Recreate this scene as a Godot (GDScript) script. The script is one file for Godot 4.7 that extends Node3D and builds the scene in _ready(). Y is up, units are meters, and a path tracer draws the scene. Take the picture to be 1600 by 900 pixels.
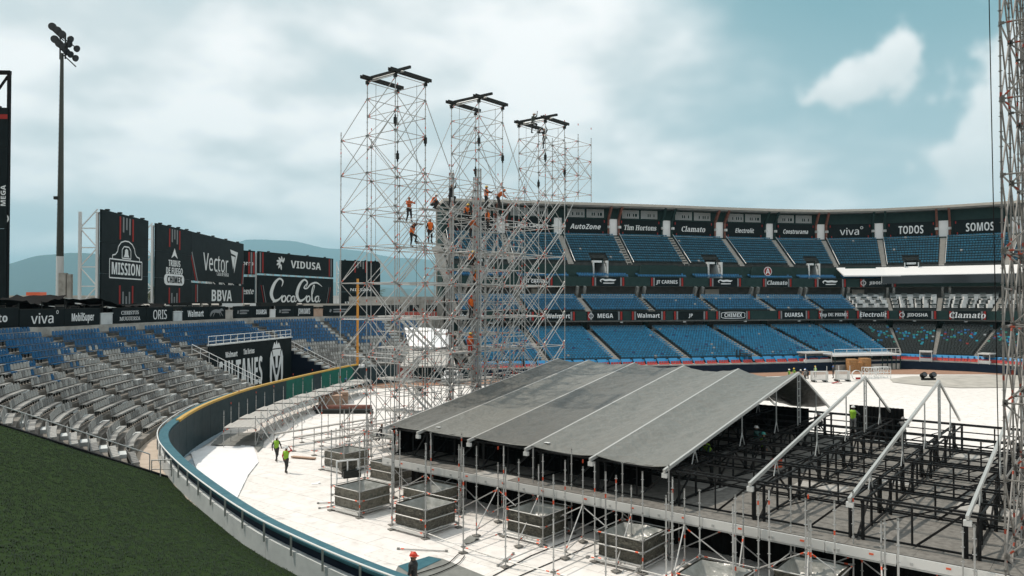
extends Node3D
# A concert stage under construction on the field of a ball park, seen from the outfield bank.
# World axes: x to the right, y up, the camera looks along -z. V(x, h, z) takes z as metres AWAY from the camera.

const EYE := 11.6          # camera height over the field
const FOCAL := 1200.0      # in pixels of the 1600 x 900 photograph
const HORIZON := 470.0
const SU := Vector3(0.78, 0, 0.626)     # along the stage front, to the right and nearer
const SV := Vector3(0.626, 0, -0.78)    # across the stage, away

var M := {}
var used := {}
var cyl: CylinderMesh
var cyl12: CylinderMesh
var cube: BoxMesh
var fonts := {}
var rng := RandomNumberGenerator.new()

func V(x: float, h: float, z: float) -> Vector3:
	return Vector3(x, h, -z)

func ray(px: float, py: float) -> Vector3:
	var d := Vector3((px - 800.0) / FOCAL, (450.0 - py) / FOCAL, -1.0)
	return d.rotated(Vector3.RIGHT, atan(20.0 / FOCAL))

func on(px: float, py: float, h: float) -> Vector3:      # where a pixel's ray meets the level h
	var d := ray(px, py)
	return Vector3(0, EYE, 0) + d * ((h - EYE) / d.y)

func at(px: float, py: float, z: float) -> Vector3:      # where a pixel's ray is z metres away
	var d := ray(px, py)
	return Vector3(0, EYE, 0) + d * (z / -d.z)

func numbered(called: String) -> String:
	if not used.has(called):
		used[called] = 0
		return called
	used[called] += 1
	return "%s_%03d" % [called, used[called]]

func tag(o: Node, label := "", category := "", group := "", kind := "") -> Node:
	if label: o.set_meta("label", label)
	if category: o.set_meta("category", category)
	if group: o.set_meta("group", group)
	if kind: o.set_meta("kind", kind)
	return o

func thing(called: String, label: String, category: String, pos := Vector3.ZERO, turn := 0.0, group := "") -> Node3D:
	var o := Node3D.new()
	o.name = numbered(called)
	add_child(o)
	o.position = pos
	o.rotation.y = turn
	tag(o, label, category, group)
	return o

func copy(src: Node3D, pos: Vector3, turn := 0.0, label := "", group := "") -> Node3D:
	var c: Node3D = src.duplicate()
	c.name = numbered(String(src.name).rstrip("0123456789").rstrip("_"))
	add_child(c)
	c.position = pos
	c.rotation.y = turn
	if label: c.set_meta("label", label)
	if group: c.set_meta("group", group)
	return c

func mi(parent: Node, called: String, mesh: Mesh, m: Material, xf := Transform3D()) -> MeshInstance3D:
	var o := MeshInstance3D.new()
	o.mesh = mesh
	o.material_override = m
	o.transform = xf
	if parent == self:
		o.name = numbered(called)
		add_child(o)
	else:
		o.name = called
		parent.add_child(o, true)
	return o

func bx(parent: Node, called: String, size: Vector3, c: Vector3, m: Material, b := Basis()) -> MeshInstance3D:
	return mi(parent, called, cube, m, Transform3D(b.scaled_local(size), c))

func along(a: Vector3, b: Vector3, r: float) -> Transform3D:
	var y := b - a
	var n := y.normalized()
	var x := n.cross(Vector3.UP) if absf(n.y) < 0.95 else n.cross(Vector3.RIGHT)
	x = x.normalized()
	var zz := x.cross(n)
	return Transform3D(Basis(x * r, y, zz * r), (a + b) * 0.5)

func tube(parent: Node, called: String, a: Vector3, b: Vector3, r: float, m: Material) -> MeshInstance3D:
	return mi(parent, called, cyl, m, along(a, b, r))

func bar(parent: Node, called: String, a: Vector3, b: Vector3, w: float, h: float, m: Material) -> MeshInstance3D:
	var y := b - a
	var n := y.normalized()
	var x := n.cross(Vector3.UP) if absf(n.y) < 0.95 else Vector3.RIGHT
	x = x.normalized()
	var zz := x.cross(n)
	return mi(parent, called, cube, m, Transform3D(Basis(x * w, y, zz * h), (a + b) * 0.5))

# ---- shapes collected in a SurfaceTool -------------------------------------------------
func mb() -> SurfaceTool:
	var st := SurfaceTool.new()
	st.begin(Mesh.PRIMITIVE_TRIANGLES)
	st.set_smooth_group(-1)
	return st

func tri(st: SurfaceTool, a: Vector3, b: Vector3, c: Vector3) -> void:
	st.add_vertex(a); st.add_vertex(b); st.add_vertex(c)

func quad(st: SurfaceTool, a: Vector3, b: Vector3, c: Vector3, d: Vector3) -> void:  # clockwise seen from the front
	tri(st, a, b, c); tri(st, a, c, d)

func hexa(st: SurfaceTool, p: Array) -> void:   # 0..3 bottom ring, 4..7 top ring
	quad(st, p[0], p[1], p[2], p[3]); quad(st, p[7], p[6], p[5], p[4])
	for i in 4:
		var j := (i + 1) % 4
		quad(st, p[i], p[i + 4], p[j + 4], p[j])

func abox(st: SurfaceTool, c: Vector3, s: Vector3, b := Basis()) -> void:
	var x := b.x * s.x * 0.5
	var y := b.y * s.y * 0.5
	var z := b.z * s.z * 0.5
	hexa(st, [c - x - y + z, c - x - y - z, c + x - y - z, c + x - y + z, c - x + y + z, c - x + y - z, c + x + y - z, c + x + y + z])

func beam(st: SurfaceTool, a: Vector3, b: Vector3, w: float, h: float) -> void:
	var y := (b - a)
	var n := y.normalized()
	var x := (n.cross(Vector3.UP) if absf(n.y) < 0.95 else Vector3.RIGHT).normalized()
	abox(st, (a + b) * 0.5, Vector3(w, y.length(), h), Basis(x, n, x.cross(n)))

func pipe(st: SurfaceTool, a: Vector3, b: Vector3, r: float, sides := 6, r2 := -1.0) -> void:
	var n := (b - a).normalized()
	var x := (n.cross(Vector3.UP) if absf(n.y) < 0.95 else n.cross(Vector3.RIGHT)).normalized()
	var z := x.cross(n)
	if r2 < 0.0: r2 = r
	for i in sides:
		var t0 := TAU * i / sides
		var t1 := TAU * (i + 1) / sides
		var d0 := x * cos(t0) + z * sin(t0)
		var d1 := x * cos(t1) + z * sin(t1)
		quad(st, a + d0 * r, b + d0 * r2, b + d1 * r2, a + d1 * r)
		tri(st, b, b + d1 * r2, b + d0 * r2)
		tri(st, a, a + d0 * r, a + d1 * r)

func done(st: SurfaceTool) -> ArrayMesh:
	st.generate_normals()
	return st.commit()

func prism(st: SurfaceTool, poly: PackedVector2Array, xf: Transform3D, depth: float) -> void:   # outline in the xy plane of xf, front face at +depth
	var idx := Geometry2D.triangulate_polygon(poly)
	var ccw := not Geometry2D.is_polygon_clockwise(poly)
	for i in range(0, idx.size(), 3):
		var p := [poly[idx[i]], poly[idx[i + 1]], poly[idx[i + 2]]]
		var area: float = (p[1] - p[0]).cross(p[2] - p[0])
		if area > 0: p.reverse()
		tri(st, xf * Vector3(p[0].x, p[0].y, depth), xf * Vector3(p[1].x, p[1].y, depth), xf * Vector3(p[2].x, p[2].y, depth))
		tri(st, xf * Vector3(p[2].x, p[2].y, 0), xf * Vector3(p[1].x, p[1].y, 0), xf * Vector3(p[0].x, p[0].y, 0))
	for i in poly.size():
		var a := poly[i]
		var b := poly[(i + 1) % poly.size()]
		if not ccw:
			var t := a; a = b; b = t
		quad(st, xf * Vector3(a.x, a.y, 0), xf * Vector3(a.x, a.y, depth), xf * Vector3(b.x, b.y, depth), xf * Vector3(b.x, b.y, 0))

# a flat ribbon of changing width along a smooth line (for script lettering and emblems)
func stroke(st: SurfaceTool, pts: Array, xf: Transform3D, depth: float, closed := false) -> void:   # pts: [x, y, width]
	var fine := []
	var n := pts.size()
	for i in (n if closed else n - 1):
		var p0: Array = pts[(i - 1 + n) % n] if closed or i > 0 else pts[0]
		var p1: Array = pts[i]
		var p2: Array = pts[(i + 1) % n]
		var p3: Array = pts[(i + 2) % n] if closed or i + 2 < n else pts[n - 1]
		for k in 6:
			var t := k / 6.0
			var q := []
			for c in 3:
				q.append(0.5 * (2.0 * p1[c] + (p2[c] - p0[c]) * t + (2.0 * p0[c] - 5.0 * p1[c] + 4.0 * p2[c] - p3[c]) * t * t + (3.0 * p1[c] - p0[c] - 3.0 * p2[c] + p3[c]) * t * t * t))
			fine.append(q)
	if not closed: fine.append(pts[n - 1])
	else: fine.append(fine[0])
	var prev := []
	for i in fine.size():
		var a: Array = fine[maxi(i - 1, 0)]
		var b: Array = fine[mini(i + 1, fine.size() - 1)]
		var d := Vector2(b[0] - a[0], b[1] - a[1]).normalized()
		var nn: Vector2 = Vector2(-d.y, d.x) * fine[i][2] * 0.5
		var l: Vector2 = Vector2(fine[i][0], fine[i][1]) + nn
		var r: Vector2 = Vector2(fine[i][0], fine[i][1]) - nn
		if prev:
			var pl: Vector2 = prev[0]
			var pr: Vector2 = prev[1]
			quad(st, xf * Vector3(pl.x, pl.y, depth), xf * Vector3(l.x, l.y, depth), xf * Vector3(r.x, r.y, depth), xf * Vector3(pr.x, pr.y, depth))
		prev = [l, r]

func lettering(parent: Node, s: String, font: String, cap: float, xf: Transform3D, m: Material, stretch := 1.0, lean := 0.0, called := "lettering") -> MeshInstance3D:
	var tm := TextMesh.new()
	tm.text = s
	tm.font = fonts[font]
	tm.font_size = 64
	tm.pixel_size = cap / (64.0 * 0.72)
	tm.depth = 0.02
	tm.curve_step = 4.0
	tm.horizontal_alignment = HORIZONTAL_ALIGNMENT_CENTER
	tm.vertical_alignment = VERTICAL_ALIGNMENT_CENTER
	var b := xf.basis
	return mi(parent, called, tm, m, Transform3D(Basis(b.x * stretch, b.y + b.x * lean, b.z), xf.origin))

# ---- materials ---------------------------------------------------------------------------
func lin(r: float, g: float, b: float) -> Color:
	return Color(r, g, b).linear_to_srgb()

func plain(c: Color, rough := 0.7, metal := 0.0) -> StandardMaterial3D:
	var m := StandardMaterial3D.new()
	m.albedo_color = c
	m.roughness = rough
	m.metallic = metal
	m.cull_mode = BaseMaterial3D.CULL_DISABLED
	return m

func noise_image(sd: int, freq: float, size: int, ramp: Array) -> ImageTexture:   # ramp: colours (linear) evenly spaced
	var n := FastNoiseLite.new()
	n.seed = sd
	n.frequency = freq
	n.fractal_octaves = 5
	n.fractal_gain = 0.55
	var im := n.get_seamless_image(size, size)
	im.convert(Image.FORMAT_L8)
	var src := im.get_data()
	var table := []
	for i in 256:
		var t := i / 255.0 * (ramp.size() - 1)
		var k := mini(int(t), ramp.size() - 2)
		var c: Color = ramp[k].lerp(ramp[k + 1], t - k)
		c = c.linear_to_srgb()
		table.append([int(clampf(c.r, 0, 1) * 255), int(clampf(c.g, 0, 1) * 255), int(clampf(c.b, 0, 1) * 255)])
	var outb := PackedByteArray()
	outb.resize(size * size * 3)
	for i in size * size:
		var c: Array = table[src[i]]
		outb[i * 3] = c[0]; outb[i * 3 + 1] = c[1]; outb[i * 3 + 2] = c[2]
	return ImageTexture.create_from_image(Image.create_from_data(size, size, false, Image.FORMAT_RGB8, outb))

func bump_image(sd: int, freq: float, size: int, strength: float) -> ImageTexture:
	var n := FastNoiseLite.new()
	n.seed = sd
	n.frequency = freq
	n.fractal_octaves = 4
	var im := n.get_seamless_image(size, size)
	im.convert(Image.FORMAT_RGBA8)
	im.bump_map_to_normal_map(strength)
	return ImageTexture.create_from_image(im)

# ramp of linear colours laid over the world, one repeat every `metres`
func grainy(ramp: Array, metres: float, rough := 0.8, sd := 1, freq := 0.02, bump := 0.0, metal := 0.0) -> StandardMaterial3D:
	var m := plain(Color.WHITE, rough, metal)
	m.albedo_texture = noise_image(sd, freq, 256, ramp)
	if bump > 0.0:
		m.normal_enabled = true
		m.normal_texture = bump_image(sd + 50, freq * 1.5, 256, bump)
	m.uv1_triplanar = true
	m.uv1_world_triplanar = true
	m.uv1_scale = Vector3.ONE / metres
	return m

func L(r: float, g := -1.0, b := -1.0) -> Color:
	return Color(r, r if g < 0 else g, r if b < 0 else b)

func make_materials() -> void:
	cyl = CylinderMesh.new()
	cyl.top_radius = 1.0; cyl.bottom_radius = 1.0; cyl.height = 1.0; cyl.radial_segments = 7; cyl.rings = 0
	cyl12 = CylinderMesh.new()
	cyl12.top_radius = 1.0; cyl12.bottom_radius = 1.0; cyl12.height = 1.0; cyl12.radial_segments = 16; cyl12.rings = 0
	cube = BoxMesh.new()
	for f in [["sans", "Droid Sans", 400], ["bold", "Droid Sans", 700], ["serif", "Droid Serif", 400], ["serifbold", "Droid Serif", 700]]:
		var sf := SystemFont.new()
		sf.font_names = PackedStringArray([f[1]])
		sf.font_weight = f[2]
		fonts[f[0]] = sf
	M.steel = plain(Color.WHITE, 0.45, 0.35)
	M.steel.vertex_color_use_as_albedo = true
	M.steeldark = plain(lin(0.42, 0.40, 0.38), 0.5, 0.3)
	M.steeldark.vertex_color_use_as_albedo = true
	M.galv = plain(lin(0.40, 0.41, 0.40), 0.45, 0.4)
	M.alu = plain(lin(0.62, 0.62, 0.60), 0.4, 0.3)
	M.whitepaint = plain(lin(0.66, 0.67, 0.66), 0.5)
	M.blackpaint = plain(lin(0.012, 0.012, 0.013), 0.55)
	M.orange = plain(lin(0.62, 0.10, 0.03), 0.5)
	M.redpaint = plain(lin(0.33, 0.06, 0.045), 0.6)
	M.rust = grainy([L(0.10, 0.035, 0.025), L(0.24, 0.09, 0.06)], 3.0, 0.7, 5)
	M.yellow = plain(lin(0.46, 0.28, 0.045), 0.5)
	M.panel = grainy([L(0.46, 0.43, 0.40), L(0.64, 0.61, 0.58), L(0.70, 0.675, 0.645), L(0.72, 0.695, 0.67), L(0.74, 0.72, 0.695)], 7.0, 0.6, 3, 0.02, 0.0)
	M.panel3 = grainy([L(0.50, 0.47, 0.44), L(0.66, 0.63, 0.60), L(0.69, 0.665, 0.635), L(0.71, 0.69, 0.66)], 3.0, 0.6, 43, 0.03, 0.0)
	M.panel2 = grainy([L(0.56, 0.53, 0.50), L(0.67, 0.645, 0.61), L(0.71, 0.69, 0.665)], 5.0, 0.6, 9, 0.02, 0.0)
	M.ground = grainy([L(0.10, 0.09, 0.07), L(0.17, 0.15, 0.12), L(0.14, 0.14, 0.10)], 40.0, 0.95, 4)
	M.clay = grainy([L(0.22, 0.12, 0.075), L(0.30, 0.18, 0.12)], 6.0, 0.95, 8)
	M.sand = grainy([L(0.26, 0.25, 0.225), L(0.36, 0.345, 0.31), L(0.42, 0.40, 0.36)], 14.0, 0.95, 12, 0.02, 1.0)
	M.whitetarp = grainy([L(0.74, 0.75, 0.76), L(0.82, 0.83, 0.84)], 6.0, 0.45, 14, 0.015, 1.5)
	M.bluetarp = grainy([L(0.22, 0.30, 0.36), L(0.34, 0.42, 0.47)], 5.0, 0.5, 15, 0.02, 1.0)
	M.greytarp = grainy([L(0.13, 0.135, 0.125), L(0.20, 0.205, 0.19)], 4.0, 0.6, 16, 0.02, 1.0)
	M.rooftarp = grainy([L(0.115, 0.115, 0.104), L(0.135, 0.136, 0.123), L(0.145, 0.147, 0.134), L(0.165, 0.167, 0.153)], 4.0, 0.45, 17, 0.02, 3.0)
	M.rooftarp2 = grainy([L(0.08, 0.08, 0.073), L(0.092, 0.093, 0.084), L(0.105, 0.106, 0.096)], 4.0, 0.45, 18, 0.02, 3.0)
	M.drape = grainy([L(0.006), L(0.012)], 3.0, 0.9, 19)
	M.ballast = grainy([L(0.012, 0.012, 0.010), L(0.02, 0.02, 0.017), L(0.10, 0.095, 0.075), L(0.045, 0.044, 0.036), L(0.34, 0.32, 0.26)], 1.5, 0.4, 20, 0.02, 8.0)
	M.ballast2 = grainy([L(0.02, 0.02, 0.016), L(0.06, 0.057, 0.045), L(0.15, 0.14, 0.11), L(0.09, 0.085, 0.068), L(0.30, 0.28, 0.23)], 1.8, 0.45, 46, 0.018, 8.0)
	M.liner = grainy([L(0.16, 0.165, 0.15), L(0.26, 0.265, 0.245), L(0.42, 0.42, 0.40)], 2.2, 0.3, 21, 0.012, 6.0)
	M.bleacher = grainy([L(0.09, 0.084, 0.075), L(0.16, 0.15, 0.133), L(0.25, 0.235, 0.21)], 5.0, 0.9, 42, 0.02, 1.0)  # step concrete darkened to carry the shade between seat rows
	M.concrete = grainy([L(0.27, 0.255, 0.23), L(0.40, 0.38, 0.345), L(0.48, 0.455, 0.42)], 7.0, 0.85, 22, 0.02, 1.0)
	M.concrete_pale = grainy([L(0.38, 0.41, 0.42), L(0.50, 0.53, 0.53), L(0.54, 0.57, 0.57)], 6.0, 0.8, 23, 0.018, 0.6)
	M.tan = grainy([L(0.36, 0.30, 0.24), L(0.47, 0.40, 0.33)], 6.0, 0.9, 24)
	M.turf = grainy([L(0.013, 0.027, 0.008), L(0.019, 0.037, 0.011), L(0.023, 0.042, 0.013), L(0.030, 0.048, 0.017)], 3.4, 0.95, 25, 0.02, 1.0)
	M.pad = grainy([L(0.022, 0.038, 0.044), L(0.036, 0.056, 0.062)], 5.0, 0.45, 26)
	M.padgreen = grainy([L(0.012, 0.10, 0.075), L(0.02, 0.13, 0.10)], 5.0, 0.45, 27)
	M.cap = grainy([L(0.035, 0.105, 0.135), L(0.06, 0.15, 0.18)], 3.0, 0.45, 28)
	M.board = grainy([L(0.008, 0.012, 0.013), L(0.014, 0.019, 0.020)], 9.0, 0.5, 29)
	M.boardnavy = plain(lin(0.008, 0.012, 0.022), 0.5)
	M.print = plain(lin(0.72, 0.74, 0.74), 0.6)
	M.printgrey = plain(lin(0.22, 0.23, 0.235), 0.6)
	M.printred = plain(lin(0.30, 0.035, 0.03), 0.6)
	M.greenwall = grainy([L(0.020, 0.040, 0.038), L(0.030, 0.054, 0.05)], 8.0, 0.6, 30)
	M.navywall = grainy([L(0.009, 0.016, 0.030), L(0.016, 0.026, 0.045)], 8.0, 0.5, 31)
	M.beige = grainy([L(0.40, 0.36, 0.31), L(0.52, 0.48, 0.42)], 9.0, 0.8, 32)
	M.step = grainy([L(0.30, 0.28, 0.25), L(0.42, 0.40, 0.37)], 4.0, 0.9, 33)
	M.darkstep = grainy([L(0.035, 0.04, 0.04), L(0.06, 0.065, 0.062)], 6.0, 0.9, 41)  # near-black tone paints riser shade into the gaps between tier rows
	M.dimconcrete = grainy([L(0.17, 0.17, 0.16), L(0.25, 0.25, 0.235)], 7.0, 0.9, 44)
	M.pier = M.dimconcrete
	M.seat = plain(Color.WHITE, 0.4)
	M.seat.vertex_color_use_as_albedo = true
	M.deckwood = grainy([L(0.09, 0.085, 0.076), L(0.155, 0.148, 0.134), L(0.20, 0.19, 0.173)], 3.2, 0.8, 34, 0.03)
	M.plank = grainy([L(0.30, 0.29, 0.27), L(0.42, 0.41, 0.385)], 2.5, 0.7, 35, 0.03)
	M.plywood = grainy([L(0.34, 0.22, 0.15), L(0.46, 0.32, 0.24)], 3.0, 0.8, 36)
	M.crate = grainy([L(0.30, 0.15, 0.05), L(0.44, 0.24, 0.10)], 2.0, 0.8, 37)
	M.hill = grainy([L(0.022, 0.046, 0.045), L(0.045, 0.072, 0.062)], 700.0, 1.0, 38)
	M.truss = plain(lin(0.018, 0.018, 0.018), 0.5, 0.1)
	M.rafter = plain(lin(0.46, 0.46, 0.44), 0.38, 0.35)
	M.rubber = plain(lin(0.012, 0.012, 0.012), 0.7)
	M.glass = plain(lin(0.02, 0.025, 0.028), 0.08)
	M.lens = plain(lin(0.05, 0.055, 0.06), 0.15)
	M.carwhite = plain(lin(0.74, 0.74, 0.73), 0.3)
	M.carwhite.clearcoat_enabled = true
	M.darkmetal = plain(lin(0.03, 0.032, 0.03), 0.5, 0.2)
	M.polegreen = grainy([L(0.030, 0.033, 0.024), L(0.05, 0.052, 0.04)], 5.0, 0.6, 39)
	for k in ["blackpaint", "drape", "board", "boardnavy", "greenwall", "navywall", "truss", "turf", "pad", "padgreen", "darkstep", "ballast", "print", "printgrey", "printred", "hill", "ground", "rubber", "darkmetal", "cap", "pier", "concrete"]:
		M[k].metallic_specular = 0.16
	M.ballast.metallic_specular = 0.35
	M.palm = plain(lin(0.05, 0.075, 0.03), 0.7)
	M.bark = plain(lin(0.10, 0.08, 0.06), 0.9)

# ---- sky -----------------------------------------------------------------------------------
func make_sky() -> PanoramaSkyMaterial:
	var W := 1536
	var H := 768
	var im := Image.create(W, H, false, Image.FORMAT_RGBF)
	im.fill(Color(0.30, 0.32, 0.31))
	var big := FastNoiseLite.new()
	big.seed = 71; big.frequency = 0.9; big.fractal_octaves = 5; big.fractal_gain = 0.52
	var fine := FastNoiseLite.new()
	fine.seed = 33; fine.frequency = 2.6; fine.fractal_octaves = 5; fine.fractal_gain = 0.55
	var puff := FastNoiseLite.new()
	puff.seed = 12; puff.frequency = 9.0; puff.fractal_octaves = 5; puff.fractal_gain = 0.6
	# heaps of cumulus seen in the clear part of the sky: azimuth, elevation, half width, half height (degrees), strength
	var heaps := [[25.3, 15.2, 3.1, 1.5, 1.0], [27.2, 16.6, 1.4, 1.2, 0.95], [22.6, 14.2, 2.4, 1.0, 0.9], [34.0, 11.6, 3.8, 3.0, 1.15], [30.6, 9.0, 2.6, 1.8, 0.95], [33.8, 15.8, 1.9, 2.0, 1.0],
		[32.6, 6.2, 2.6, 1.2, 0.8], [9.0, 7.2, 1.6, 1.1, 0.6], [38.5, 11.0, 5.0, 4.2, 1.0], [47.0, 12.0, 6.0, 4.0, 1.0]]
	for y in H / 2 + 3:
		var el := (0.5 - (y + 0.5) / H) * PI
		var eld := rad_to_deg(el)
		for x in W:
			var az := wrapf((x + 0.5) / W * TAU, -PI, PI)
			var azd := rad_to_deg(az)
			var d := Vector3(sin(az) * cos(el), sin(el), -cos(az) * cos(el))
			var p := d / (maxf(d.y, 0.0) + 0.22) * 0.75
			var n1 := big.get_noise_3d(p.x, p.y + 3.0, p.z)
			var n2 := fine.get_noise_3d(p.x, p.y, p.z + 5.0)
			# a clear gap in the cloud sheet high on one side of the stand, as wide again beyond the frame
			var gap := exp(-(pow((azd - 29.0) / 19.0, 2.0) + pow((eld - 24.0) / 13.5, 2.0)))
			var cover := clampf(0.98 + n1 * 0.8 + n2 * 0.35 - gap * 1.75, 0.0, 1.0)
			cover = lerpf(cover, maxf(cover, 0.72), clampf(1.0 - eld / 13.0, 0.0, 1.0))
			var haze := pow(clampf(1.0 - eld / 60.0, 0.0, 1.0), 3.0)
			var blue := Color(0.075, 0.27, 0.335).lerp(Color(0.52, 0.67, 0.71), haze)
			blue = blue.lerp(Color(0.46, 0.60, 0.645), clampf(1.0 - gap * 1.25, 0.0, 1.0) * 0.8)
			var tone := clampf(0.55 + n2 * 1.5 + n1 * 0.6, 0.0, 1.0)
			var cloud := Color(0.67, 0.73, 0.745).lerp(Color(0.98, 0.985, 0.98), tone)
			var c := blue.lerp(cloud, smoothstep(0.05, 0.95, cover))
			if absf(azd - 26.0) < 32.0 and eld < 28.0:
				var hsum := 0.0
				var shade := 0.0
				for q in heaps:
					var dx: float = (azd - q[0]) / q[2]
					var dy: float = (eld - q[1]) / q[3]
					if dy < 0.0: dy *= 0.75
					var e: float = exp(-(dx * dx + dy * dy)) * q[4]
					hsum += e
					shade += e * clampf(0.5 + dy * 0.5, 0.0, 1.0)
				if hsum > 0.05:
					var pn := puff.get_noise_3d(d.x * 2.2, d.y * 2.2, d.z * 2.2)
					var k := smoothstep(0.36, 0.92, hsum + pn * 0.75)
					var lit := clampf(shade / hsum * 0.9 + 0.25 + pn * 0.25, 0.0, 1.0)
					c = c.lerp(Color(0.60, 0.665, 0.675).lerp(Color(0.95, 0.96, 0.95), lit), k * 0.9)
			if eld < 3.0:
				c = c.lerp(Color(0.56, 0.65, 0.67), clampf(1.0 - eld / 3.0, 0.0, 1.0) * 0.6)
			im.set_pixel(x, y, c)
	var pm := PanoramaSkyMaterial.new()
	pm.panorama = ImageTexture.create_from_image(im)
	pm.energy_multiplier = 1.14
	return pm

func make_air() -> void:
	var cam := Camera3D.new()
	cam.name = "camera"
	add_child(cam)
	cam.position = Vector3(0, EYE, 0)
	cam.rotation.x = atan(20.0 / FOCAL)
	cam.fov = rad_to_deg(2.0 * atan(450.0 / FOCAL))
	cam.near = 0.1
	cam.far = 60000.0
	cam.current = true
	var we := WorldEnvironment.new()
	we.name = "world_environment"
	var e := Environment.new()
	e.background_mode = Environment.BG_SKY
	var sky := Sky.new()
	sky.sky_material = make_sky()
	e.sky = sky
	e.tonemap_mode = Environment.TONE_MAPPER_LINEAR
	e.tonemap_exposure = 1.0
	e.sdfgi_enabled = true
	e.ssao_enabled = true
	e.ssil_enabled = true
	e.fog_enabled = true
	e.fog_density = 0.000065
	e.fog_light_color = Color(0.66, 0.85, 0.92)
	we.environment = e
	add_child(we)
	var sun := DirectionalLight3D.new()
	sun.name = "sun"
	sun.light_energy = 1.22
	sun.light_color = Color(1.0, 0.955, 0.90)
	sun.light_angular_distance = 0.8
	sun.shadow_enabled = true
	add_child(sun)
	# high sun, standing over the outfield seats: shadows fall to the right and a little towards the camera
	var el := deg_to_rad(57.0)
	var h := Vector2(0.92, 0.39).normalized()
	sun.look_at_from_position(Vector3.ZERO, Vector3(h.x * cos(el), -sin(el), h.y * cos(el)))
# ---- the outfield fence line: everything behind it is laid out along this curve -----------------
var FP: Array[Vector2] = []      # (x, z away), one every quarter metre, from the near end to beyond the foul pole
var FN: Array[Vector2] = []      # unit normals pointing out of the field
const FS := 0.25

func make_fence_curve() -> void:
	var pts := [[16.0, 11.5], [9.0, 16.0], [2.0, 20.4], [-3.2, 24.3], [-7.6, 28.6], [-10.8, 32.3], [-15.0, 38.0], [-18.3, 42.9], [-21.2, 47.8], [-23.2, 52.6], [-24.8, 59.7], [-25.6, 67.4], [-25.5, 77.4], [-23.4, 92.4], [-20.8, 104.5], [-17.4, 109.6], [-12.6, 113.4], [-7.0, 116.0], [-1.0, 118.2], [5.0, 120.0]]
	var raw: Array[Vector2] = []
	for i in range(1, pts.size() - 2):
		for k in 40:
			var t := k / 40.0
			var q := Vector2()
			for c in 2:
				var p0: float = pts[i - 1][c]
				var p1: float = pts[i][c]
				var p2: float = pts[i + 1][c]
				var p3: float = pts[i + 2][c]
				q[c] = 0.5 * (2.0 * p1 + (p2 - p0) * t + (2.0 * p0 - 5.0 * p1 + 4.0 * p2 - p3) * t * t + (3.0 * p1 - p0 - 3.0 * p2 + p3) * t * t * t)
			raw.append(q)
	var carry := 0.0
	FP.append(raw[0])
	for i in range(1, raw.size()):
		var seg := raw[i - 1].distance_to(raw[i])
		while carry + seg >= FS:
			var f := (FS - carry) / seg
			var q := raw[i - 1].lerp(raw[i], f)
			FP.append(q)
			raw[i - 1] = q
			seg = q.distance_to(raw[i])
			carry = 0.0
		carry += seg
	for i in FP.size():
		var d := (FP[mini(i + 6, FP.size() - 1)] - FP[maxi(i - 6, 0)]).normalized()
		FN.append(Vector2(-d.y, d.x))

func F(s: float, d: float, h: float) -> Vector3:     # s metres along the fence, d metres out of the field, at height h
	var t := clampf(s / FS, 0.0, FP.size() - 1.001)
	var i := int(t)
	var p := FP[i].lerp(FP[i + 1], t - i)
	var n := FN[i].lerp(FN[i + 1], t - i).normalized()
	return Vector3(p.x + n.x * d, h, -(p.y + n.y * d))

func Fn(s: float) -> Vector3:
	var n := FN[clampi(int(s / FS), 0, FN.size() - 1)]
	return Vector3(n.x, 0, -n.y)

func s_near(x: float, z: float) -> float:
	var best := 0
	for i in FP.size():
		if FP[i].distance_squared_to(Vector2(x, z)) < FP[best].distance_squared_to(Vector2(x, z)): best = i
	return best * FS

func px_of(p: Vector3) -> Vector2:
	var q := (p - Vector3(0, EYE, 0)).rotated(Vector3.RIGHT, -atan(20.0 / FOCAL))
	return Vector2(800.0 + FOCAL * q.x / -q.z, 450.0 - FOCAL * q.y / -q.z)

# a strip with a rectangular section along the fence: d0..d1, h0..h1
func strip(st: SurfaceTool, s0: float, s1: float, d0: float, d1: float, h0: float, h1: float, step := 1.0, tilt := 0.0) -> void:
	var n := maxi(1, int(ceil((s1 - s0) / step)))
	for i in n:
		var a := lerpf(s0, s1, i / float(n))
		var b := lerpf(s0, s1, (i + 1) / float(n))
		hexa(st, [F(a, d0, h0), F(a, d1, h0), F(b, d1, h0), F(b, d0, h0), F(a, d0, h1), F(a, d1, h1 + tilt), F(b, d1, h1 + tilt), F(b, d0, h1)])

var S_CUT := 0.0       # where the seats end against the turf bank
var S_A1 := 0.0        # end of the first block of seats
var S_B0 := 0.0        # start of the second block
var S_POLE := 0.0
var S_END := 0.0

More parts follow.
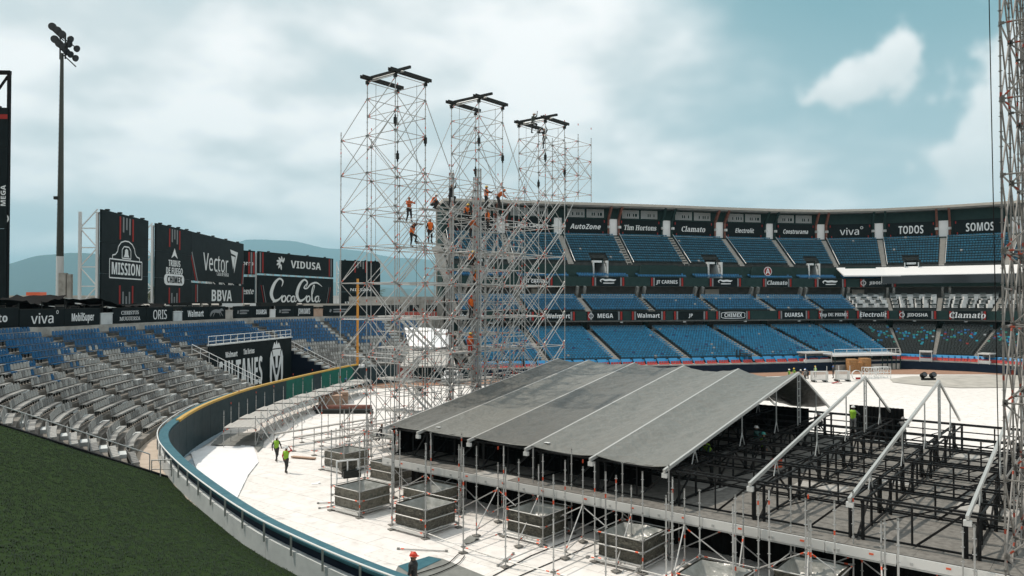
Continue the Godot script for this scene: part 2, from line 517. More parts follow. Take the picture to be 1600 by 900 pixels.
func make_ground() -> void:
	var g := PlaneMesh.new()
	g.size = Vector2(40000, 30000)
	tag(mi(self, "ground", g, M.ground, Transform3D(Basis(), Vector3(0, -0.12, -12000))), "", "", "", "structure")
	var field := Node3D.new()
	field.name = numbered("field_floor")
	add_child(field)
	tag(field, "", "", "", "structure")
	# sub-base of pale sheets up to the warning track
	var st := mb()
	var outline := PackedVector2Array()
	for s in range(0, int(S_POLE), 3):
		var p := F(s, 0.0, 0)
		outline.append(Vector2(p.x, -p.z))
	for q in [[-18, 106], [-5, 112], [20, 117], [50, 126], [75, 126], [96, 116], [110, 100], [110, 20], [30, 4], [16, 10]]:
		outline.append(Vector2(q[0], q[1]))
	var idx := Geometry2D.triangulate_polygon(outline)
	for i in range(0, idx.size(), 3):
		var p := [outline[idx[i]], outline[idx[i + 1]], outline[idx[i + 2]]]
		if (p[1] - p[0]).cross(p[2] - p[0]) > 0: p.reverse()
		tri(st, V(p[0].x, -0.03, p[0].y), V(p[1].x, -0.03, p[1].y), V(p[2].x, -0.03, p[2].y))
	mi(field, "base_sheet", done(st), M.panel2)
	# floor panels, laid square to the stage
	var pm := BoxMesh.new()
	pm.size = Vector3(2.384, 0.03, 1.184)
	var spots := []
	var org := Vector3(-4.9, 0, -45.3)
	for i in range(-34, 46):
		for j in range(-40, 60):
			var c: Vector3 = org + SU * (i * 2.4 + (1.2 if j % 2 else 0.0)) + SV * (j * 1.2)
			var z := -c.z
			if z < 18 or z > 98: continue
			if not Geometry2D.is_point_in_polygon(Vector2(c.x, z), outline): continue
			if not Geometry2D.is_point_in_polygon(Vector2(c.x - 1.6, z), outline): continue
			if c.x > 0.42 * z + 40.0: continue
			var q := px_of(c)
			spots.append([c, z, q.x > 250 and q.x < 1620 and q.y < 920])
	spots.sort_custom(func(a, b): return (a[1] if a[2] else a[1] + 500.0) < (b[1] if b[2] else b[1] + 500.0))
	var mats := [M.panel, M.panel2, M.panel, M.panel3]
	var rest := []
	rng.seed = 4
	var made := 0
	for q in spots:
		var tr := Transform3D(Basis(SU, Vector3.UP, -SV).rotated(Vector3.UP, rng.randf_range(-0.002, 0.002)), q[0] + Vector3(0, -0.015 + rng.randf_range(-0.004, 0.003), 0))
		# panels under the stage deck, tanks and roof are not seen: the individuals are the visible, nearest ones
		var rel: Vector3 = q[0] - org
		var hidden := rel.dot(SV) > 0.5 and rel.dot(SV) < 22.0 and rel.dot(SU) > -2.0 and rel.dot(SU) < 30.0
		if made < 300 and q[2] and not hidden:
			mi(field, "panel", pm, mats[rng.randi() % 4], tr)
			made += 1
		else:
			rest.append(tr)
	var mm := MultiMesh.new()
	mm.transform_format = MultiMesh.TRANSFORM_3D
	mm.mesh = pm
	mm.instance_count = rest.size()
	for i in rest.size(): mm.set_instance_transform(i, rest[i])
	var mmi := MultiMeshInstance3D.new()
	mmi.name = "far_panels"
	mmi.multimesh = mm
	mmi.material_override = M.panel
	mmi.set_meta("kind", "stuff")
	field.add_child(mmi)
	# bare clay of the infield and the warning track in front of the far stand
	st = mb()
	var cl := [[-21, 104], [-5, 110], [20, 115], [50, 124.5], [75, 124.5], [96, 114], [112, 98]]
	for i in cl.size() - 1:
		var a: Array = cl[i]
		var b: Array = cl[i + 1]
		quad(st, V(a[0], 0.004, a[1] - 3.0), V(a[0], 0.004, a[1] + 6.0), V(b[0], 0.004, b[1] + 6.0), V(b[0], 0.004, b[1] - 3.0))
	tag(mi(self, "warning_track_ground", done(st), M.clay), "", "", "", "structure")
	var sd := PackedVector2Array()
	for q in [[1395, 597], [1440, 602], [1500, 606], [1600, 605], [1700, 600], [1700, 588], [1560, 586], [1480, 586], [1420, 588], [1390, 592]]:
		var p := on(q[0], q[1], 0.03)
		sd.append(Vector2(p.x, -p.z))
	st = mb()
	idx = Geometry2D.triangulate_polygon(sd)
	for i in range(0, idx.size(), 3):
		var p := [sd[idx[i]], sd[idx[i + 1]], sd[idx[i + 2]]]
		if (p[1] - p[0]).cross(p[2] - p[0]) > 0: p.reverse()
		tri(st, V(p[0].x, 0.03, p[0].y), V(p[1].x, 0.03, p[1].y), V(p[2].x, 0.03, p[2].y))
	tag(mi(self, "infield_sand_ground", done(st), M.sand), "", "", "", "structure")

# a wrinkled sheet lying on the floor, its outline given in photograph pixels
func floor_sheet(called: String, label: String, outline: Array, m: Material, h: float, sd: int, lump := 0.05, cell := 0.35) -> void:
	var poly := PackedVector2Array()
	for q in outline:
		var p := on(q[0], q[1], h)
		poly.append(Vector2(p.x, -p.z))
	var n := FastNoiseLite.new()
	n.seed = sd; n.frequency = 0.35; n.fractal_octaves = 3
	var lo := poly[0]
	var hi := poly[0]
	for p in poly:
		lo = lo.min(p); hi = hi.max(p)
	var st := SurfaceTool.new()
	st.begin(Mesh.PRIMITIVE_TRIANGLES)
	var x := lo.x
	while x < hi.x:
		var z := lo.y
		while z < hi.y:
			for piece in Geometry2D.intersect_polygons(PackedVector2Array([Vector2(x, z), Vector2(x + cell, z), Vector2(x + cell, z + cell), Vector2(x, z + cell)]), poly):
				var ti := Geometry2D.triangulate_polygon(piece)
				for i in range(0, ti.size(), 3):
					var q := [piece[ti[i]], piece[ti[i + 1]], piece[ti[i + 2]]]
					if (q[1] - q[0]).cross(q[2] - q[0]) > 0: q.reverse()
					for e in q:
						var fold := pow(1.0 - absf(n.get_noise_2d(e.x * 2.0 + e.y, e.y * 1.3)), 8.0) * lump
						st.add_vertex(V(e.x, h + fold + absf(n.get_noise_2d(e.x * 3.0, e.y * 3.0)) * lump * 0.5, e.y))
			z += cell
		x += cell
	st.index()
	st.generate_normals()
	tag(mi(self, called, st.commit(), m), label, "tarpaulin")

func make_sheets() -> void:
	floor_sheet("white_tarpaulin", "large bright white tarpaulin spread on the floor inside the curved fence", [[298, 708], [322, 697], [396, 696], [404, 722], [388, 742], [360, 800], [312, 746]], M.whitetarp, 0.05, 3, 0.06)
	floor_sheet("blue_tarpaulin", "pale blue tarpaulin strip along the foot of the fence under white sheet", [[287, 716], [330, 690], [352, 673], [346, 664], [300, 697], [284, 712]], M.bluetarp, 0.03, 5, 0.04)
	floor_sheet("blue_tarpaulin", "pale blue tarpaulin beside white sheet near the curved fence corner", [[292, 722], [322, 699], [300, 712], [308, 742]], M.bluetarp, 0.02, 6, 0.03)
	floor_sheet("grey_tarpaulin", "crumpled grey tarpaulin under the low scaffold frames beside the fence", [[328, 697], [345, 680], [390, 676], [424, 680], [412, 690], [396, 697]], M.greytarp, 0.07, 7, 0.12)
	floor_sheet("grey_tarpaulin", "small grey sheet poking out beside the large white tarpaulin", [[396, 696], [413, 690], [411, 697], [402, 706]], M.greytarp, 0.09, 8, 0.04)
	floor_sheet("rubber_mat", "grey and blue floor mat beside worker in red helmet", [[622, 884], [670, 869], [692, 873], [770, 905], [700, 960], [600, 930]], M.greytarp, 0.012, 9, 0.006)
	floor_sheet("rubber_mat", "blue end strip of the mat beside worker in red helmet", [[622, 884], [670, 869], [690, 874], [655, 890], [640, 896]], M.cap, 0.03, 10, 0.006)
	floor_sheet("grey_rag", "small crumpled grey rag beside the scaffold ballast tanks", [[722, 846], [730, 840], [744, 838], [750, 843], [737, 849], [727, 851]], M.greytarp, 0.02, 11, 0.12, 0.12)

func make_fence() -> void:
	var t := thing("outfield_fence", "curved padded outfield fence with blue cap and yellow top line", "fence")
	var sy := s_near(-23.4, 53.5)
	var sg := s_near(-24.6, 84.0)
	# padded panels, one by one
	var s := 0.0
	var k := 0
	while s < S_POLE - 0.1:
		var e := minf(s + 2.4, S_POLE)
		var st := mb()
		strip(st, s + 0.012, e - 0.012, 0.0, 0.14, 0.02, 2.86, 0.8)
		mi(t, "pad", done(st), M.padgreen if s > sg and k % 5 != 2 else M.pad)
		if s < s_near(-25.8, 70.0):
			st = mb()
			strip(st, s + 0.008, e - 0.008, 0.05 if s < sy else 0.26, 0.62, 2.88, 2.97, 0.8, 0.03)
			mi(t, "cap", done(st), M.cap)
		if s >= sy:
			st = mb()
			strip(st, s, e, -0.04, 0.26, 2.87, 3.05, 0.8)
			mi(t, "yellow_line", done(st), M.yellow)
		s = e
		k += 1
	# concrete wall behind the pads, in bays, with a dark slot under the cap
	s = 0.0
	var sc := s_near(-23.2, 52.6)
	while s < S_POLE - 0.1:
		var e := minf(s + 4.6, S_POLE)
		var st := mb()
		strip(st, s + 0.01, e - 0.01, 0.42, 0.64, 0.6, 2.5, 0.8)
		mi(t, "concrete_bay", done(st), M.concrete_pale)
		s = e
	var sd := mb()
	strip(sd, 0.0, S_POLE, 0.16, 0.40, 0.0, 2.84, 1.5)
	mi(t, "core", done(sd), M.navywall)
	# white hand rail on brackets
	s = 0.4
	var rail := mb()
	var a := F(0, 0.70, 3.12)
	while s < s_near(-25.4, 64.0):
		var b := F(s, 0.70, 3.12)
		pipe(rail, a, b, 0.035, 6)
		a = b
		s += 0.8
	mi(t, "handrail", done(rail), M.whitepaint)
	s = 1.0
	while s < s_near(-25.4, 64.0):
		var n := Fn(s)
		bar(t, "bracket", F(s, 0.70, 2.35), F(s, 0.70, 3.10), 0.07, 0.05, M.galv)
		s += 2.2
	# foul pole
	var fp := thing("foul_pole", "tall orange foul pole standing at the end of the outfield fence", "pole", F(S_POLE, 0.2, 0))
	mi(fp, "pole", cyl12, M.yellow_orange, Transform3D(Basis().scaled(Vector3(0.16, 14.6, 0.16)), Vector3(0, 7.3, 0)))
	bx(fp, "base_plate", Vector3(0.7, 0.1, 0.7), Vector3(0, 0.05, 0), M.yellow_orange)
	for i in 6: bx(fp, "clamp_band", Vector3(0.4, 0.06, 0.4), Vector3(0, 3.5 + i * 2.0, 0), M.yellow_orange)

func bank_h(d: float) -> float:
	return 1.72 + 0.46 * maxf(d - 0.66, 0.0)

func make_bank() -> void:
	var st := SurfaceTool.new()
	st.begin(Mesh.PRIMITIVE_TRIANGLES)
	var n := FastNoiseLite.new()
	n.seed = 5; n.frequency = 0.25
	var ns := 70
	var nd := 60
	for i in ns + 1:
		for j in nd + 1:
			var d := lerpf(0.66, 30.0, j / float(nd))
			var p := F(lerpf(0.0, S_CUT - 0.25, i / float(ns)), d, bank_h(d))
			p.y += n.get_noise_2d(p.x, p.z) * 0.05
			st.set_uv(Vector2(p.x, p.z))
			st.add_vertex(p)
	for i in ns:
		for j in nd:
			var a := i * (nd + 1) + j
			for v in [a, a + nd + 2, a + nd + 1, a, a + 1, a + nd + 2]: st.add_index(v)
	st.generate_normals()
	tag(mi(self, "turf_bank_ground", st.commit(), M.turf), "", "", "", "structure")
	# blades of the turf near the camera
	var blade := mb()
	for q in 5:
		var an := q * 1.257
		var r := Vector3(cos(an), 0, sin(an))
		var w := Vector3(-sin(an), 0, cos(an)) * 0.012
		tri(blade, r * 0.03 - w, r * 0.05 + Vector3(0, 0.035, 0), r * 0.03 + w)
	var bm := done(blade)
	var mm := MultiMesh.new()
	mm.transform_format = MultiMesh.TRANSFORM_3D
	mm.use_colors = true
	mm.mesh = bm
	rng.seed = 9
	var list := []
	for i in 50000:
		var s := rng.randf_range(3.0, S_CUT - 0.3)
		var d := rng.randf_range(0.7, 19.0)
		var p := F(s, d, bank_h(d))
		var q := px_of(p)
		if q.x < -30 or q.y > 930 or q.x > 560: continue
		p.y += n.get_noise_2d(p.x, p.z) * 0.05
		list.append(p)
	mm.instance_count = list.size()
	for i in list.size():
		mm.set_instance_transform(i, Transform3D(Basis(Vector3.UP, rng.randf() * TAU).scaled(Vector3.ONE * rng.randf_range(0.7, 1.5)), list[i]))
		var g := rng.randf_range(0.9, 1.2)
		mm.set_instance_color(i, Color(0.022 * g, 0.041 * g, 0.013 * g))
	var o := MultiMeshInstance3D.new()
	o.name = numbered("turf_grass")
	o.multimesh = mm
	o.material_override = M.seat
	add_child(o)
	tag(o, "short dark green turf covering the sloping bank", "grass", "", "stuff")
	# black kerb and hand rail along the top edge, where the seats begin
	var t := thing("bank_railing", "grey pipe railing with black kerb along the turf bank edge", "railing")
	var kb := mb()
	var d := 0.7
	while d < 18.0:
		hexa(kb, [F(S_CUT - 0.3, d, bank_h(d) - 0.6), F(S_CUT - 0.3, d + 0.5, bank_h(d + 0.5) - 0.6), F(S_CUT, d + 0.5, bank_h(d + 0.5) - 0.6), F(S_CUT, d, bank_h(d) - 0.6),
			F(S_CUT - 0.3, d, bank_h(d) + 0.10), F(S_CUT - 0.3, d + 0.5, bank_h(d + 0.5) + 0.10), F(S_CUT, d + 0.5, bank_h(d + 0.5) + 0.10), F(S_CUT, d, bank_h(d) + 0.10)])
		d += 0.5
	mi(t, "kerb", done(kb), M.blackpaint)
	tube(t, "rail", F(S_CUT + 0.1, 1.6, bank_h(1.6) + 0.95), F(S_CUT + 0.1, 12.0, bank_h(12.0) + 0.95), 0.035, M.galv)
	for q in [1.6, 4.6, 7.6, 10.6]:
		tube(t, "post", F(S_CUT + 0.1, q, bank_h(q) - 0.3), F(S_CUT + 0.1, q, bank_h(q) + 0.95), 0.03, M.galv)
	var r := thing("gate_railing", "short pipe rail across the walkway between bank and fence", "railing")
	var g0 := F(S_CUT + 0.1, 1.5, 2.75)
	var g1 := F(S_CUT - 1.6, 0.74, 3.0)
	tube(r, "rail", g0, g1, 0.035, M.galv)
	tube(r, "rail", g0 - Vector3(0, 0.5, 0), g1 - Vector3(0, 0.5, 0), 0.025, M.galv)
	tube(r, "post", g0.lerp(g1, 0.45) - Vector3(0, 1.2, 0), g0.lerp(g1, 0.45), 0.03, M.galv)
	tube(r, "post", g0 - Vector3(0, 1.1, 0), g0, 0.03, M.galv)
	tube(r, "post", g1 - Vector3(0, 0.9, 0), g1, 0.03, M.galv)

# ---- the curved outfield seats --------------------------------------------------------------
const ROW_D := 1.0
const ROW_H := 0.45
func row_d(r: int) -> float: return 1.9 + ROW_D * r
func row_h(r: int) -> float: return 2.15 + ROW_H * r
func back_d(s: float) -> float:
	return lerpf(18.9, 16.9, smoothstep(S_CUT + 8.0, s_mid, s))
var s_mid := 0.0

func seat_mesh() -> Array:
	var st := mb()
	abox(st, Vector3(0, 0.40, 0.03), Vector3(0.44, 0.05, 0.42), Basis(Vector3.RIGHT, -0.06))
	abox(st, Vector3(0, 0.36, 0.225), Vector3(0.46, 0.07, 0.04))
	var pan := done(st)
	st = mb()
	abox(st, Vector3(0, 0.62, -0.21), Vector3(0.42, 0.30, 0.04), Basis(Vector3.RIGHT, -0.18))
	abox(st, Vector3(0, 0.815, -0.246), Vector3(0.36, 0.09, 0.04), Basis(Vector3.RIGHT, -0.18))
	abox(st, Vector3(0, 0.88, -0.258), Vector3(0.24, 0.05, 0.036), Basis(Vector3.RIGHT, -0.18))
	var back := done(st)
	st = mb()
	abox(st, Vector3(0, 0.40, 0.03), Vector3(0.44, 0.05, 0.42), Basis(Vector3.RIGHT, -0.06))
	abox(st, Vector3(0, 0.62, -0.21), Vector3(0.41, 0.30, 0.04), Basis(Vector3.RIGHT, -0.18))
	abox(st, Vector3(0, 0.82, -0.246), Vector3(0.30, 0.12, 0.04), Basis(Vector3.RIGHT, -0.18))
	var whole := done(st)
	st = mb()
	abox(st, Vector3(0, 0.47, 0.02), Vector3(0.40, 0.05, 0.34), Basis(Vector3.RIGHT, -0.1))
	abox(st, Vector3(0, 0.72, -0.20), Vector3(0.40, 0.25, 0.05), Basis(Vector3.RIGHT, -0.2))
	var far := done(st)
	st = mb()
	abox(st, Vector3(0, 0.20, -0.12), Vector3(0.06, 0.40, 0.10))
	return [pan, back, done(st), whole, far]

func make_bleachers() -> void:
	var t := thing("outfield_stand", "curved concrete outfield stand with stepped rows behind the fence", "grandstand")
	var nrows := 17
	for sec in 2:
		var a := S_CUT if sec == 0 else S_B0
		var b := S_A1 if sec == 0 else S_END
		for r in nrows:
			var st := mb()
			var s := a
			var any := false
			while s < b - 0.05:
				var e := minf(s + 1.2, b)
				if row_d(r) + 0.8 < back_d(s):
					any = true
					strip(st, s, e, row_d(r), row_d(r) + ROW_D, row_h(r) - 0.85, row_h(r), 1.3)
				s = e
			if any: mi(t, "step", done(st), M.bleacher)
	# rows over the gap, behind the mural
	for r in range(8, nrows):
		var st := mb()
		strip(st, S_A1, S_B0, row_d(r), row_d(r) + ROW_D, row_h(r) - 0.85, row_h(r), 1.3)
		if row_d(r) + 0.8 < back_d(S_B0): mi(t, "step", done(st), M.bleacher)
	# walkway between the first row and the fence
	for q in [[S_CUT - 8.0, S_A1], [S_B0, S_END]]:
		var wk := mb()
		strip(wk, q[0], q[1], 0.66, 1.9, 1.3, 1.72, 1.2)
		mi(t, "walkway", done(wk), M.tan)
	# end walls of the two blocks beside the gap
	for s in [S_A1, S_B0]:
		var st := mb()
		for r in range(0, nrows):
			if row_d(r) + 0.8 >= back_d(s): break
			hexa(st, [F(s - 0.12, row_d(r), 0), F(s - 0.12, row_d(r) + ROW_D, 0), F(s + 0.12, row_d(r) + ROW_D, 0), F(s + 0.12, row_d(r), 0),
				F(s - 0.12, row_d(r), row_h(r) + 0.02), F(s - 0.12, row_d(r) + ROW_D, row_h(r) + 0.02), F(s + 0.12, row_d(r) + ROW_D, row_h(r) + 0.02), F(s + 0.12, row_d(r), row_h(r) + 0.02)])
		mi(t, "end_wall", done(st), M.boardnavy if s == S_B0 else M.concrete)
	var st0 := mb()
	for r in range(0, nrows):
		hexa(st0, [F(S_CUT - 0.02, row_d(r), 0), F(S_CUT - 0.02, row_d(r) + ROW_D, 0), F(S_CUT + 0.1, row_d(r) + ROW_D, 0), F(S_CUT + 0.1, row_d(r), 0),
			F(S_CUT - 0.02, row_d(r), row_h(r) - 0.02), F(S_CUT - 0.02, row_d(r) + ROW_D, row_h(r) - 0.02), F(S_CUT + 0.1, row_d(r) + ROW_D, row_h(r) - 0.02), F(S_CUT + 0.1, row_d(r), row_h(r) - 0.02)])
	mi(t, "end_wall", done(st0), M.concrete)
	# aisles: a half step in front of every riser
	var aisles := [S_CUT + 5.2, S_CUT + 12.0, S_CUT + 19.0, S_CUT + 26.5, S_CUT + 34.0, S_A1 - 0.9, S_B0 + 0.9, S_B0 + 8.0, S_B0 + 15.0]
	for q in aisles:
		for r in nrows:
			if row_d(r) + 0.8 >= back_d(q): continue
			if q >= S_END: continue
			var st := mb()
			var f := 0.62 / maxf(F(q + 0.5, row_d(r), 0).distance_to(F(q - 0.5, row_d(r), 0)), 0.5)
			hexa(st, [F(q - f, row_d(r) + 0.52, row_h(r)), F(q - f, row_d(r) + 0.99, row_h(r)), F(q + f, row_d(r) + 0.99, row_h(r)), F(q + f, row_d(r) + 0.52, row_h(r)),
				F(q - f, row_d(r) + 0.52, row_h(r) + 0.225), F(q - f, row_d(r) + 0.99, row_h(r) + 0.225), F(q + f, row_d(r) + 0.99, row_h(r) + 0.225), F(q + f, row_d(r) + 0.52, row_h(r) + 0.225)])
			mi(t, "stair_block", done(st), M.concrete_pale)
	# pipe railings down the sides of the gap and along its back
	for s in [S_A1 - 0.2, S_B0 + 0.2]:
		tube(t, "rail", F(s, 2.0, row_h(0) + 1.1), F(s, 10.0, row_h(8) + 1.1), 0.04, M.whitepaint)
		tube(t, "rail", F(s, 2.0, row_h(0) + 0.6), F(s, 10.0, row_h(8) + 0.6), 0.03, M.whitepaint)
		for r in 9:
			tube(t, "rail_post", F(s, row_d(r) + 0.1, row_h(r)), F(s, row_d(r) + 0.1, row_h(r) + 1.1), 0.03, M.whitepaint)
	# ---- seats
	rng.seed = 21
	var sm := seat_mesh()
	var nz := FastNoiseLite.new()
	nz.seed = 8; nz.frequency = 0.11; nz.fractal_octaves = 2
	var cols := {"blue": Color(0.004, 0.085, 0.20), "grey": Color(0.19, 0.188, 0.18), "white": Color(0.33, 0.327, 0.31)}
	var all := []
	for r in nrows:
		var s := S_CUT + 0.5
		while s < S_END:
			var sc := F(s + 0.25, row_d(r) + 0.35, 0).distance_to(F(s - 0.25, row_d(r) + 0.35, 0)) / 0.5
			s += 0.52 / maxf(sc, 0.3)
			if s > S_A1 - 0.6 and s < S_B0 + 0.6 and r < 9: continue
			if row_d(r) + 1.2 >= back_d(s): continue
			var ok := true
			for q in aisles:
				if absf(s - q) * sc < 0.85: ok = false
			if not ok: continue
			var nv := nz.get_noise_2d(s * 1.3, r * 9.0) + rng.randf_range(-0.5, 0.5)
			var rr := r + (s - S_CUT) * 0.05
			var lean := (rr - 9.6) * 0.13
			var c := "white" if nv < 0.16 else "grey"
			if nv + lean * 1.25 > 0.30: c = "blue"
			if rr > 10.6 + 1.1 * sin(s * 0.4) and rng.randf() < 0.93: c = "blue"
			var p := F(s, row_d(r) + 0.36, row_h(r))
			var q := px_of(p)
			all.append([p, -Fn(s), c, q.x > 2 and q.x < 1600 and q.y < 735, -p.z])
	all.sort_custom(func(x, y): return (x[4] if x[3] else x[4] + 500.0) < (y[4] if y[3] else y[4] + 500.0))
	var names := {"blue": "blue plastic tip-up seat bolted to a curved outfield row", "grey": "weathered dark grey plastic seat bolted to a curved outfield row", "white": "faded pale grey plastic seat bolted to a curved outfield row"}
	var mats := {}
	for c in cols:
		mats[c] = plain(cols[c].linear_to_srgb(), 0.45)
		mats[c].metallic_specular = 0.3
	var rest := []
	for i in all.size():
		var q: Array = all[i]
		var z: Vector3 = q[1]
		var b := Basis(Vector3.UP.cross(z), Vector3.UP, z)
		if i < 300:
			var o := thing("stadium_seat", names[q[2]], "seat", q[0], 0.0, q[2] + " seats of the outfield rows")
			o.basis = b
			mi(o, "pan", sm[0], mats[q[2]])
			mi(o, "backrest", sm[1], mats[q[2]])
			mi(o, "foot", sm[2], M.darkmetal)
		else:
			rest.append([Transform3D(b, q[0]), cols[q[2]] * rng.randf_range(0.75, 1.2)])
	seat_mass("outfield_seats", "rows of blue and grey plastic seats further back in the outfield stand", rest, sm[3])

func seat_mass(called: String, label: String, list: Array, mesh: Mesh) -> void:
	var mm := MultiMesh.new()
	mm.transform_format = MultiMesh.TRANSFORM_3D
	mm.use_colors = true
	mm.mesh = mesh
	mm.instance_count = list.size()
	for i in list.size():
		mm.set_instance_transform(i, list[i][0])
		mm.set_instance_color(i, list[i][1])
	var o := MultiMeshInstance3D.new()
	o.name = numbered(called)
	o.multimesh = mm
	o.material_override = M.seat
	add_child(o)
	tag(o, label, "seats", "", "stuff")
# ---- scaffolding -------------------------------------------------------------------------------
const BAY := 2.85
const LIFT := 2.57
var tube_cache := {}

func shade() -> Color:
	var g := rng.randf_range(0.34, 0.50)
	return Color(g, g * 1.0, g * 0.97)

func post_mesh(h: float, r := 0.03, variant := 0) -> ArrayMesh:    # a standard with rosettes every half metre and paint marks; its foot at the origin
	var key := "p%.2f/%.3f/%d" % [h, r, variant]
	if tube_cache.has(key): return tube_cache[key]
	var st := mb()
	var y := 0.0
	while y < h - 0.01:
		var e := minf(y + 2.57, h)
		st.set_color(shade())
		pipe(st, Vector3(0, y, 0), Vector3(0, e - 0.08, 0), r, 6)
		st.set_color(Color(0.20, 0.20, 0.19))
		pipe(st, Vector3(0, e - 0.08, 0), Vector3(0, e, 0), r * 1.15, 6)
		if (int(y / 2.57) + variant) % 2 == 0:
			st.set_color(Color(0.55, 0.075, 0.03))
			var m := y + 0.5 + 0.35 * ((int(y * 3.0) + variant) % 4)
			pipe(st, Vector3(0, m, 0), Vector3(0, m + 0.16, 0), r * 1.08, 6)
		y = e
	y = 0.35
	while y < h:
		st.set_color(Color(0.34, 0.34, 0.33))
		pipe(st, Vector3(0, y, 0), Vector3(0, y + 0.014, 0), 0.068, 6)
		y += 0.514
	var m := done(st)
	tube_cache[key] = m
	return m

func rod_mesh(l: float, r := 0.024, variant := 0, marks := true) -> ArrayMesh:   # a ledger or brace with wedge heads, centred, along y
	var key := "r%.2f/%.3f/%d%s" % [l, r, variant, marks]
	if tube_cache.has(key): return tube_cache[key]
	var st := mb()
	st.set_color(shade())
	pipe(st, Vector3(0, -l / 2, 0), Vector3(0, l / 2, 0), r, 6)
	if marks:
		st.set_color(Color(0.24, 0.24, 0.23))
		for s in [-1.0, 1.0]:
			abox(st, Vector3(0, s * (l / 2 - 0.07), 0), Vector3(r * 2.9, 0.12, r * 2.9))
		st.set_color(Color(0.56, 0.085, 0.03))
		var a := l / 2 - 0.34 if variant % 2 else -l / 2 + 0.2
		pipe(st, Vector3(0, a, 0), Vector3(0, a + 0.15, 0), r * 1.12, 6)
	var m := done(st)
	tube_cache[key] = m
	return m

func post(parent: Node, p: Vector3, h: float, r := 0.033, called := "standard") -> void:
	mi(parent, called, post_mesh(h, r, rng.randi() % 4), M.steel, Transform3D(Basis(Vector3.UP, rng.randf() * TAU), p))

func rod(parent: Node, called: String, a: Vector3, b: Vector3, r := 0.028, marks := true) -> void:
	var y := b - a
	var l := y.length()
	var n := y / l
	var x := (n.cross(Vector3.UP) if absf(n.y) < 0.95 else n.cross(Vector3.RIGHT)).normalized()
	mi(parent, called, rod_mesh(snappedf(l, 0.02), r, rng.randi() % 4, marks), M.steel, Transform3D(Basis(x, n, x.cross(n)), (a + b) * 0.5))

func base_plate(parent: Node, p: Vector3) -> void:
	bx(parent, "base_plate", Vector3(0.34, 0.05, 0.34), p + Vector3(0, 0.026, 0), M.deckwood, Basis(Vector3.UP, 0.6))

func TG(i: float, j: float, k: float) -> Vector3:
	return V(-10.1, k * LIFT, 53.4) + SU * (BAY * i) + SV * (BAY * j)

func tower_top(i: int, j: int) -> float:
	if i >= 0 and j in [0, 1, 3, 4, 6, 7]: return 10.0
	if i == -1: return 9.0 if j < 2 else 8.0
	return 8.0

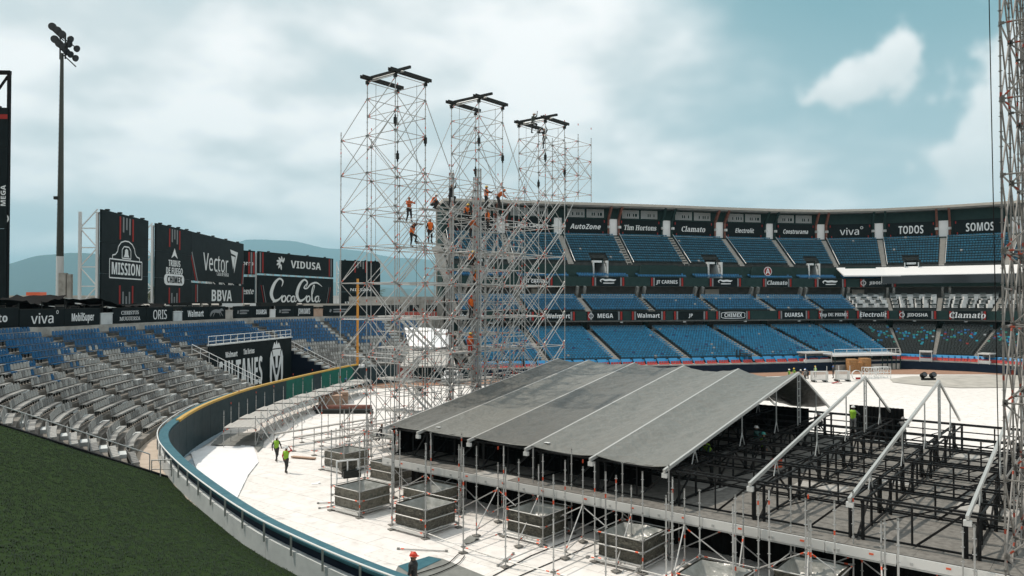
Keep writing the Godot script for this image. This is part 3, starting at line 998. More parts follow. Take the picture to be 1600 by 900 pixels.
func make_towers() -> void:
	rng.seed = 31
	var t := thing("scaffold_tower", "huge steel scaffold with three tower heads standing beside stage roof", "scaffold")
	for i in range(-1, 2):
		for j in 8:
			var top := tower_top(i, j)
			post(t, TG(i, j, 0) + Vector3(0, 0.05, 0), top * LIFT + (1.35 if top > 9.5 else 0.55))
			base_plate(t, TG(i, j, 0))
	# bundled posts of the middle tower
	for c in [[0, 3], [1, 3], [0, 4]]:
		for q in 7:
			post(t, TG(c[0], c[1], 0) + Vector3(cos(q * 0.9) * 0.17, 0.05, sin(q * 0.9) * 0.17), 8.4 * LIFT, 0.036)
	for i in range(-1, 2):
		for j in 7:
			var top := minf(tower_top(i, j), tower_top(i, j + 1))
			for k in range(1, int(top) + 1):
				rod(t, "ledger", TG(i, j, k), TG(i, j + 1, k))
				var a := TG(i, j, k - 1)
				var b := TG(i, j + 1, k)
				if i == -1 or (i == 0 and k % 2 == 0): 
					rod(t, "diagonal_brace", a, b)
					if i == -1 and (j + k) % 2: rod(t, "counter_brace", TG(i, j + 1, k - 1), TG(i, j, k))
				elif i == 1:
					rod(t, "diagonal_brace", a, b)
					if k <= 8: rod(t, "double_brace", a + Vector3(0.0, 0.42, 0), b + Vector3(0.0, 0.42, 0), 0.036)
					rod(t, "counter_brace", TG(i, j + 1, k - 1), TG(i, j, k))
				else:
					rod(t, "diagonal_brace", TG(i, j + 1, k - 1), TG(i, j, k))
	for j in 8:
		for i in [-1, 0]:
			var top := minf(tower_top(i, j), tower_top(i + 1, j))
			for k in range(1, int(top) + 1):
				rod(t, "transom", TG(i, j, k), TG(i + 1, j, k))
				if (i + j) % 2 == 0: rod(t, "cross_brace", TG(i, j, k), TG(i + 1, j, k - 1))
				else: rod(t, "cross_brace", TG(i, j, k - 1), TG(i + 1, j, k))
	# tower heads
	for q in 3:
		var j := q * 3
		for k in [9.5, 10.45]:
			for s in 2:
				rod(t, "head_ledger", TG(s, j, k), TG(s, j + 1, k))
				rod(t, "head_ledger", TG(0, j + s, k), TG(1, j + s, k))
		rod(t, "head_brace", TG(0, j, 9.5), TG(1, j, 10.4))
		rod(t, "head_brace", TG(0, j, 8.6), TG(1, j, 9.5))
		rod(t, "head_brace", TG(0, j + 1, 9.5), TG(1, j + 1, 10.4))
		rod(t, "head_brace", TG(0, j, 9.5), TG(0, j + 1, 10.4))
		# shoulders leaning down to the lower scaffold
		if q < 2:
			for s in 2: rod(t, "raker", TG(s, j + 1, 10), TG(s, j + 2, 8))
		if q == 0: rod(t, "raker", TG(0, 0, 10), TG(-1, 0, 9))
		else:
			for s in 2: rod(t, "raker", TG(s, j, 10), TG(s, j - 1, 8))
		rod(t, "raker", TG(0, j + 1, 10), TG(-1, j + 1, tower_top(-1, j + 1)))
		# black steel beams on top
		var y := 10.55
		for s in 2:
			for w in [0.0, 0.24]:
				bar(t, "head_beam", TG(s, j - 0.22, y) + SU * w, TG(s, j + 1.12, y) + SU * w, 0.09, 0.22, M.darkmetal)
		bar(t, "head_beam", TG(-0.12, j + 0.22, y + 0.11), TG(1.28, j + 0.22, y + 0.11), 0.14, 0.18, M.darkmetal)
		tube(t, "head_tube", TG(-0.15, j + 0.08, y - 0.02), TG(1.2, j + 0.08, y - 0.02), 0.06, M.galv)
		for c in [[0, 0], [1, 0], [0, 1], [1, 1]]:
			bx(t, "beam_clamp", Vector3(0.2, 0.24, 0.2), TG(c[0], j + c[1], 10.44), M.darkmetal, Basis(Vector3.UP, 0.7))
		# chain hoists hanging in the posts
		for c in [[1, 0, 9.25], [1, 1, 8.9], [0, 1, 8.6]]:
			var p := TG(c[0], j + c[1], c[2])
			mi(t, "hoist", cyl12, M.darkmetal, Transform3D(Basis().scaled(Vector3(0.12, 0.42, 0.12)), p))
			for e in [-0.3, 0.3]:
				mi(t, "hoist_hook", cyl12, M.darkmetal, Transform3D(Basis().scaled(Vector3(0.06, 0.2, 0.06)), p + Vector3(0, e, 0)))
		tube(t, "chain", TG(0.2, j + 0.1, 10.4), TG(0.2, j + 0.1, 5.0), 0.012, M.darkmetal)
		tube(t, "chain", TG(0.9, j + 0.8, 10.4), TG(0.9, j + 0.8, 4.0), 0.012, M.darkmetal)
	# cantilever block past the last tower
	for i in 2:
		for e in [7.75, 8.5]:
			post(t, TG(i, e, 8.05), 5.9)
		var lv := [8.3, 8.9, 9.5, 10.1]
		for q in 4:
			for e in [[7.0, 7.75], [7.75, 8.5]]:
				rod(t, "cantilever_ledger", TG(i, e[0], lv[q]), TG(i, e[1], lv[q]))
				if q < 3:
					rod(t, "cantilever_brace", TG(i, e[0], lv[q]), TG(i, e[1], lv[q + 1]))
					if q == 1: rod(t, "cantilever_brace", TG(i, e[1], lv[q]), TG(i, e[0], lv[q + 1]))
		rod(t, "cantilever_brace", TG(i, 7, 7.2), TG(i, 7.75, 8.3))
	for k in [8.3, 8.9, 9.5, 10.1]:
		for e in [7.75, 8.5]: rod(t, "cantilever_ledger", TG(0, e, k), TG(1, e, k))
	for e in [7.75, 8.5]:
		rod(t, "cantilever_brace", TG(0, e, 8.3), TG(1, e, 9.5))
		rod(t, "cantilever_brace", TG(1, e, 8.9), TG(0, e, 10.1))
	# working decks of planks and their guard rails
	for q in [[1, 1, 5], [1, 3, 5], [0, 4, 5], [1, 4, 6], [0, 2, 6], [1, 5, 5], [0, 3, 4], [1, 3, 4], [0, 5, 4], [1, 2, 3], [0, 4, 3], [1, 4, 3], [1, 5, 2], [0, 3, 2], [1, 3, 1], [1, 4, 1]]:
		for w in 3:
			bar(t, "plank", TG(q[0], q[1], q[2]) + SU * (-0.35 - w * 0.34) + Vector3(0, 0.06, 0), TG(q[0], q[1] + 1, q[2]) + SU * (-0.35 - w * 0.34) + Vector3(0, 0.06, 0), 0.31, 0.05, M.plank)
		rod(t, "guard_rail", TG(q[0], q[1], q[2]) + Vector3(0, 1.05, 0), TG(q[0], q[1] + 1, q[2]) + Vector3(0, 1.05, 0))
		rod(t, "guard_rail", TG(q[0], q[1], q[2]) + Vector3(0, 0.55, 0), TG(q[0], q[1] + 1, q[2]) + Vector3(0, 0.55, 0))
	# close-set access scaffold behind
	var a := thing("access_scaffold", "narrow close-set access scaffold with stairs behind the tower scaffold", "scaffold")
	var o := TG(-2.6, 2.6, 0)
	for i in 5:
		for j in 3:
			post(a, o + SU * (1.1 * i) + SV * (1.57 * j), 10.4 + 1.2 * ((i + j) % 2))
	for k in range(1, 5):
		for j in 3:
			rod(a, "ledger", o + SV * (1.57 * j) + Vector3(0, k * 2.57, 0), o + SU * 4.4 + SV * (1.57 * j) + Vector3(0, k * 2.57, 0))
			rod(a, "ledger", o + SV * (1.57 * j) + Vector3(0, k * 2.57 - 1.2, 0), o + SU * 4.4 + SV * (1.57 * j) + Vector3(0, k * 2.57 - 1.2, 0))
		for i in 5:
			rod(a, "transom", o + SU * (1.1 * i) + Vector3(0, k * 2.57, 0), o + SU * (1.1 * i) + SV * 3.14 + Vector3(0, k * 2.57, 0))
		for w in 4:
			bar(a, "plank", o + SV * (0.2 + w * 0.34) + Vector3(0, k * 2.57 + 0.06, 0), o + SU * 4.4 + SV * (0.2 + w * 0.34) + Vector3(0, k * 2.57 + 0.06, 0), 0.31, 0.05, M.plank)
		var up := 1.0 if k % 2 else -1.0
		for w in 2:
			bar(a, "stair_string", o + SU * (2.2 - up * 1.9) + SV * (2.0 + w * 0.7) + Vector3(0, (k - 1) * 2.57, 0), o + SU * (2.2 + up * 1.9) + SV * (2.0 + w * 0.7) + Vector3(0, k * 2.57, 0), 0.06, 0.2, M.alu)

func make_inner_scaffold() -> void:
	rng.seed = 38
	var a := thing("inner_scaffold", "dense inner scaffold cage of close-set tubes within the big tower", "scaffold")
	var o := TG(-0.55, 2.9, 0)
	for i in 4:
		for j in 5:
			post(a, o + SU * (1.3 * i) + SV * (1.57 * j), 14.5 + 2.2 * ((i * 3 + j) % 3))
	for k in range(1, 13):
		var h := k * 1.28
		for i in 4:
			rod(a, "ledger", o + SU * (1.3 * i) + Vector3(0, h, 0), o + SU * (1.3 * i) + SV * 6.28 + Vector3(0, h, 0))
			if k % 2: 
				for j in 4: rod(a, "brace", o + SU * (1.3 * i) + SV * (1.57 * j) + Vector3(0, h, 0), o + SU * (1.3 * i) + SV * (1.57 * (j + 1)) + Vector3(0, h + 2.56, 0))
		for j in 5:
			rod(a, "transom", o + SV * (1.57 * j) + Vector3(0, h, 0), o + SU * 3.9 + SV * (1.57 * j) + Vector3(0, h, 0))
		if k % 4 == 0:
			for w in 4: bar(a, "plank", o + SU * (0.3 + w * 0.36) + Vector3(0, h + 0.06, 0), o + SU * (0.3 + w * 0.36) + SV * 6.28 + Vector3(0, h + 0.06, 0), 0.32, 0.05, M.plank)

func make_side_tower() -> void:
	rng.seed = 32
	var t := thing("scaffold_tower", "tall steel scaffold tower standing at the open end of stage deck", "scaffold")
	var o := V(16.55, 0, 25.9)
	var g := func(i: float, j: float, k: float) -> Vector3: return o + SU * (2.57 * i) + SV * (2.57 * j) + Vector3(0, k * LIFT + 0.45, 0)
	var n := 9
	for i in 2:
		for j in 6:
			post(t, g.call(i, j, -0.17), n * LIFT + 0.5, 0.032)
			base_plate(t, g.call(i, j, -0.185))
	for k in range(0, n + 1):
		for j in 6:
			rod(t, "transom", g.call(0, j, k), g.call(1, j, k), 0.030)
			if k > 0: rod(t, "cross_brace", g.call(0, j, k - 1 + (k + j) % 2), g.call(1, j, k - (k + j) % 2), 0.030)
			if j < 5:
				for i in 2:
					rod(t, "ledger", g.call(i, j, k), g.call(i, j + 1, k), 0.030)
					if k > 0: rod(t, "diagonal_brace", g.call(i, j, k - (1 if i == 0 else 0)), g.call(i, j + 1, k - (0 if i == 0 else 1)), 0.030)
	for j in 5:
		for k in range(1, n + 1):
			rod(t, "counter_brace", g.call(0, j + 1, k - 1), g.call(0, j, k), 0.030)
			if (j + k) % 2: rod(t, "mid_rail", g.call(0, j, k - 0.5), g.call(0, j + 1, k - 0.5), 0.028)
	# bundled posts in the core
	for q in [Vector3(0.22, 0, -0.1), Vector3(0.1, 0, 0.22)]:
		post(t, g.call(0, 2, -0.17) + q, n * LIFT + 0.5, 0.032)
		post(t, g.call(0, 3, -0.17) + q, n * LIFT + 0.5, 0.032)
	for m in t.get_children():
		if m.material_override == M.steel: m.material_override = M.steeldark
	var c := thing("hanging_cable", "thin dark cable hanging straight down beside tall scaffold tower", "cable", V(16.12, 0, 25.5))
	tube(c, "line", Vector3(-0.22, 26.0, 0), Vector3(0.0, 4.5, 0), 0.016, M.rubber)
	mi(c, "weight", cyl12, M.darkmetal, Transform3D(Basis().scaled(Vector3(0.05, 0.2, 0.05)), Vector3(0, 4.4, 0)))

# ---- the stage -----------------------------------------------------------------------------------
func ST(a: float, t: float, h: float) -> Vector3:
	return V(-4.9, h, 45.3) + SU * a + SV * t

const RB := 3.95             # distance between rafters
const DECK := 2.2
func rafters() -> Array: return [-0.72, 0.0, 1.0, 2.0, 3.0, 4.0, 5.0, 6.0, 7.0]

func roof_h(t: float) -> float:
	if t < 17.2: return lerpf(3.95, 6.95, (t + 0.5) / 17.7)
	return lerpf(6.95, 4.0, (t - 17.2) / 6.6)

func make_stage() -> void:
	rng.seed = 33
	var t := thing("stage_deck", "raised stage deck of grey boards on scaffold legs", "stage", ST(0, 0, 0))
	var o := t.position
	var panel := BoxMesh.new()
	panel.size = Vector3(2.39, 0.06, 1.19)
	var fr := Basis(SU, Vector3.UP, -SV)
	var row := 0
	var tt := -0.9
	while tt < 24.0:
		var aa := -2.9
		while aa < 29.4:
			mi(t, "deck_board", panel, [M.deckwood, M.plank, M.deckwood][rng.randi() % 3] if rng.randf() < 0.25 else M.deckwood, Transform3D(fr, ST(aa + 1.2, tt + 0.6, DECK - 0.03 + rng.randf_range(-0.006, 0.0)) - o))
			aa += 2.4
		tt += 1.2
		row += 1
	# edge beams
	var k := 0
	var aa := -2.9
	while aa < 29.2:
		var e := minf(aa + 2.57, 29.6)
		bar(t, "edge_beam", ST(aa + 0.01, -0.98, DECK - 0.20) - o, ST(e - 0.01, -0.98, DECK - 0.20) - o, 0.09, 0.36, M.alu)
		bar(t, "kick_strip", ST(aa + 0.02, -1.0, DECK - 0.42) - o, ST(e - 0.02, -1.0, DECK - 0.42) - o, 0.05, 0.05, M.galv)
		bx(t, "paint_mark", Vector3(0.16, 0.07, 0.02), ST(aa + 1.7, -1.03, DECK - 0.16) - o, M.orange, fr)
		bx(t, "beam_lock", Vector3(0.10, 0.10, 0.05), ST(aa + 0.5, -1.04, DECK - 0.25) - o, M.galv, fr)
		aa = e
	var te := -0.9
	while te < 24.0:
		bar(t, "edge_beam", ST(29.65, te + 0.01, DECK - 0.20) - o, ST(29.65, te + 2.56, DECK - 0.20) - o, 0.09, 0.36, M.alu)
		te += 2.57
	# legs under the deck
	for i in 13:
		for j in 5:
			if j > 0 and i % 2: continue
			post(t, ST(-2.7 + i * 2.65, 0.4 + j * 5.6, 0.0) - o, DECK - 0.1, 0.028, "leg")
	for i in 12:
		rod(t, "leg_brace", ST(-2.7 + i * 2.65, -0.6, 0.15 if i % 2 else 1.75) - o, ST(-2.7 + (i + 1) * 2.65, -0.6, 1.75 if i % 2 else 0.15) - o, 0.026)
	# black cloth hung under and behind the deck
	var d := thing("stage_skirt", "black cloth skirt hanging under the front of the stage deck", "drape", ST(0, 0, 0))
	drape(d, "cloth", ST(-2.8, 1.3, 0) - o, ST(29.6, 1.3, 0) - o, 0.02, DECK - 0.08, 64)
	var d2 := thing("black_drape", "black drape closing the covered end of the stage", "drape", ST(0, 0, 0))
	drape_roof(d2, "cloth", -2.82, 0.2, 23.5, o)
	var d3 := thing("black_drape", "added black drape along the covered stage rear, darkening its interior", "drape", ST(0, 0, 0))  # rear cloth added to keep the covered interior black
	drape(d3, "cloth", ST(-2.7, 23.2, 0) - o, ST(14.5, 23.2, 0) - o, 0.1, 4.0, 40)
	var d4 := thing("black_drape", "added black drape behind the front truss, standing in for interior shade", "drape", ST(0, 0, 0))  # cloth added close behind the truss in place of under-roof shade
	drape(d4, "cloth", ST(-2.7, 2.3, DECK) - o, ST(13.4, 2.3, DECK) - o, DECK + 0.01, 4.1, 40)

func drape(parent: Node, called: String, a: Vector3, b: Vector3, h0: float, h1: float, folds: int) -> void:
	var st := SurfaceTool.new()
	st.begin(Mesh.PRIMITIVE_TRIANGLES)
	var n := folds * 4
	var nn := (b - a).normalized().cross(Vector3.UP)
	a.y = 0; b.y = 0
	for i in n + 1:
		var p := a.lerp(b, i / float(n)) + nn * (sin(i * TAU / 4.0 + sin(i * 0.31)) * 0.06)
		st.add_vertex(p + Vector3(0, h0, 0)); st.add_vertex(p + Vector3(0, h1, 0))
	for i in n:
		for v in [i * 2, i * 2 + 1, i * 2 + 3, i * 2, i * 2 + 3, i * 2 + 2]: st.add_index(v)
	st.generate_normals()
	mi(parent, called, st.commit(), M.drape)

func drape_roof(parent: Node, called: String, a: float, t0: float, t1: float, o: Vector3) -> void:
	var st := SurfaceTool.new()
	st.begin(Mesh.PRIMITIVE_TRIANGLES)
	var n := 120
	for i in n + 1:
		var tt := lerpf(t0, t1, i / float(n))
		var w := sin(i * 1.6) * 0.05
		st.add_vertex(ST(a + w, tt, DECK - 0.3) - o); st.add_vertex(ST(a + w, tt, roof_h(tt) - 0.12) - o)
	for i in n:
		for v in [i * 2, i * 2 + 1, i * 2 + 3, i * 2, i * 2 + 3, i * 2 + 2]: st.add_index(v)
	st.generate_normals()
	mi(parent, called, st.commit(), M.drape)

func make_roof() -> void:
	rng.seed = 34
	var o := ST(0, 0, DECK)
	# black ground trusses
	var t := thing("stage_truss", "grid of black steel trusses standing on the stage deck", "truss", o)
	var lo := DECK + 0.1
	var hi := 3.72
	var w := 0.075
	var tl := [0.1, 4.6, 9.0, 13.4, 17.6, 23.2]
	for ra in rafters():
		var a: float = ra * RB
		for s in [-0.22, 0.22]:
			bar(t, "chord", ST(a + s, -0.1, hi) - o, ST(a + s, 23.4, hi) - o, w, w, M.truss)
		bar(t, "chord", ST(a, -0.1, lo) - o, ST(a, 23.4, lo) - o, w, w, M.truss)
		for i in tl.size():
			bar(t, "truss_post", ST(a - 0.22, tl[i], DECK) - o, ST(a - 0.22, tl[i], hi) - o, 0.15, 0.15, M.truss)
			bar(t, "truss_post", ST(a + 0.22, tl[i], DECK) - o, ST(a + 0.22, tl[i], hi) - o, 0.10, 0.10, M.truss)
			if i < tl.size() - 1:
				var m: float = (tl[i] + tl[i + 1]) / 2
				bar(t, "truss_upright", ST(a, m, lo) - o, ST(a, m, hi) - o, 0.06, 0.06, M.truss)
				bar(t, "truss_diagonal", ST(a, tl[i] + 0.1, lo) - o, ST(a, m, hi) - o, 0.07, 0.07, M.truss)
				bar(t, "truss_diagonal", ST(a, tl[i + 1] - 0.1, lo) - o, ST(a, m, hi) - o, 0.07, 0.07, M.truss)
				bar(t, "rung", ST(a - 0.22, m + 0.8, hi) - o, ST(a + 0.22, m + 0.8, hi) - o, 0.05, 0.05, M.truss)
	for i in tl.size():
		var ra := rafters()
		for s in [-0.25, 0.25]:
			bar(t, "chord", ST(ra[0] * RB, tl[i] + s, hi + 0.09) - o, ST(ra[8] * RB + 1.2, tl[i] + s, hi + 0.09) - o, w, w, M.truss)
		bar(t, "chord", ST(ra[0] * RB, tl[i], lo + 0.04) - o, ST(ra[8] * RB + 1.2, tl[i], lo + 0.04) - o, w, w, M.truss)
		for q in 8:
			var a0: float = ra[q] * RB
			var a1: float = ra[q + 1] * RB
			var m := (a0 + a1) / 2
			bar(t, "truss_upright", ST(m, tl[i], lo) - o, ST(m, tl[i], hi) - o, 0.06, 0.06, M.truss)
			bar(t, "truss_diagonal", ST(a1 - 0.3, tl[i], hi) - o, ST(m + 0.1, tl[i], lo) - o, 0.08, 0.08, M.truss)
			for e in 3:
				bar(t, "rung", ST(lerpf(a0, a1, 0.25 + e * 0.25), tl[i] - 0.25, hi + 0.09) - o, ST(lerpf(a0, a1, 0.25 + e * 0.25), tl[i] + 0.25, hi + 0.09) - o, 0.04, 0.04, M.truss)
	for tt in [2.3, 6.8, 11.2, 15.5, 20.4]:
		bar(t, "chord", ST(rafters()[0] * RB, tt, hi + 0.05) - o, ST(rafters()[8] * RB + 1.2, tt, hi + 0.05) - o, 0.06, 0.06, M.truss)
		bar(t, "chord", ST(rafters()[0] * RB, tt, 3.0) - o, ST(rafters()[8] * RB + 1.2, tt, 3.0) - o, 0.05, 0.05, M.truss)
		for q in 9:
			bar(t, "truss_upright", ST(rafters()[q] * RB, tt, DECK) - o, ST(rafters()[q] * RB, tt, hi + 0.05) - o, 0.08, 0.08, M.truss)
			if q > 3 and q < 8: bar(t, "truss_diagonal", ST(rafters()[q] * RB, tt, DECK + 0.1) - o, ST(rafters()[q + 1] * RB - 0.3, tt, hi) - o, 0.05, 0.05, M.truss)
	# rafters with posts below the ridge
	var f := thing("roof_frame", "bare aluminium gable rafters rising over the black stage trusses", "roof frame", o)
	for ra in rafters():
		var a: float = ra * RB
		bar(f, "rafter", ST(a, -0.95, roof_h(-0.95) + 0.06) - o, ST(a, 17.2, 6.95 + 0.06) - o, 0.11, 0.16, M.rafter)
		bar(f, "rafter", ST(a, 17.2, 6.95 + 0.06) - o, ST(a, 23.9, 3.99) - o, 0.10, 0.14, M.rafter)
		bx(f, "rafter_shoe", Vector3(0.26, 0.2, 0.16), ST(a, -0.85, roof_h(-0.85) - 0.16) - o, M.alu, Basis(SU, Vector3.UP, -SV))
		for s in [-0.22, 0.22]:
			bar(f, "king_post", ST(a, 17.2 + s, hi) - o, ST(a, 17.2 + s, 6.85) - o, 0.06, 0.06, M.galv)
		for q in 6:
			bar(f, "rung", ST(a, 16.98, hi + 0.5 + q * 0.45) - o, ST(a, 17.42, hi + 0.5 + q * 0.45) - o, 0.04, 0.04, M.galv)
		for q in [2.2, 8.0, 13.2, 20.6]:
			tube(f, "hanger_post", ST(a, q, hi + 0.5) - o, ST(a, q, roof_h(q)) - o, 0.035, M.galv)
			for s in [-0.32, 0.32]:
				tube(f, "hanger_foot", ST(a, q + s, hi + 0.06) - o, ST(a, q, hi + 0.75) - o, 0.028, M.galv)
	# tarpaulins over the first five bays
	var words := ["first", "second", "third", "fourth", "fifth"]
	for q in 5:
		var a0: float = rafters()[q] * RB
		var a1: float = rafters()[q + 1] * RB
		var n := FastNoiseLite.new()
		n.seed = 40 + q; n.frequency = 0.5; n.fractal_octaves = 3
		var st := SurfaceTool.new()
		st.begin(Mesh.PRIMITIVE_TRIANGLES)
		var na := 16
		var nt := 90
		for j in nt + 1:
			for i in na + 1:
				var x := i / float(na)
				var belly := sin(PI * x)
				var t0 := -0.45 + 0.42 * belly
				var tt := lerpf(t0, 23.4, j / float(nt))
				var h := roof_h(tt) + 0.14
				# the ridge is not a sharp fold between the rafters
				h -= belly * ([0.2, 0.2, 0.2, 0.24, 0.28][q] + [0.02, 0.02, 0.04, 0.08, 0.14][q] * exp(-pow((tt - 17.2) / 1.6, 2.0)))
				var wr := n.get_noise_2d((a0 + x * 3.9) * 1.6 + tt * 0.25, tt * 0.55)
				var fn := n.get_noise_2d((a0 + x * 3.9) * 3.6 - tt * 1.9, tt * 1.2 + 40.0)
				h += (wr * 0.07 + fn * 0.05) * smoothstep(0.0, 0.14, x) * smoothstep(0.0, 0.14, 1.0 - x)
				if tt < 0.5: h -= belly * 0.10 * (0.5 - tt)
				st.add_vertex(ST(lerpf(a0 + 0.05, a1 - 0.05, x), tt, h) - o)
		for j in nt:
			for i in na:
				var b := j * (na + 1) + i
				for v in [b, b + 1, b + na + 2, b, b + na + 2, b + na + 1]: st.add_index(v)
		st.generate_normals()
		var tp := thing("roof_tarpaulin", "grey sagging tarpaulin on the stage roof, %s from the three-headed scaffold" % words[q], "tarpaulin", o)
		mi(tp, "sheet", st.commit(), [M.rooftarp2, M.rooftarp, M.rooftarp2, M.rooftarp, M.rooftarp][q])
		var hem := mb()
		for i in na:
			var ps := []
			for e in 2:
				var x := (i + e) / float(na)
				var belly := sin(PI * x)
				var t0 := -0.46 + 0.42 * belly
				ps.append(ST(lerpf(a0 + 0.05, a1 - 0.05, x), t0, roof_h(t0) + 0.13 - belly * [0.2, 0.2, 0.2, 0.24, 0.28][q] - (belly * 0.10 * (0.5 - t0))) - o)
			pipe(hem, ps[0], ps[1], 0.03, 5)
		mi(tp, "hem", done(hem), M.greytarp)
		if q % 2 == 1: bx(tp, "tag", Vector3(0.3, 0.02, 0.18), ST(a0 + 0.5, 0.3, roof_h(0.3) + 0.1) - o, M.whitepaint, Basis(SU, Vector3.UP, -SV))

# ---- ballast tanks and the scaffold in front of the stage -----------------------------------------
func make_tanks() -> void:
	rng.seed = 35
	var n := FastNoiseLite.new()
	n.seed = 77; n.frequency = 0.8; n.fractal_octaves = 3
	var list := [[-8.14, 41.2, "beside loose tubes on the open floor"], [-4.22, 37.6, "directly in front of another tank"], [-4.3, 40.9, "tucked between tank front row and stage skirt"], [1.46, 36.5, "standing alone close to the stage edge beam"],
		[5.55, 32.8, "with torn pale plastic showing at one corner"], [7.9, 27.6, "with slumped folded plastic lining"], [11.7, 28.0, "under the bare rafters with heaped plastic inside"], [-11.2, 51.4, "beneath the three-headed scaffold, beside white frames"], [-7.4, 47.9, "beside the black drape at the end of the stage"]]
	var S := 2.4
	for q in list.size():
		var t := thing("ballast_tank", "black plastic wrapped ballast tank, " + list[q][2], "tank", V(list[q][0], 0, list[q][1]), 0.0, "ballast tanks in scaffold frames")
		# near corner at the origin; the tank runs back along -SU and SV
		var P := func(a: float, b: float, h: float) -> Vector3: return SU * (-a) + SV * b + Vector3(0, h, 0)
		var e := 0.14
		for side in 4:
			var st := SurfaceTool.new()
			st.begin(Mesh.PRIMITIVE_TRIANGLES)
			var N := 14
			for j in N + 1:
				for i in N + 1:
					var x := i / float(N)
					var h := lerpf(0.32, 1.36, j / float(N))
					var bulge := sin(PI * x) * sin(PI * clampf((h - 0.2) / 1.2, 0, 1)) * 0.06 + n.get_noise_3d(x * 4.0 + side * 9 + q * 31, h * 4.0, q) * 0.05 + n.get_noise_3d(x * 11.0 + side * 5, h * 9.0, q * 3.0) * 0.05
					if j == N: bulge = 0.0
					var al := lerpf(e, S - e, x)
					var p: Vector3
					match side:
						0: p = P.call(al, e - bulge, h)
						1: p = P.call(e - bulge, al, h)
						2: p = P.call(al, S - e + bulge, h)
						_: p = P.call(S - e + bulge, al, h)
					st.add_vertex(p)
			for j in N:
				for i in N:
					var b := j * (N + 1) + i
					for v in [b, b + N + 1, b + N + 2, b, b + N + 2, b + 1]: st.add_index(v)
			st.generate_normals()
			mi(t, "wall", st.commit(), M.ballast2 if q in [0, 2, 7, 8] else M.ballast)
		# pale plastic lining sagging inside
		var li := SurfaceTool.new()
		li.begin(Mesh.PRIMITIVE_TRIANGLES)
		var K := 18
		for j in K + 1:
			for i in K + 1:
				var x := i / float(K)
				var y := j / float(K)
				var edge := minf(minf(x, 1 - x), minf(y, 1 - y))
				var h := 1.30 - 0.62 * smoothstep(0.0, 0.16, edge) + n.get_noise_3d(x * 5.0, y * 5.0, q * 13.0) * 0.16 * smoothstep(0.0, 0.2, edge)
				if q in [4, 5, 6]: h += 0.30 * exp(-(pow(x - 0.4, 2) + pow(y - 0.6, 2)) * 9.0)
				li.add_vertex(P.call(lerpf(e + 0.03, S - e - 0.03, x), lerpf(e + 0.03, S - e - 0.03, y), h))
		for j in K:
			for i in K:
				var b := j * (K + 1) + i
				for v in [b, b + 1, b + K + 2, b, b + K + 2, b + K + 1]: li.add_index(v)
		li.generate_normals()
		mi(t, "lining", li.commit(), M.liner)
		# frame
		var cs := [[0.0, 0.0], [S, 0.0], [S, S], [0.0, S]]
		for i in 4:
			var c: Array = cs[i]
			var d: Array = cs[(i + 1) % 4]
			var tall: float = [4.3, 4.4, 4.0, 4.2][i]
			post(t, P.call(c[0], c[1], 0.04), tall, 0.03, "post")
			base_plate(t, P.call(c[0], c[1], 0))
			rod(t, "frame_rail", P.call(c[0], c[1], 0.86), P.call(d[0], d[1], 0.86), 0.03)
			rod(t, "frame_rail", P.call(c[0], c[1], 1.38), P.call(d[0], d[1], 1.38), 0.026)
			rod(t, "frame_rail", P.call(c[0], c[1], 0.22), P.call(d[0], d[1], 0.22), 0.03)
		for w in 7:
			bar(t, "base_plank", P.call(0.1, 0.18 + w * 0.34, 0.29), P.call(S - 0.1, 0.18 + w * 0.34, 0.29), 0.30, 0.05, M.alu)
		bar(t, "base_plank", P.call(0.05, -0.04, 0.16), P.call(S - 0.05, -0.04, 0.16), 0.06, 0.10, M.alu)

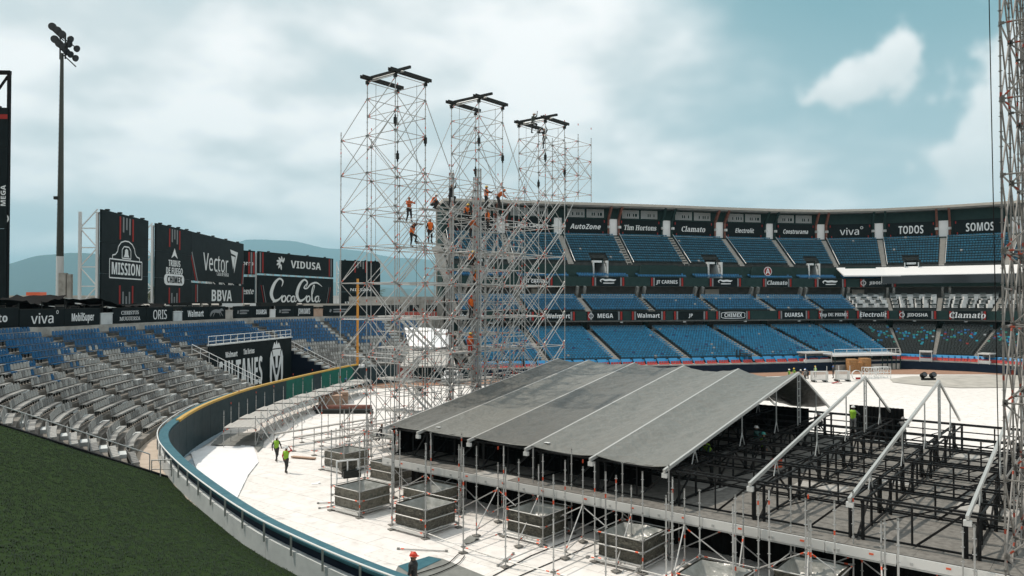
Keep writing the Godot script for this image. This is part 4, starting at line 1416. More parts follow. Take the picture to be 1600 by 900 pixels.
func make_front_scaffold() -> void:
	rng.seed = 36
	var t := thing("stage_front_scaffold", "row of free-standing scaffold posts with ground rails before the stage", "scaffold")
	var row := [[-6.2, 39.9], [-2.24, 35.5], [-0.28, 33.6], [1.73, 32.2], [3.7, 30.5], [5.75, 28.8], [9.9, 25.6], [12.0, 24.0]]
	for i in row.size():
		var p := V(row[i][0], 0, row[i][1])
		post(t, p + Vector3(0, 0.04, 0), 4.3 + 0.5 * (i % 3 == 1 as int))
		base_plate(t, p)
		if i > 0 and i < 6:
			var q := V(row[i - 1][0], 0, row[i - 1][1])
			rod(t, "ground_rail", p + Vector3(0, 0.28, 0), q + Vector3(0, 0.28, 0))
		rod(t, "ground_rail", p + Vector3(0, 0.28, 0), p + SV * 2.6 + Vector3(0, 0.28, 0))
		rod(t, "ground_rail", p + SV * 2.6 + Vector3(0, 0.28, 0), p + SV * 2.6 + SU * 2.6 + Vector3(0, 0.28, 0))
	for i in 12:
		var p := ST(-1.6 + i * 2.65, -1.25, 0.04)
		post(t, p, 3.1 + 0.25 * (i % 3), 0.03)
		base_plate(t, p)
		var p2 := ST(-0.9 + i * 2.65, -3.75, 0.04)
		if i > 2:
			post(t, p2, 4.1 + 0.3 * (i % 2), 0.03)
			base_plate(t, p2)
			rod(t, "ground_rail", p2 + Vector3(0, 0.3, 0), p + Vector3(0, 0.3, 0))
			rod(t, "brace", p2 + Vector3(0, 0.3, 0), p + Vector3(0, 1.8, 0))
		if i < 11: rod(t, "deck_brace", ST(-1.6 + i * 2.65, -1.3, 1.75 if i % 2 else 0.3), ST(-1.6 + (i + 1) * 2.65, -1.3, 0.3 if i % 2 else 1.75))
	# loose tubes lying on the floor
	for q in [[[777, 884], [803, 864], "loose steel tube leaning across two scaffold ground rails"], [[620, 857], [700, 861], "loose scaffold tube on white floor behind worker in red helmet"], [[495, 786], [522, 785], "loose scaffold tube lying beside the ballast tank corner"], [[497, 794], [520, 791], "short loose scaffold tube with orange mark near ballast tank"]]:
		var tb := thing("scaffold_tube", q[2], "tube")
		rod(tb, "tube_body", on(q[0][0], q[0][1], 0.05), on(q[1][0], q[1][1], 0.05), 0.03)
	# cables across the floor
	var cables := [[[770, 900], [830, 868], [900, 840], [960, 815]], [[800, 905], [870, 875], [940, 845], [1000, 820]], [[640, 900], [672, 890], [700, 880], [716, 866], [724, 864]], [[655, 905], [690, 893], [716, 880], [726, 868]]]
	var words := ["thin dark cable crossing the white floor towards the stage skirt", "second dark cable running beside the first towards the stage", "looped dark cable on the grey mat at a scaffold post", "dark cable curling over the mat beside worker in red helmet"]
	for c in cables.size():
		var cb := mb()
		var pts := []
		for q in cables[c]: pts.append(on(q[0], q[1], 0.03 if c < 2 else 0.06))
		var cur := Curve3D.new()
		for i in pts.size():
			var a: Vector3 = pts[maxi(i - 1, 0)]
			var b: Vector3 = pts[mini(i + 1, pts.size() - 1)]
			cur.add_point(pts[i], (a - b) * 0.17, (b - a) * 0.17)
		var bk := cur.tessellate(4, 3)
		for i in bk.size() - 1: pipe(cb, bk[i], bk[i + 1], 0.022, 5)
		tag(mi(self, "floor_cable", done(cb), M.rubber), words[c], "cable")
	# white frame with a dark motor hung between two tank posts
	var h := thing("cable_box", "dark box on a white bent frame hung between tank posts", "box", V(-10.3, 0, 48.2))
	bx(h, "housing", Vector3(0.9, 0.7, 0.6), Vector3(0, 1.35, 0), M.ballast, Basis(Vector3.UP, 0.5))
	bx(h, "housing", Vector3(1.1, 0.45, 0.5), Vector3(0.3, 0.85, 0.2), M.darkmetal, Basis(Vector3.UP, 0.5))
	for s in [-0.5, 0.1, 0.7]:
		tube(h, "frame_leg", Vector3(s, 0.0, 0.45 - s * 0.5), Vector3(s, 1.75, 0.45 - s * 0.5), 0.05, M.whitepaint)
	tube(h, "frame_bar", Vector3(-0.5, 1.7, 0.7), Vector3(0.7, 1.7, 0.1), 0.05, M.whitepaint)
	tube(h, "frame_bar", Vector3(-0.5, 0.65, 0.7), Vector3(0.7, 0.65, 0.1), 0.05, M.whitepaint)

# ---- low platforms and stacks on the far side of the floor -------------------------------------------
func make_low_platforms() -> void:
	rng.seed = 37
	var t := thing("seating_platform", "long low scaffold platform of grey planks curving along the fence", "scaffold")
	var s := s_near(-25.0, 60.5)
	var e := s_near(-21.4, 99.0)
	var k := 0
	while s < e - 0.5:
		var n := minf(s + 2.57, e)
		for d in [-2.2, -4.6]:
			post(t, F(s, d, 0.04), 2.9 if d > -3.0 else 2.4, 0.03)
			rod(t, "ledger", F(s, d, 1.45), F(n, d, 1.45))
		rod(t, "transom", F(s, -2.2, 1.45), F(s, -4.6, 1.45))
		for w in 6:
			var d := -2.35 - w * 0.40
			bar(t, "plank", F(s + 0.04, d, 1.55 - 0.10 * (k % 2)), F(n - 0.04, d, 1.55 - 0.10 * (k % 2)), 0.38, 0.05, M.plank)
		rod(t, "brace", F(s, -4.65, 0.15), F(n, -4.65, 1.4))
		rod(t, "brace", F(n, -4.65, 0.15), F(s, -4.65, 1.4))
		tube(t, "raker", F(s + 0.6, -5.9, 0.03), F(s + 0.3, -4.6, 2.2), 0.05, M.alu)
		s = n
		k += 1
	var f := thing("low_scaffold", "open grid of low scaffold posts with single planks on white floor", "scaffold")
	var o := on(428, 699, 0)
	for i in 5:
		for j in 4:
			var p := o + SV * (i * 3.07 * 0.86) + SU * (j * 2.57)
			post(f, p, 2.0 + 0.3 * ((i + j) % 2), 0.03)
			base_plate(f, p)
			if i < 4:
				rod(f, "ledger", p + Vector3(0, 0.35, 0), p + SV * 2.64 + Vector3(0, 0.35, 0))
				rod(f, "ledger", p + Vector3(0, 1.0, 0), p + SV * 2.64 + Vector3(0, 1.0, 0))
				if j < 3 or i % 2: bar(f, "plank", p + Vector3(0, 1.07, 0), p + SV * 2.64 + Vector3(0, 1.07, 0), 0.34, 0.06, M.plank)
			if j < 3:
				rod(f, "transom", p + Vector3(0, 0.35, 0), p + SU * 2.57 + Vector3(0, 0.35, 0))
				if (i + j) % 3 == 0: rod(f, "brace", p + Vector3(0, 0.35, 0), p + SU * 2.57 + Vector3(0, 1.9, 0))
	var d := thing("work_platform", "grey plank platform on scaffold legs where two workers sit", "platform", on(598, 706, 0))
	for i in 3:
		for j in 2:
			post(d, SU * (i * 1.6 - 1.6) + SV * (j * 2.2), 1.9, 0.03, "leg")
	for j in 2:
		rod(d, "ledger", SU * -1.6 + SV * (j * 2.2) + Vector3(0, 1.05, 0), SU * 1.6 + SV * (j * 2.2) + Vector3(0, 1.05, 0))
	for w in 6: bar(d, "plank", SU * -1.7 + SV * (0.1 + w * 0.4) + Vector3(0, 1.12, 0), SU * 1.7 + SV * (0.1 + w * 0.4) + Vector3(0, 1.12, 0), 0.36, 0.06, M.greytarp)
	# stacks
	var st := thing("plywood_stack", "stack of brown plywood sheets on the floor behind red beams", "boards", on(516, 634, 0), 0.25)
	for i in 9: bx(st, "plywood_sheet", Vector3(2.5, 0.10, 1.3), Vector3(rng.randf_range(-0.05, 0.05), 0.08 + i * 0.13, rng.randf_range(-0.05, 0.05)), M.plywood, Basis(Vector3.UP, rng.randf_range(-0.03, 0.03)))
	var st2 := thing("plywood_stack", "lower stack of pale board sheets beside the taller plywood", "boards", on(528, 629, 0), 0.25)
	for i in 10: bx(st2, "plywood_sheet", Vector3(2.2, 0.10, 2.6), Vector3(rng.randf_range(-0.06, 0.06), 0.08 + i * 0.13, rng.randf_range(-0.06, 0.06)), M.plywood, Basis(Vector3.UP, rng.randf_range(-0.03, 0.03)))
	var red := thing("beam_bundle", "bundle of long red steel beams lying on the white floor", "beams", on(535, 640, 0), 0.03)
	for i in 4:
		for j in 2: bx(red, "steel_beam", Vector3(5.9, 0.2, 0.16), Vector3(rng.randf_range(-0.15, 0.15), 0.11 + j * 0.22, i * 0.3 - 0.5), M.rust)
	var blk := thing("beam_bundle", "bundle of long dark steel beams in front of the red beams", "beams", on(538, 645.5, 0), 0.03)
	for i in 4:
		for j in 2: bx(blk, "steel_beam", Vector3(5.8, 0.18, 0.16), Vector3(rng.randf_range(-0.15, 0.15), 0.10 + j * 0.2, i * 0.25 - 0.3), M.darkmetal)
	var pl := thing("plank_bundle", "few brown planks lying on floor beside walking workers", "planks", on(472, 716, 0), -0.35)
	for i in 3: bx(pl, "plank", Vector3(2.0, 0.07, 0.24), Vector3(i * 0.12, 0.04 + (i == 2 as int) * 0.08, i * 0.2 - 0.2), M.plywood)
	var sc := thing("scrap_sheet", "small dirty white scrap lying on the open white floor", "scrap", on(493, 756, 0), 0.4)
	bx(sc, "sheet", Vector3(0.5, 0.02, 0.3), Vector3(0, 0.02, 0), M.whitetarp)
	bx(sc, "corner", Vector3(0.18, 0.02, 0.3), Vector3(0.2, 0.06, 0), M.whitetarp, Basis(Vector3(0, 0, 1), 0.5))
# ---- the main grandstand: bays between these points, normals towards the field -----------------------
var GB: Array[Vector2] = []
var GN: Array[Vector2] = []

func make_bays() -> void:
	for q in [[690, 148.7], [783, 151.3], [872, 154.0], [959, 156.6], [1042, 159.5], [1125, 163.0], [1203, 166.0], [1283, 167.6], [1374, 165.2], [1475, 159.6], [1590, 152.0], [1720, 141.5], [1860, 129.0]]:
		GB.append(Vector2((q[0] - 800.0) / FOCAL * q[1], q[1]))
	for i in GB.size():
		var d := (GB[mini(i + 1, GB.size() - 1)] - GB[maxi(i - 1, 0)]).normalized()
		GN.append(Vector2(d.y, -d.x))

func G(k: float, s: float, h: float) -> Vector3:     # k counts bays, s metres towards the field
	var i := clampi(int(k), 0, GB.size() - 2)
	var p := GB[i].lerp(GB[i + 1], k - i)
	var n := GN[i].lerp(GN[i + 1], k - i)
	return Vector3(p.x + n.x * s, h, -(p.y + n.y * s))

func k_at(px: float, s: float, h: float) -> float:
	var lo := 0.0
	var hi := GB.size() - 1.01
	for i in 24:
		var m := (lo + hi) / 2
		if px_of(G(m, s, h)).x < px: lo = m
		else: hi = m
	return lo

func frame_at(a: Vector3, b: Vector3) -> Basis:      # x from a to b, y up, z towards the viewer
	var x := b - a
	x.y = 0
	x = x.normalized()
	return Basis(x, Vector3.UP, x.cross(Vector3.UP))

func gstrip(st: SurfaceTool, k0: float, k1: float, s0: float, s1: float, h0: float, h1: float) -> void:   # box section between two bay marks, s0 < s1
	hexa(st, [G(k0, s1, h0), G(k0, s0, h0), G(k1, s0, h0), G(k1, s1, h0), G(k0, s1, h1), G(k0, s0, h1), G(k1, s0, h1), G(k1, s1, h1)])

func gbox(parent: Node, called: String, k0: float, k1: float, s0: float, s1: float, h0: float, h1: float, m: Material) -> void:
	var st := mb()
	gstrip(st, k0, k1, s0, s1, h0, h1)
	mi(parent, called, done(st), m)

# tiers: rows, s of the top row, tread, h of the top row, rise
const UPPER := [11, 1.3, 0.66, 24.3, 0.54]
const MIDDLE := [8, 12.6, 0.88, 12.0, 0.34]
const LOWER := [19, 17.4, 0.85, 6.3, 0.235]

func make_grandstand() -> void:
	rng.seed = 51
	var t := thing("grandstand", "three-tier curved grandstand with blue seats under a flat pale roof", "grandstand")
	var n := GB.size() - 1
	var sm: Mesh = seat_mesh()[4]
	var seats := {"upper": [], "middle": [], "lower": [], "front": []}
	var blue := Color(0.004, 0.12, 0.235)
	for k in n:
		# roof
		gbox(t, "roof_slab", k, k + 1, -9.0, 2.2, 30.75, 31.25, M.beige)
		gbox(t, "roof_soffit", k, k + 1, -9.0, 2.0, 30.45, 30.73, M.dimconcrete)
		gbox(t, "rear_wall", k, k + 1, -9.4, -9.0, 0.0, 31.0, M.beige)
		gbox(t, "upper_wall", k, k + 1, -0.6, -0.3, 24.0, 30.45, M.greenwall)
		gbox(t, "parapet", k, k + 1, -0.3, 0.3, 24.2, 24.95, M.greenwall)
		# white infill panels and raking posts at the bay marks
		gbox(t, "infill_panel", k + 0.93, k + 1.07 if k < n - 1 else k + 1.0, -0.28, -0.1, 24.95, 28.3, M.carwhite)
		for e in [0.90, 1.09]:
			if k + e > n: continue
			var pm: Material = M.rust if k % 2 == 0 else M.greenwall
			var p0 := G(k + e, 0.15, 24.9)
			bar(t, "roof_post", p0, G(k + e, 0.2, 28.2), 0.36, 0.36, pm)
			bar(t, "roof_post", G(k + e, 0.2, 28.2), G(k + e, 2.0, 30.6), 0.42, 0.5, pm)
			mi(t, "speaker", cube, M.alu, Transform3D(Basis(Vector3.UP, 0.5).scaled_local(Vector3(0.5, 0.5, 0.5)), G(k + e, 0.55, 26.6)))
		# grilles over the signs
		if k <= 6:
			for g in 2:
				var gr := mb()
				var k0 := k + (0.17 if g == 0 else 0.52)
				for b in 17:
					if b in [5, 7, 9, 11, 13, 14] and (b + k + g) % 3 != 0: 
						pipe(gr, G(k0 + b * 0.0185, -0.05, 29.5), G(k0 + b * 0.0185, -0.05, 30.2), 0.055, 4)
						pipe(gr, G(k0 + b * 0.0185, -0.05, 28.5), G(k0 + b * 0.0185, -0.05, 28.9), 0.055, 4)
					else: pipe(gr, G(k0 + b * 0.0185, -0.05, 28.5), G(k0 + b * 0.0185, -0.05, 30.2), 0.055, 4)
				tag(mi(t, "grille", done(gr), M.whitepaint), "", "", "", "stuff")
		# stepped decks
		for tier in [["upper", UPPER], ["middle", MIDDLE], ["lower", LOWER]]:
			var d: Array = tier[1]
			var st := mb()
			var ai := mb()
			for r in d[0]:
				var s0: float = d[1] + d[2] * r
				var h: float = d[3] - d[4] * r
				if tier[0] == "upper" and k % 2 == 0 and k < 9 and r >= 8:
					gstrip(st, k, k + 0.38, s0, s0 + d[2], h - 0.7, h)
					gstrip(st, k + 0.60, k + 1, s0, s0 + d[2], h - 0.7, h)
				else: gstrip(st, k, k + 1, s0, s0 + d[2], h - 0.7, h)
				gstrip(ai, k - 0.045 if k > 0 else 0.0, k + 0.045, s0 + 0.002, s0 + d[2] + 0.002, h - 0.3, h + 0.012)
				gstrip(ai, k - 0.045 if k > 0 else 0.0, k + 0.045, s0 + 0.002, s0 + d[2] * 0.5, h, h + d[4] * 0.5)
				var ln := G(k, s0, 0).distance_to(G(k + 1, s0, 0))
				var cnt := int(ln * 0.90 / 0.50)
				for c in cnt:
					var kk := k + 0.055 + (c + 0.5) / cnt * 0.89
					var col := blue * rng.randf_range(0.8, 1.2)
					var luxury := false
					if tier[0] == "upper" and k % 2 == 0 and k < 9 and r >= 8 and kk > k + 0.35 and kk < k + 0.63: continue
					if tier[0] == "lower":
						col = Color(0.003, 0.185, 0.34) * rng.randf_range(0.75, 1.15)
						var nz := sin(kk * 23.0 + r * 0.9) + sin(kk * 9.1 - r * 0.7)
						if kk > 7.05:
							col = Color(0.014, 0.020, 0.018)
							var band := exp(-pow((r - 7.0) / 4.0, 2.0))
							if rng.randf() < 0.55 * band and nz > -0.4:
								col = [Color(0.004, 0.14, 0.33), Color(0.01, 0.26, 0.34), Color(0.02, 0.20, 0.15), Color(0.25, 0.02, 0.015), Color(0.02, 0.05, 0.16)][rng.randi() % (3 if kk < 9 else 5)]
						elif rng.randf() < 0.02: col = Color(0.006, 0.05, 0.16)
					elif tier[0] == "middle" and kk > 7.02:
						if r % 2 or c % 4 > 1: continue
						luxury = true
						col = Color(0.012, 0.022, 0.02)
					elif tier[0] == "upper":
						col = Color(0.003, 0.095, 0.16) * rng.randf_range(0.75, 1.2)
					if rng.randf() < 0.006: col = Color(0.3, 0.32, 0.33)
					var z := G(kk, s0 + 1.0, 0) - G(kk, s0, 0)
					z = z.normalized()
					var b := Basis(Vector3.UP.cross(z), Vector3.UP, z)
					if luxury: b = b.scaled_local(Vector3(1.25, 1.3, 1.2))
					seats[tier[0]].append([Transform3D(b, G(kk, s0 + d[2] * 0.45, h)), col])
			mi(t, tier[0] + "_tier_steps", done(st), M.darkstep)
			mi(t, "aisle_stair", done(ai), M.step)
		# wall under the upper tier, its two front rows and fascia
		var us: float = UPPER[1] + UPPER[2] * UPPER[0]
		if k % 2 == 0 and k < 9:
			gbox(t, "cross_wall", k, k + 0.38, us - 0.3, us + 0.15, 15.6, 18.35, M.greenwall)
			gbox(t, "cross_wall", k + 0.60, k + 1, us - 0.3, us + 0.15, 15.6, 18.35, M.greenwall)
		else: gbox(t, "cross_wall", k, k + 1, us - 0.3, us + 0.15, 15.6, 18.35, M.greenwall)
		for r in 2:
			gbox(t, "front_row_step", k, k + 1, us + 0.15 + r * 1.1, us + 1.25 + r * 1.1, 15.0, 16.1 - r * 0.3, M.step)
			for c in 20:
				var kk := k + 0.08 + (c + 0.5) / 20 * 0.84
				if k >= 9: continue
				var z := (G(kk, 10.0, 0) - G(kk, 9.0, 0)).normalized()
				seats["front"].append([Transform3D(Basis(Vector3.UP.cross(z), Vector3.UP, z), G(kk, us + 0.6 + r * 1.1, 16.1 - r * 0.3)), Color(0.005, 0.12, 0.26) * rng.randf_range(0.8, 1.2)])
		var fs := us + 2.4
		gbox(t, "upper_fascia", k, k + 1, fs, fs + 0.3, 14.35, 16.05, M.greenwall)
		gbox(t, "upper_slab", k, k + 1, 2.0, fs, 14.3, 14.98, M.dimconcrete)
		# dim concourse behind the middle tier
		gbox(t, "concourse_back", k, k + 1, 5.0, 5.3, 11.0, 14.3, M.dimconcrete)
		gbox(t, "concourse_floor", k, k + 1, 5.0, 12.6, 11.4, 12.0, M.concrete)
		gbox(t, "tier_parapet", k + 0.07, k + 0.93, 12.2, 12.4, 12.0, 12.85, M.concrete_pale)
		for e in [0.0, 0.12]:
			bar(t, "concourse_pier", G(k + e + 0.03, 10.5, 12.0), G(k + e + 0.03, 11.5, 14.3), 0.4, 0.9, M.pier)
		if k % 3 == 1: gbox(t, "kiosk", k + 0.35, k + 0.6, 6.5, 8.0, 12.0, 13.9, M.beige)
		var ms: float = MIDDLE[1] + MIDDLE[2] * MIDDLE[0]
		gbox(t, "middle_fascia", k, k + 1, ms, ms + 0.3, 8.15, 9.75, M.greenwall)
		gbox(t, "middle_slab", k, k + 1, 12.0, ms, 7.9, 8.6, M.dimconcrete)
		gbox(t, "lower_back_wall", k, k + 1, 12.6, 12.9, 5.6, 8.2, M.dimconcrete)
		gbox(t, "tier_parapet", k + 0.07, k + 0.93, 17.0, 17.2, 6.3, 7.15, M.concrete_pale)
		gbox(t, "lower_concourse", k, k + 1, 12.6, 17.4, 5.7, 6.3, M.concrete)
		bar(t, "concourse_pier", G(k + 0.02, 15.5, 6.3), G(k + 0.02, 15.5, 8.1), 1.0, 0.8, M.greenwall)
		mi(t, "lamp", cube, M.whitepaint, Transform3D(Basis().scaled(Vector3(0.5, 0.2, 0.3)), G(k + 0.5, ms - 0.3, 7.8)))
		# front boxes and the padded wall at the field
		var ls: float = LOWER[1] + LOWER[2] * LOWER[0]
		gbox(t, "front_terrace", k, k + 1, ls, ls + 2.2, 0.0, 1.55, M.concrete)
		gbox(t, "field_wall", k, k + 1, ls + 2.2, ls + 2.5, 0.0, 1.35, M.navywall)
		# rails at the stair heads
		for r in 4:
			tube(t, "stair_rail", G(k + 0.06, UPPER[1] + r * 1.9, 25.3 - r * 1.55), G(k + 0.06, UPPER[1] + (r + 1) * 1.9, 25.3 - (r + 1) * 1.55), 0.05, M.alu)
		if k % 2 == 0 and k < 9:
			# way in through the upper tier
			gbox(t, "vomitory_lintel", k + 0.38, k + 0.60, us - 6.0, us - 1.6, 18.9, 19.5, M.greenwall)
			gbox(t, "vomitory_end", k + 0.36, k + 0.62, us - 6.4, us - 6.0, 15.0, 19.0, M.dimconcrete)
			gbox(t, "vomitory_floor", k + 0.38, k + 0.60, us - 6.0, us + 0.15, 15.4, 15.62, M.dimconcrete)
			gbox(t, "vomitory_side", k + 0.362, k + 0.38, us - 6.0, us + 0.5, 15.65, 19.3, M.concrete_pale)
			gbox(t, "vomitory_side", k + 0.60, k + 0.618, us - 6.0, us + 0.5, 15.65, 19.3, M.concrete_pale)
			gbox(t, "vomitory_sign", k + 0.41, k + 0.57, us - 1.6, us - 1.5, 19.0, 19.4, M.print)
		elif k < 9:
			var ra := mb()
			hexa(ra, [G(k + 0.1, us + 0.6, 15.8), G(k + 0.1, us + 0.4, 15.8), G(k + 0.9, us + 0.4, 15.8), G(k + 0.9, us + 0.6, 15.8), G(k + 0.18, us + 0.6, 18.5), G(k + 0.18, us + 0.4, 18.5), G(k + 0.82, us + 0.4, 18.5), G(k + 0.82, us + 0.6, 18.5)])
			mi(t, "ramp_wall", done(ra), M.greenwall)
		# slanted box seats in blue and red along the field wall
	var boxm := mb()
	abox(boxm, Vector3(0, 0.5, 0), Vector3(1.5, 0.10, 1.2), Basis(Vector3.RIGHT, 0.75))
	abox(boxm, Vector3(0.78, 0.4, 0), Vector3(0.06, 0.9, 1.1))
	var boxmesh := done(boxm)
	var redm := mb()
	for i in 4:
		abox(redm, Vector3(i * 0.42 - 0.63, 0.3, 0), Vector3(0.34, 0.12, 0.4), Basis(Vector3.RIGHT, 0.4))
		abox(redm, Vector3(i * 0.42 - 0.63, 0.5, -0.2), Vector3(0.34, 0.4, 0.08), Basis(Vector3.RIGHT, -0.25))
	var redmesh := done(redm)
	var fb := plain(lin(0.006, 0.17, 0.36), 0.4)
	var fr := plain(lin(0.36, 0.03, 0.022), 0.45)
	var ls2: float = LOWER[1] + LOWER[2] * LOWER[0]
	for k in n:
		if k in [5, 6]: continue      # the dugout stands here
		for c in 6:
			var kk := k + (c + 0.5) / 6.0
			var z := (G(kk, 30.0, 0) - G(kk, 29.0, 0)).normalized()
			var b := Basis(Vector3.UP.cross(z), Vector3.UP, z)
			mi(t, "box_seat_bank", boxmesh, fb, Transform3D(b, G(kk, ls2 + 0.7, 1.5)))
			mi(t, "red_seat_bank", redmesh, fr, Transform3D(b, G(kk, ls2 + 1.6, 1.35)))
	seat_mass("upper_tier_seats", "rows of dark blue seats in the uppermost grandstand tier", seats["upper"], sm)
	seat_mass("middle_tier_seats", "blue seats and dark paired chairs in the grandstand's middle tier", seats["middle"], sm)
	seat_mass("lower_tier_seats", "bright blue and black mosaic seats in the grandstand's lower tier", seats["lower"], sm)
	seat_mass("front_row_seats", "two rows of blue seats right above the upper fascia", seats["front"], sm)
	# white suite roof in front of the upper tier
	var w := thing("suite_canopy", "long white sloping canopy over the suites below the upper tier", "canopy")
	var cs := mb()
	for i in 8:
		var k0 := 7.0 + i * 0.5
		hexa(cs, [G(k0, 12.6, 16.5), G(k0, 8.4, 18.3), G(k0 + 0.5, 8.4, 18.3), G(k0 + 0.5, 12.6, 16.5), G(k0, 12.6, 16.75), G(k0, 8.4, 18.55), G(k0 + 0.5, 8.4, 18.55), G(k0 + 0.5, 12.6, 16.75)])
	mi(w, "roof", done(cs), M.carwhite)
	for i in 22:
		bar(w, "mullion", G(7.9 + i * 0.15, 12.0, 15.2), G(7.9 + i * 0.15, 12.0, 16.6), 0.1, 0.1, M.alu)
	gbox(w, "window_band", 7.9, 11.0, 11.6, 11.75, 15.0, 16.6, M.glass)
	# white tables beside the dark chairs
	var tb := thing("suite_tables", "white counter tops between the paired dark chairs in middle tier", "tables")
	for k in range(7, n):
		for r in 3:
			for c in 6:
				var kk := k + 0.13 + c * 0.15
				var p := G(kk, MIDDLE[1] + MIDDLE[2] * (r * 2 + 1.4), MIDDLE[3] - MIDDLE[4] * (r * 2 + 1))
				mi(tb, "counter", cube, M.whitepaint, Transform3D(Basis().scaled(Vector3(0.9, 0.75, 0.5)), p + Vector3(0, 0.38, 0)))
	# dugout
	var dg := thing("dugout", "long dugout with white roof edge and pipe rail below grandstand", "dugout")
	gbox(dg, "roof", 4.95, 7.0, 32.0, 36.8, 2.35, 2.6, M.carwhite)
	gbox(dg, "rear_wall", 4.95, 7.0, 32.0, 32.3, 0.0, 2.35, M.dimconcrete)
	gbox(dg, "bench", 5.0, 6.95, 33.0, 33.6, 0.3, 0.8, M.crate)
	gbox(dg, "half_wall", 4.95, 7.0, 36.4, 36.6, 0.0, 0.95, M.concrete)
	for i in 9:
		bar(dg, "support", G(4.97 + i * 0.25, 36.7, 0.0), G(4.97 + i * 0.25, 36.7, 2.4), 0.12, 0.12, M.greenwall)
		tube(dg, "rail_post", G(4.97 + i * 0.25, 36.6, 2.6), G(4.97 + i * 0.25, 36.6, 3.5), 0.04, M.whitepaint)
		if i < 8:
			tube(dg, "rail", G(4.97 + i * 0.25, 36.6, 3.5), G(5.22 + i * 0.25, 36.6, 3.5), 0.04, M.whitepaint)
			tube(dg, "rail", G(4.97 + i * 0.25, 36.6, 3.05), G(5.22 + i * 0.25, 36.6, 3.05), 0.03, M.whitepaint)
	for q in [[4.55, "small white roofed scorer booth beside the dugout"], [8.55, "white roofed camera booth among the red box seats"], [10.3, "second white roofed booth among red box seats"]]:
		var bo := thing("camera_booth", q[1], "booth")
		gbox(bo, "roof", q[0], q[0] + 0.42, 33.8, 36.2, 2.9, 3.1, M.alu)
		gbox(bo, "counter", q[0], q[0] + 0.42, 35.6, 36.0, 1.4, 1.9, M.concrete_pale)
		gbox(bo, "rear_panel", q[0] + 0.02, q[0] + 0.40, 33.9, 34.0, 1.5, 2.9, M.dimconcrete)
		for e in [0.01, 0.41]: bar(bo, "post", G(q[0] + e, 36.0, 1.3), G(q[0] + e, 36.0, 2.9), 0.1, 0.1, M.alu)
	# the plain end of the stand, and the low buildings in the corner
	var en := thing("corner_building", "grey concrete corner building with red beam behind the scaffold", "building")
	var c0 := GB[0]
	bx(en, "end_wall", Vector3(0.6, 31.0, 10.0), V(c0.x - 0.6, 15.5, c0.y + 5.0), M.greenwall, Basis(Vector3.UP, 0.2))
	bx(en, "block", Vector3(18.0, 12.4, 8.0), V(-22.0, 6.2, 150.0), M.concrete)
	for i in 5: bx(en, "window", Vector3(2.2, 1.2, 0.1), V(-29.0 + i * 3.4, 10.2, 145.93), M.glass)
	bx(en, "red_beam", Vector3(17.0, 0.7, 0.4), V(-21.5, 9.3, 133.0), M.redpaint)
	for i in 4: bx(en, "pillar", Vector3(0.5, 9.0, 0.5), V(-29.0 + i * 5.0, 4.5, 133.0), M.concrete)
	bx(en, "stair_ramp", Vector3(1.6, 14.0, 1.0), V(-11.5, 15.0, 140.0), M.concrete, Basis(Vector3(0, 0, 1), 0.35))
	# corner wall from the foul pole round to the stand, with sheeting
	var cw := thing("corner_wall", "dark padded wall between the foul pole and the grandstand", "wall")
	var wl := []
	for i in 7: wl.append(F(lerpf(S_POLE + 0.2, S_END, i / 6.0), 0.1, 1.2))
	wl.append(G(0.0, ls2 + 2.4, 1.2))
	for i in 7:
		bar(cw, "pad", wl[i], wl[i + 1], 0.25, 2.4, M.pad if i != 3 else M.redpaint)
	var ws := thing("white_sheeting", "white sheeting hung over a ramp beside the scaffold base", "sheeting")
	var wst := mb()
	var wp := [at(632, 512, 122), at(668, 512, 120), at(640, 548, 118), at(676, 545, 116), at(700, 515, 120), at(705, 540, 117)]
	quad(wst, wp[0], wp[1], wp[3], wp[2])
	quad(wst, wp[1], wp[4], wp[5], wp[3])
	mi(ws, "sheet", done(wst), M.whitetarp)
	quad_thin(ws, at(640, 548, 118), at(705, 545, 116), at(712, 572, 109), at(625, 572, 110), M.plank)

func quad_thin(parent: Node, a: Vector3, b: Vector3, c: Vector3, d: Vector3, m: Material) -> void:
	var st := mb()
	var e := Vector3(0, -0.2, 0)
	hexa(st, [d + e, a + e, b + e, c + e, d, a, b, c])
	mi(parent, "ramp", done(st), m)

# ---- boards with lettering --------------------------------------------------------------------------------
func stripes(o: Node, b: Basis, c: Vector3, heights: Array, w: float, gap: float, down: float) -> void:   # small group of printed bars; c: middle of their common end, down: -1 hanging, 1 standing
	for i in heights.size():
		var red := i == 0 or i == heights.size() - 1
		bx(o, "printed_bar", Vector3(w, heights[i], 0.02), c + b.x * ((i - (heights.size() - 1) / 2.0) * gap) + Vector3(0, down * heights[i] / 2, 0) + b.z * 0.012, M.printred if red else M.printgrey, b)

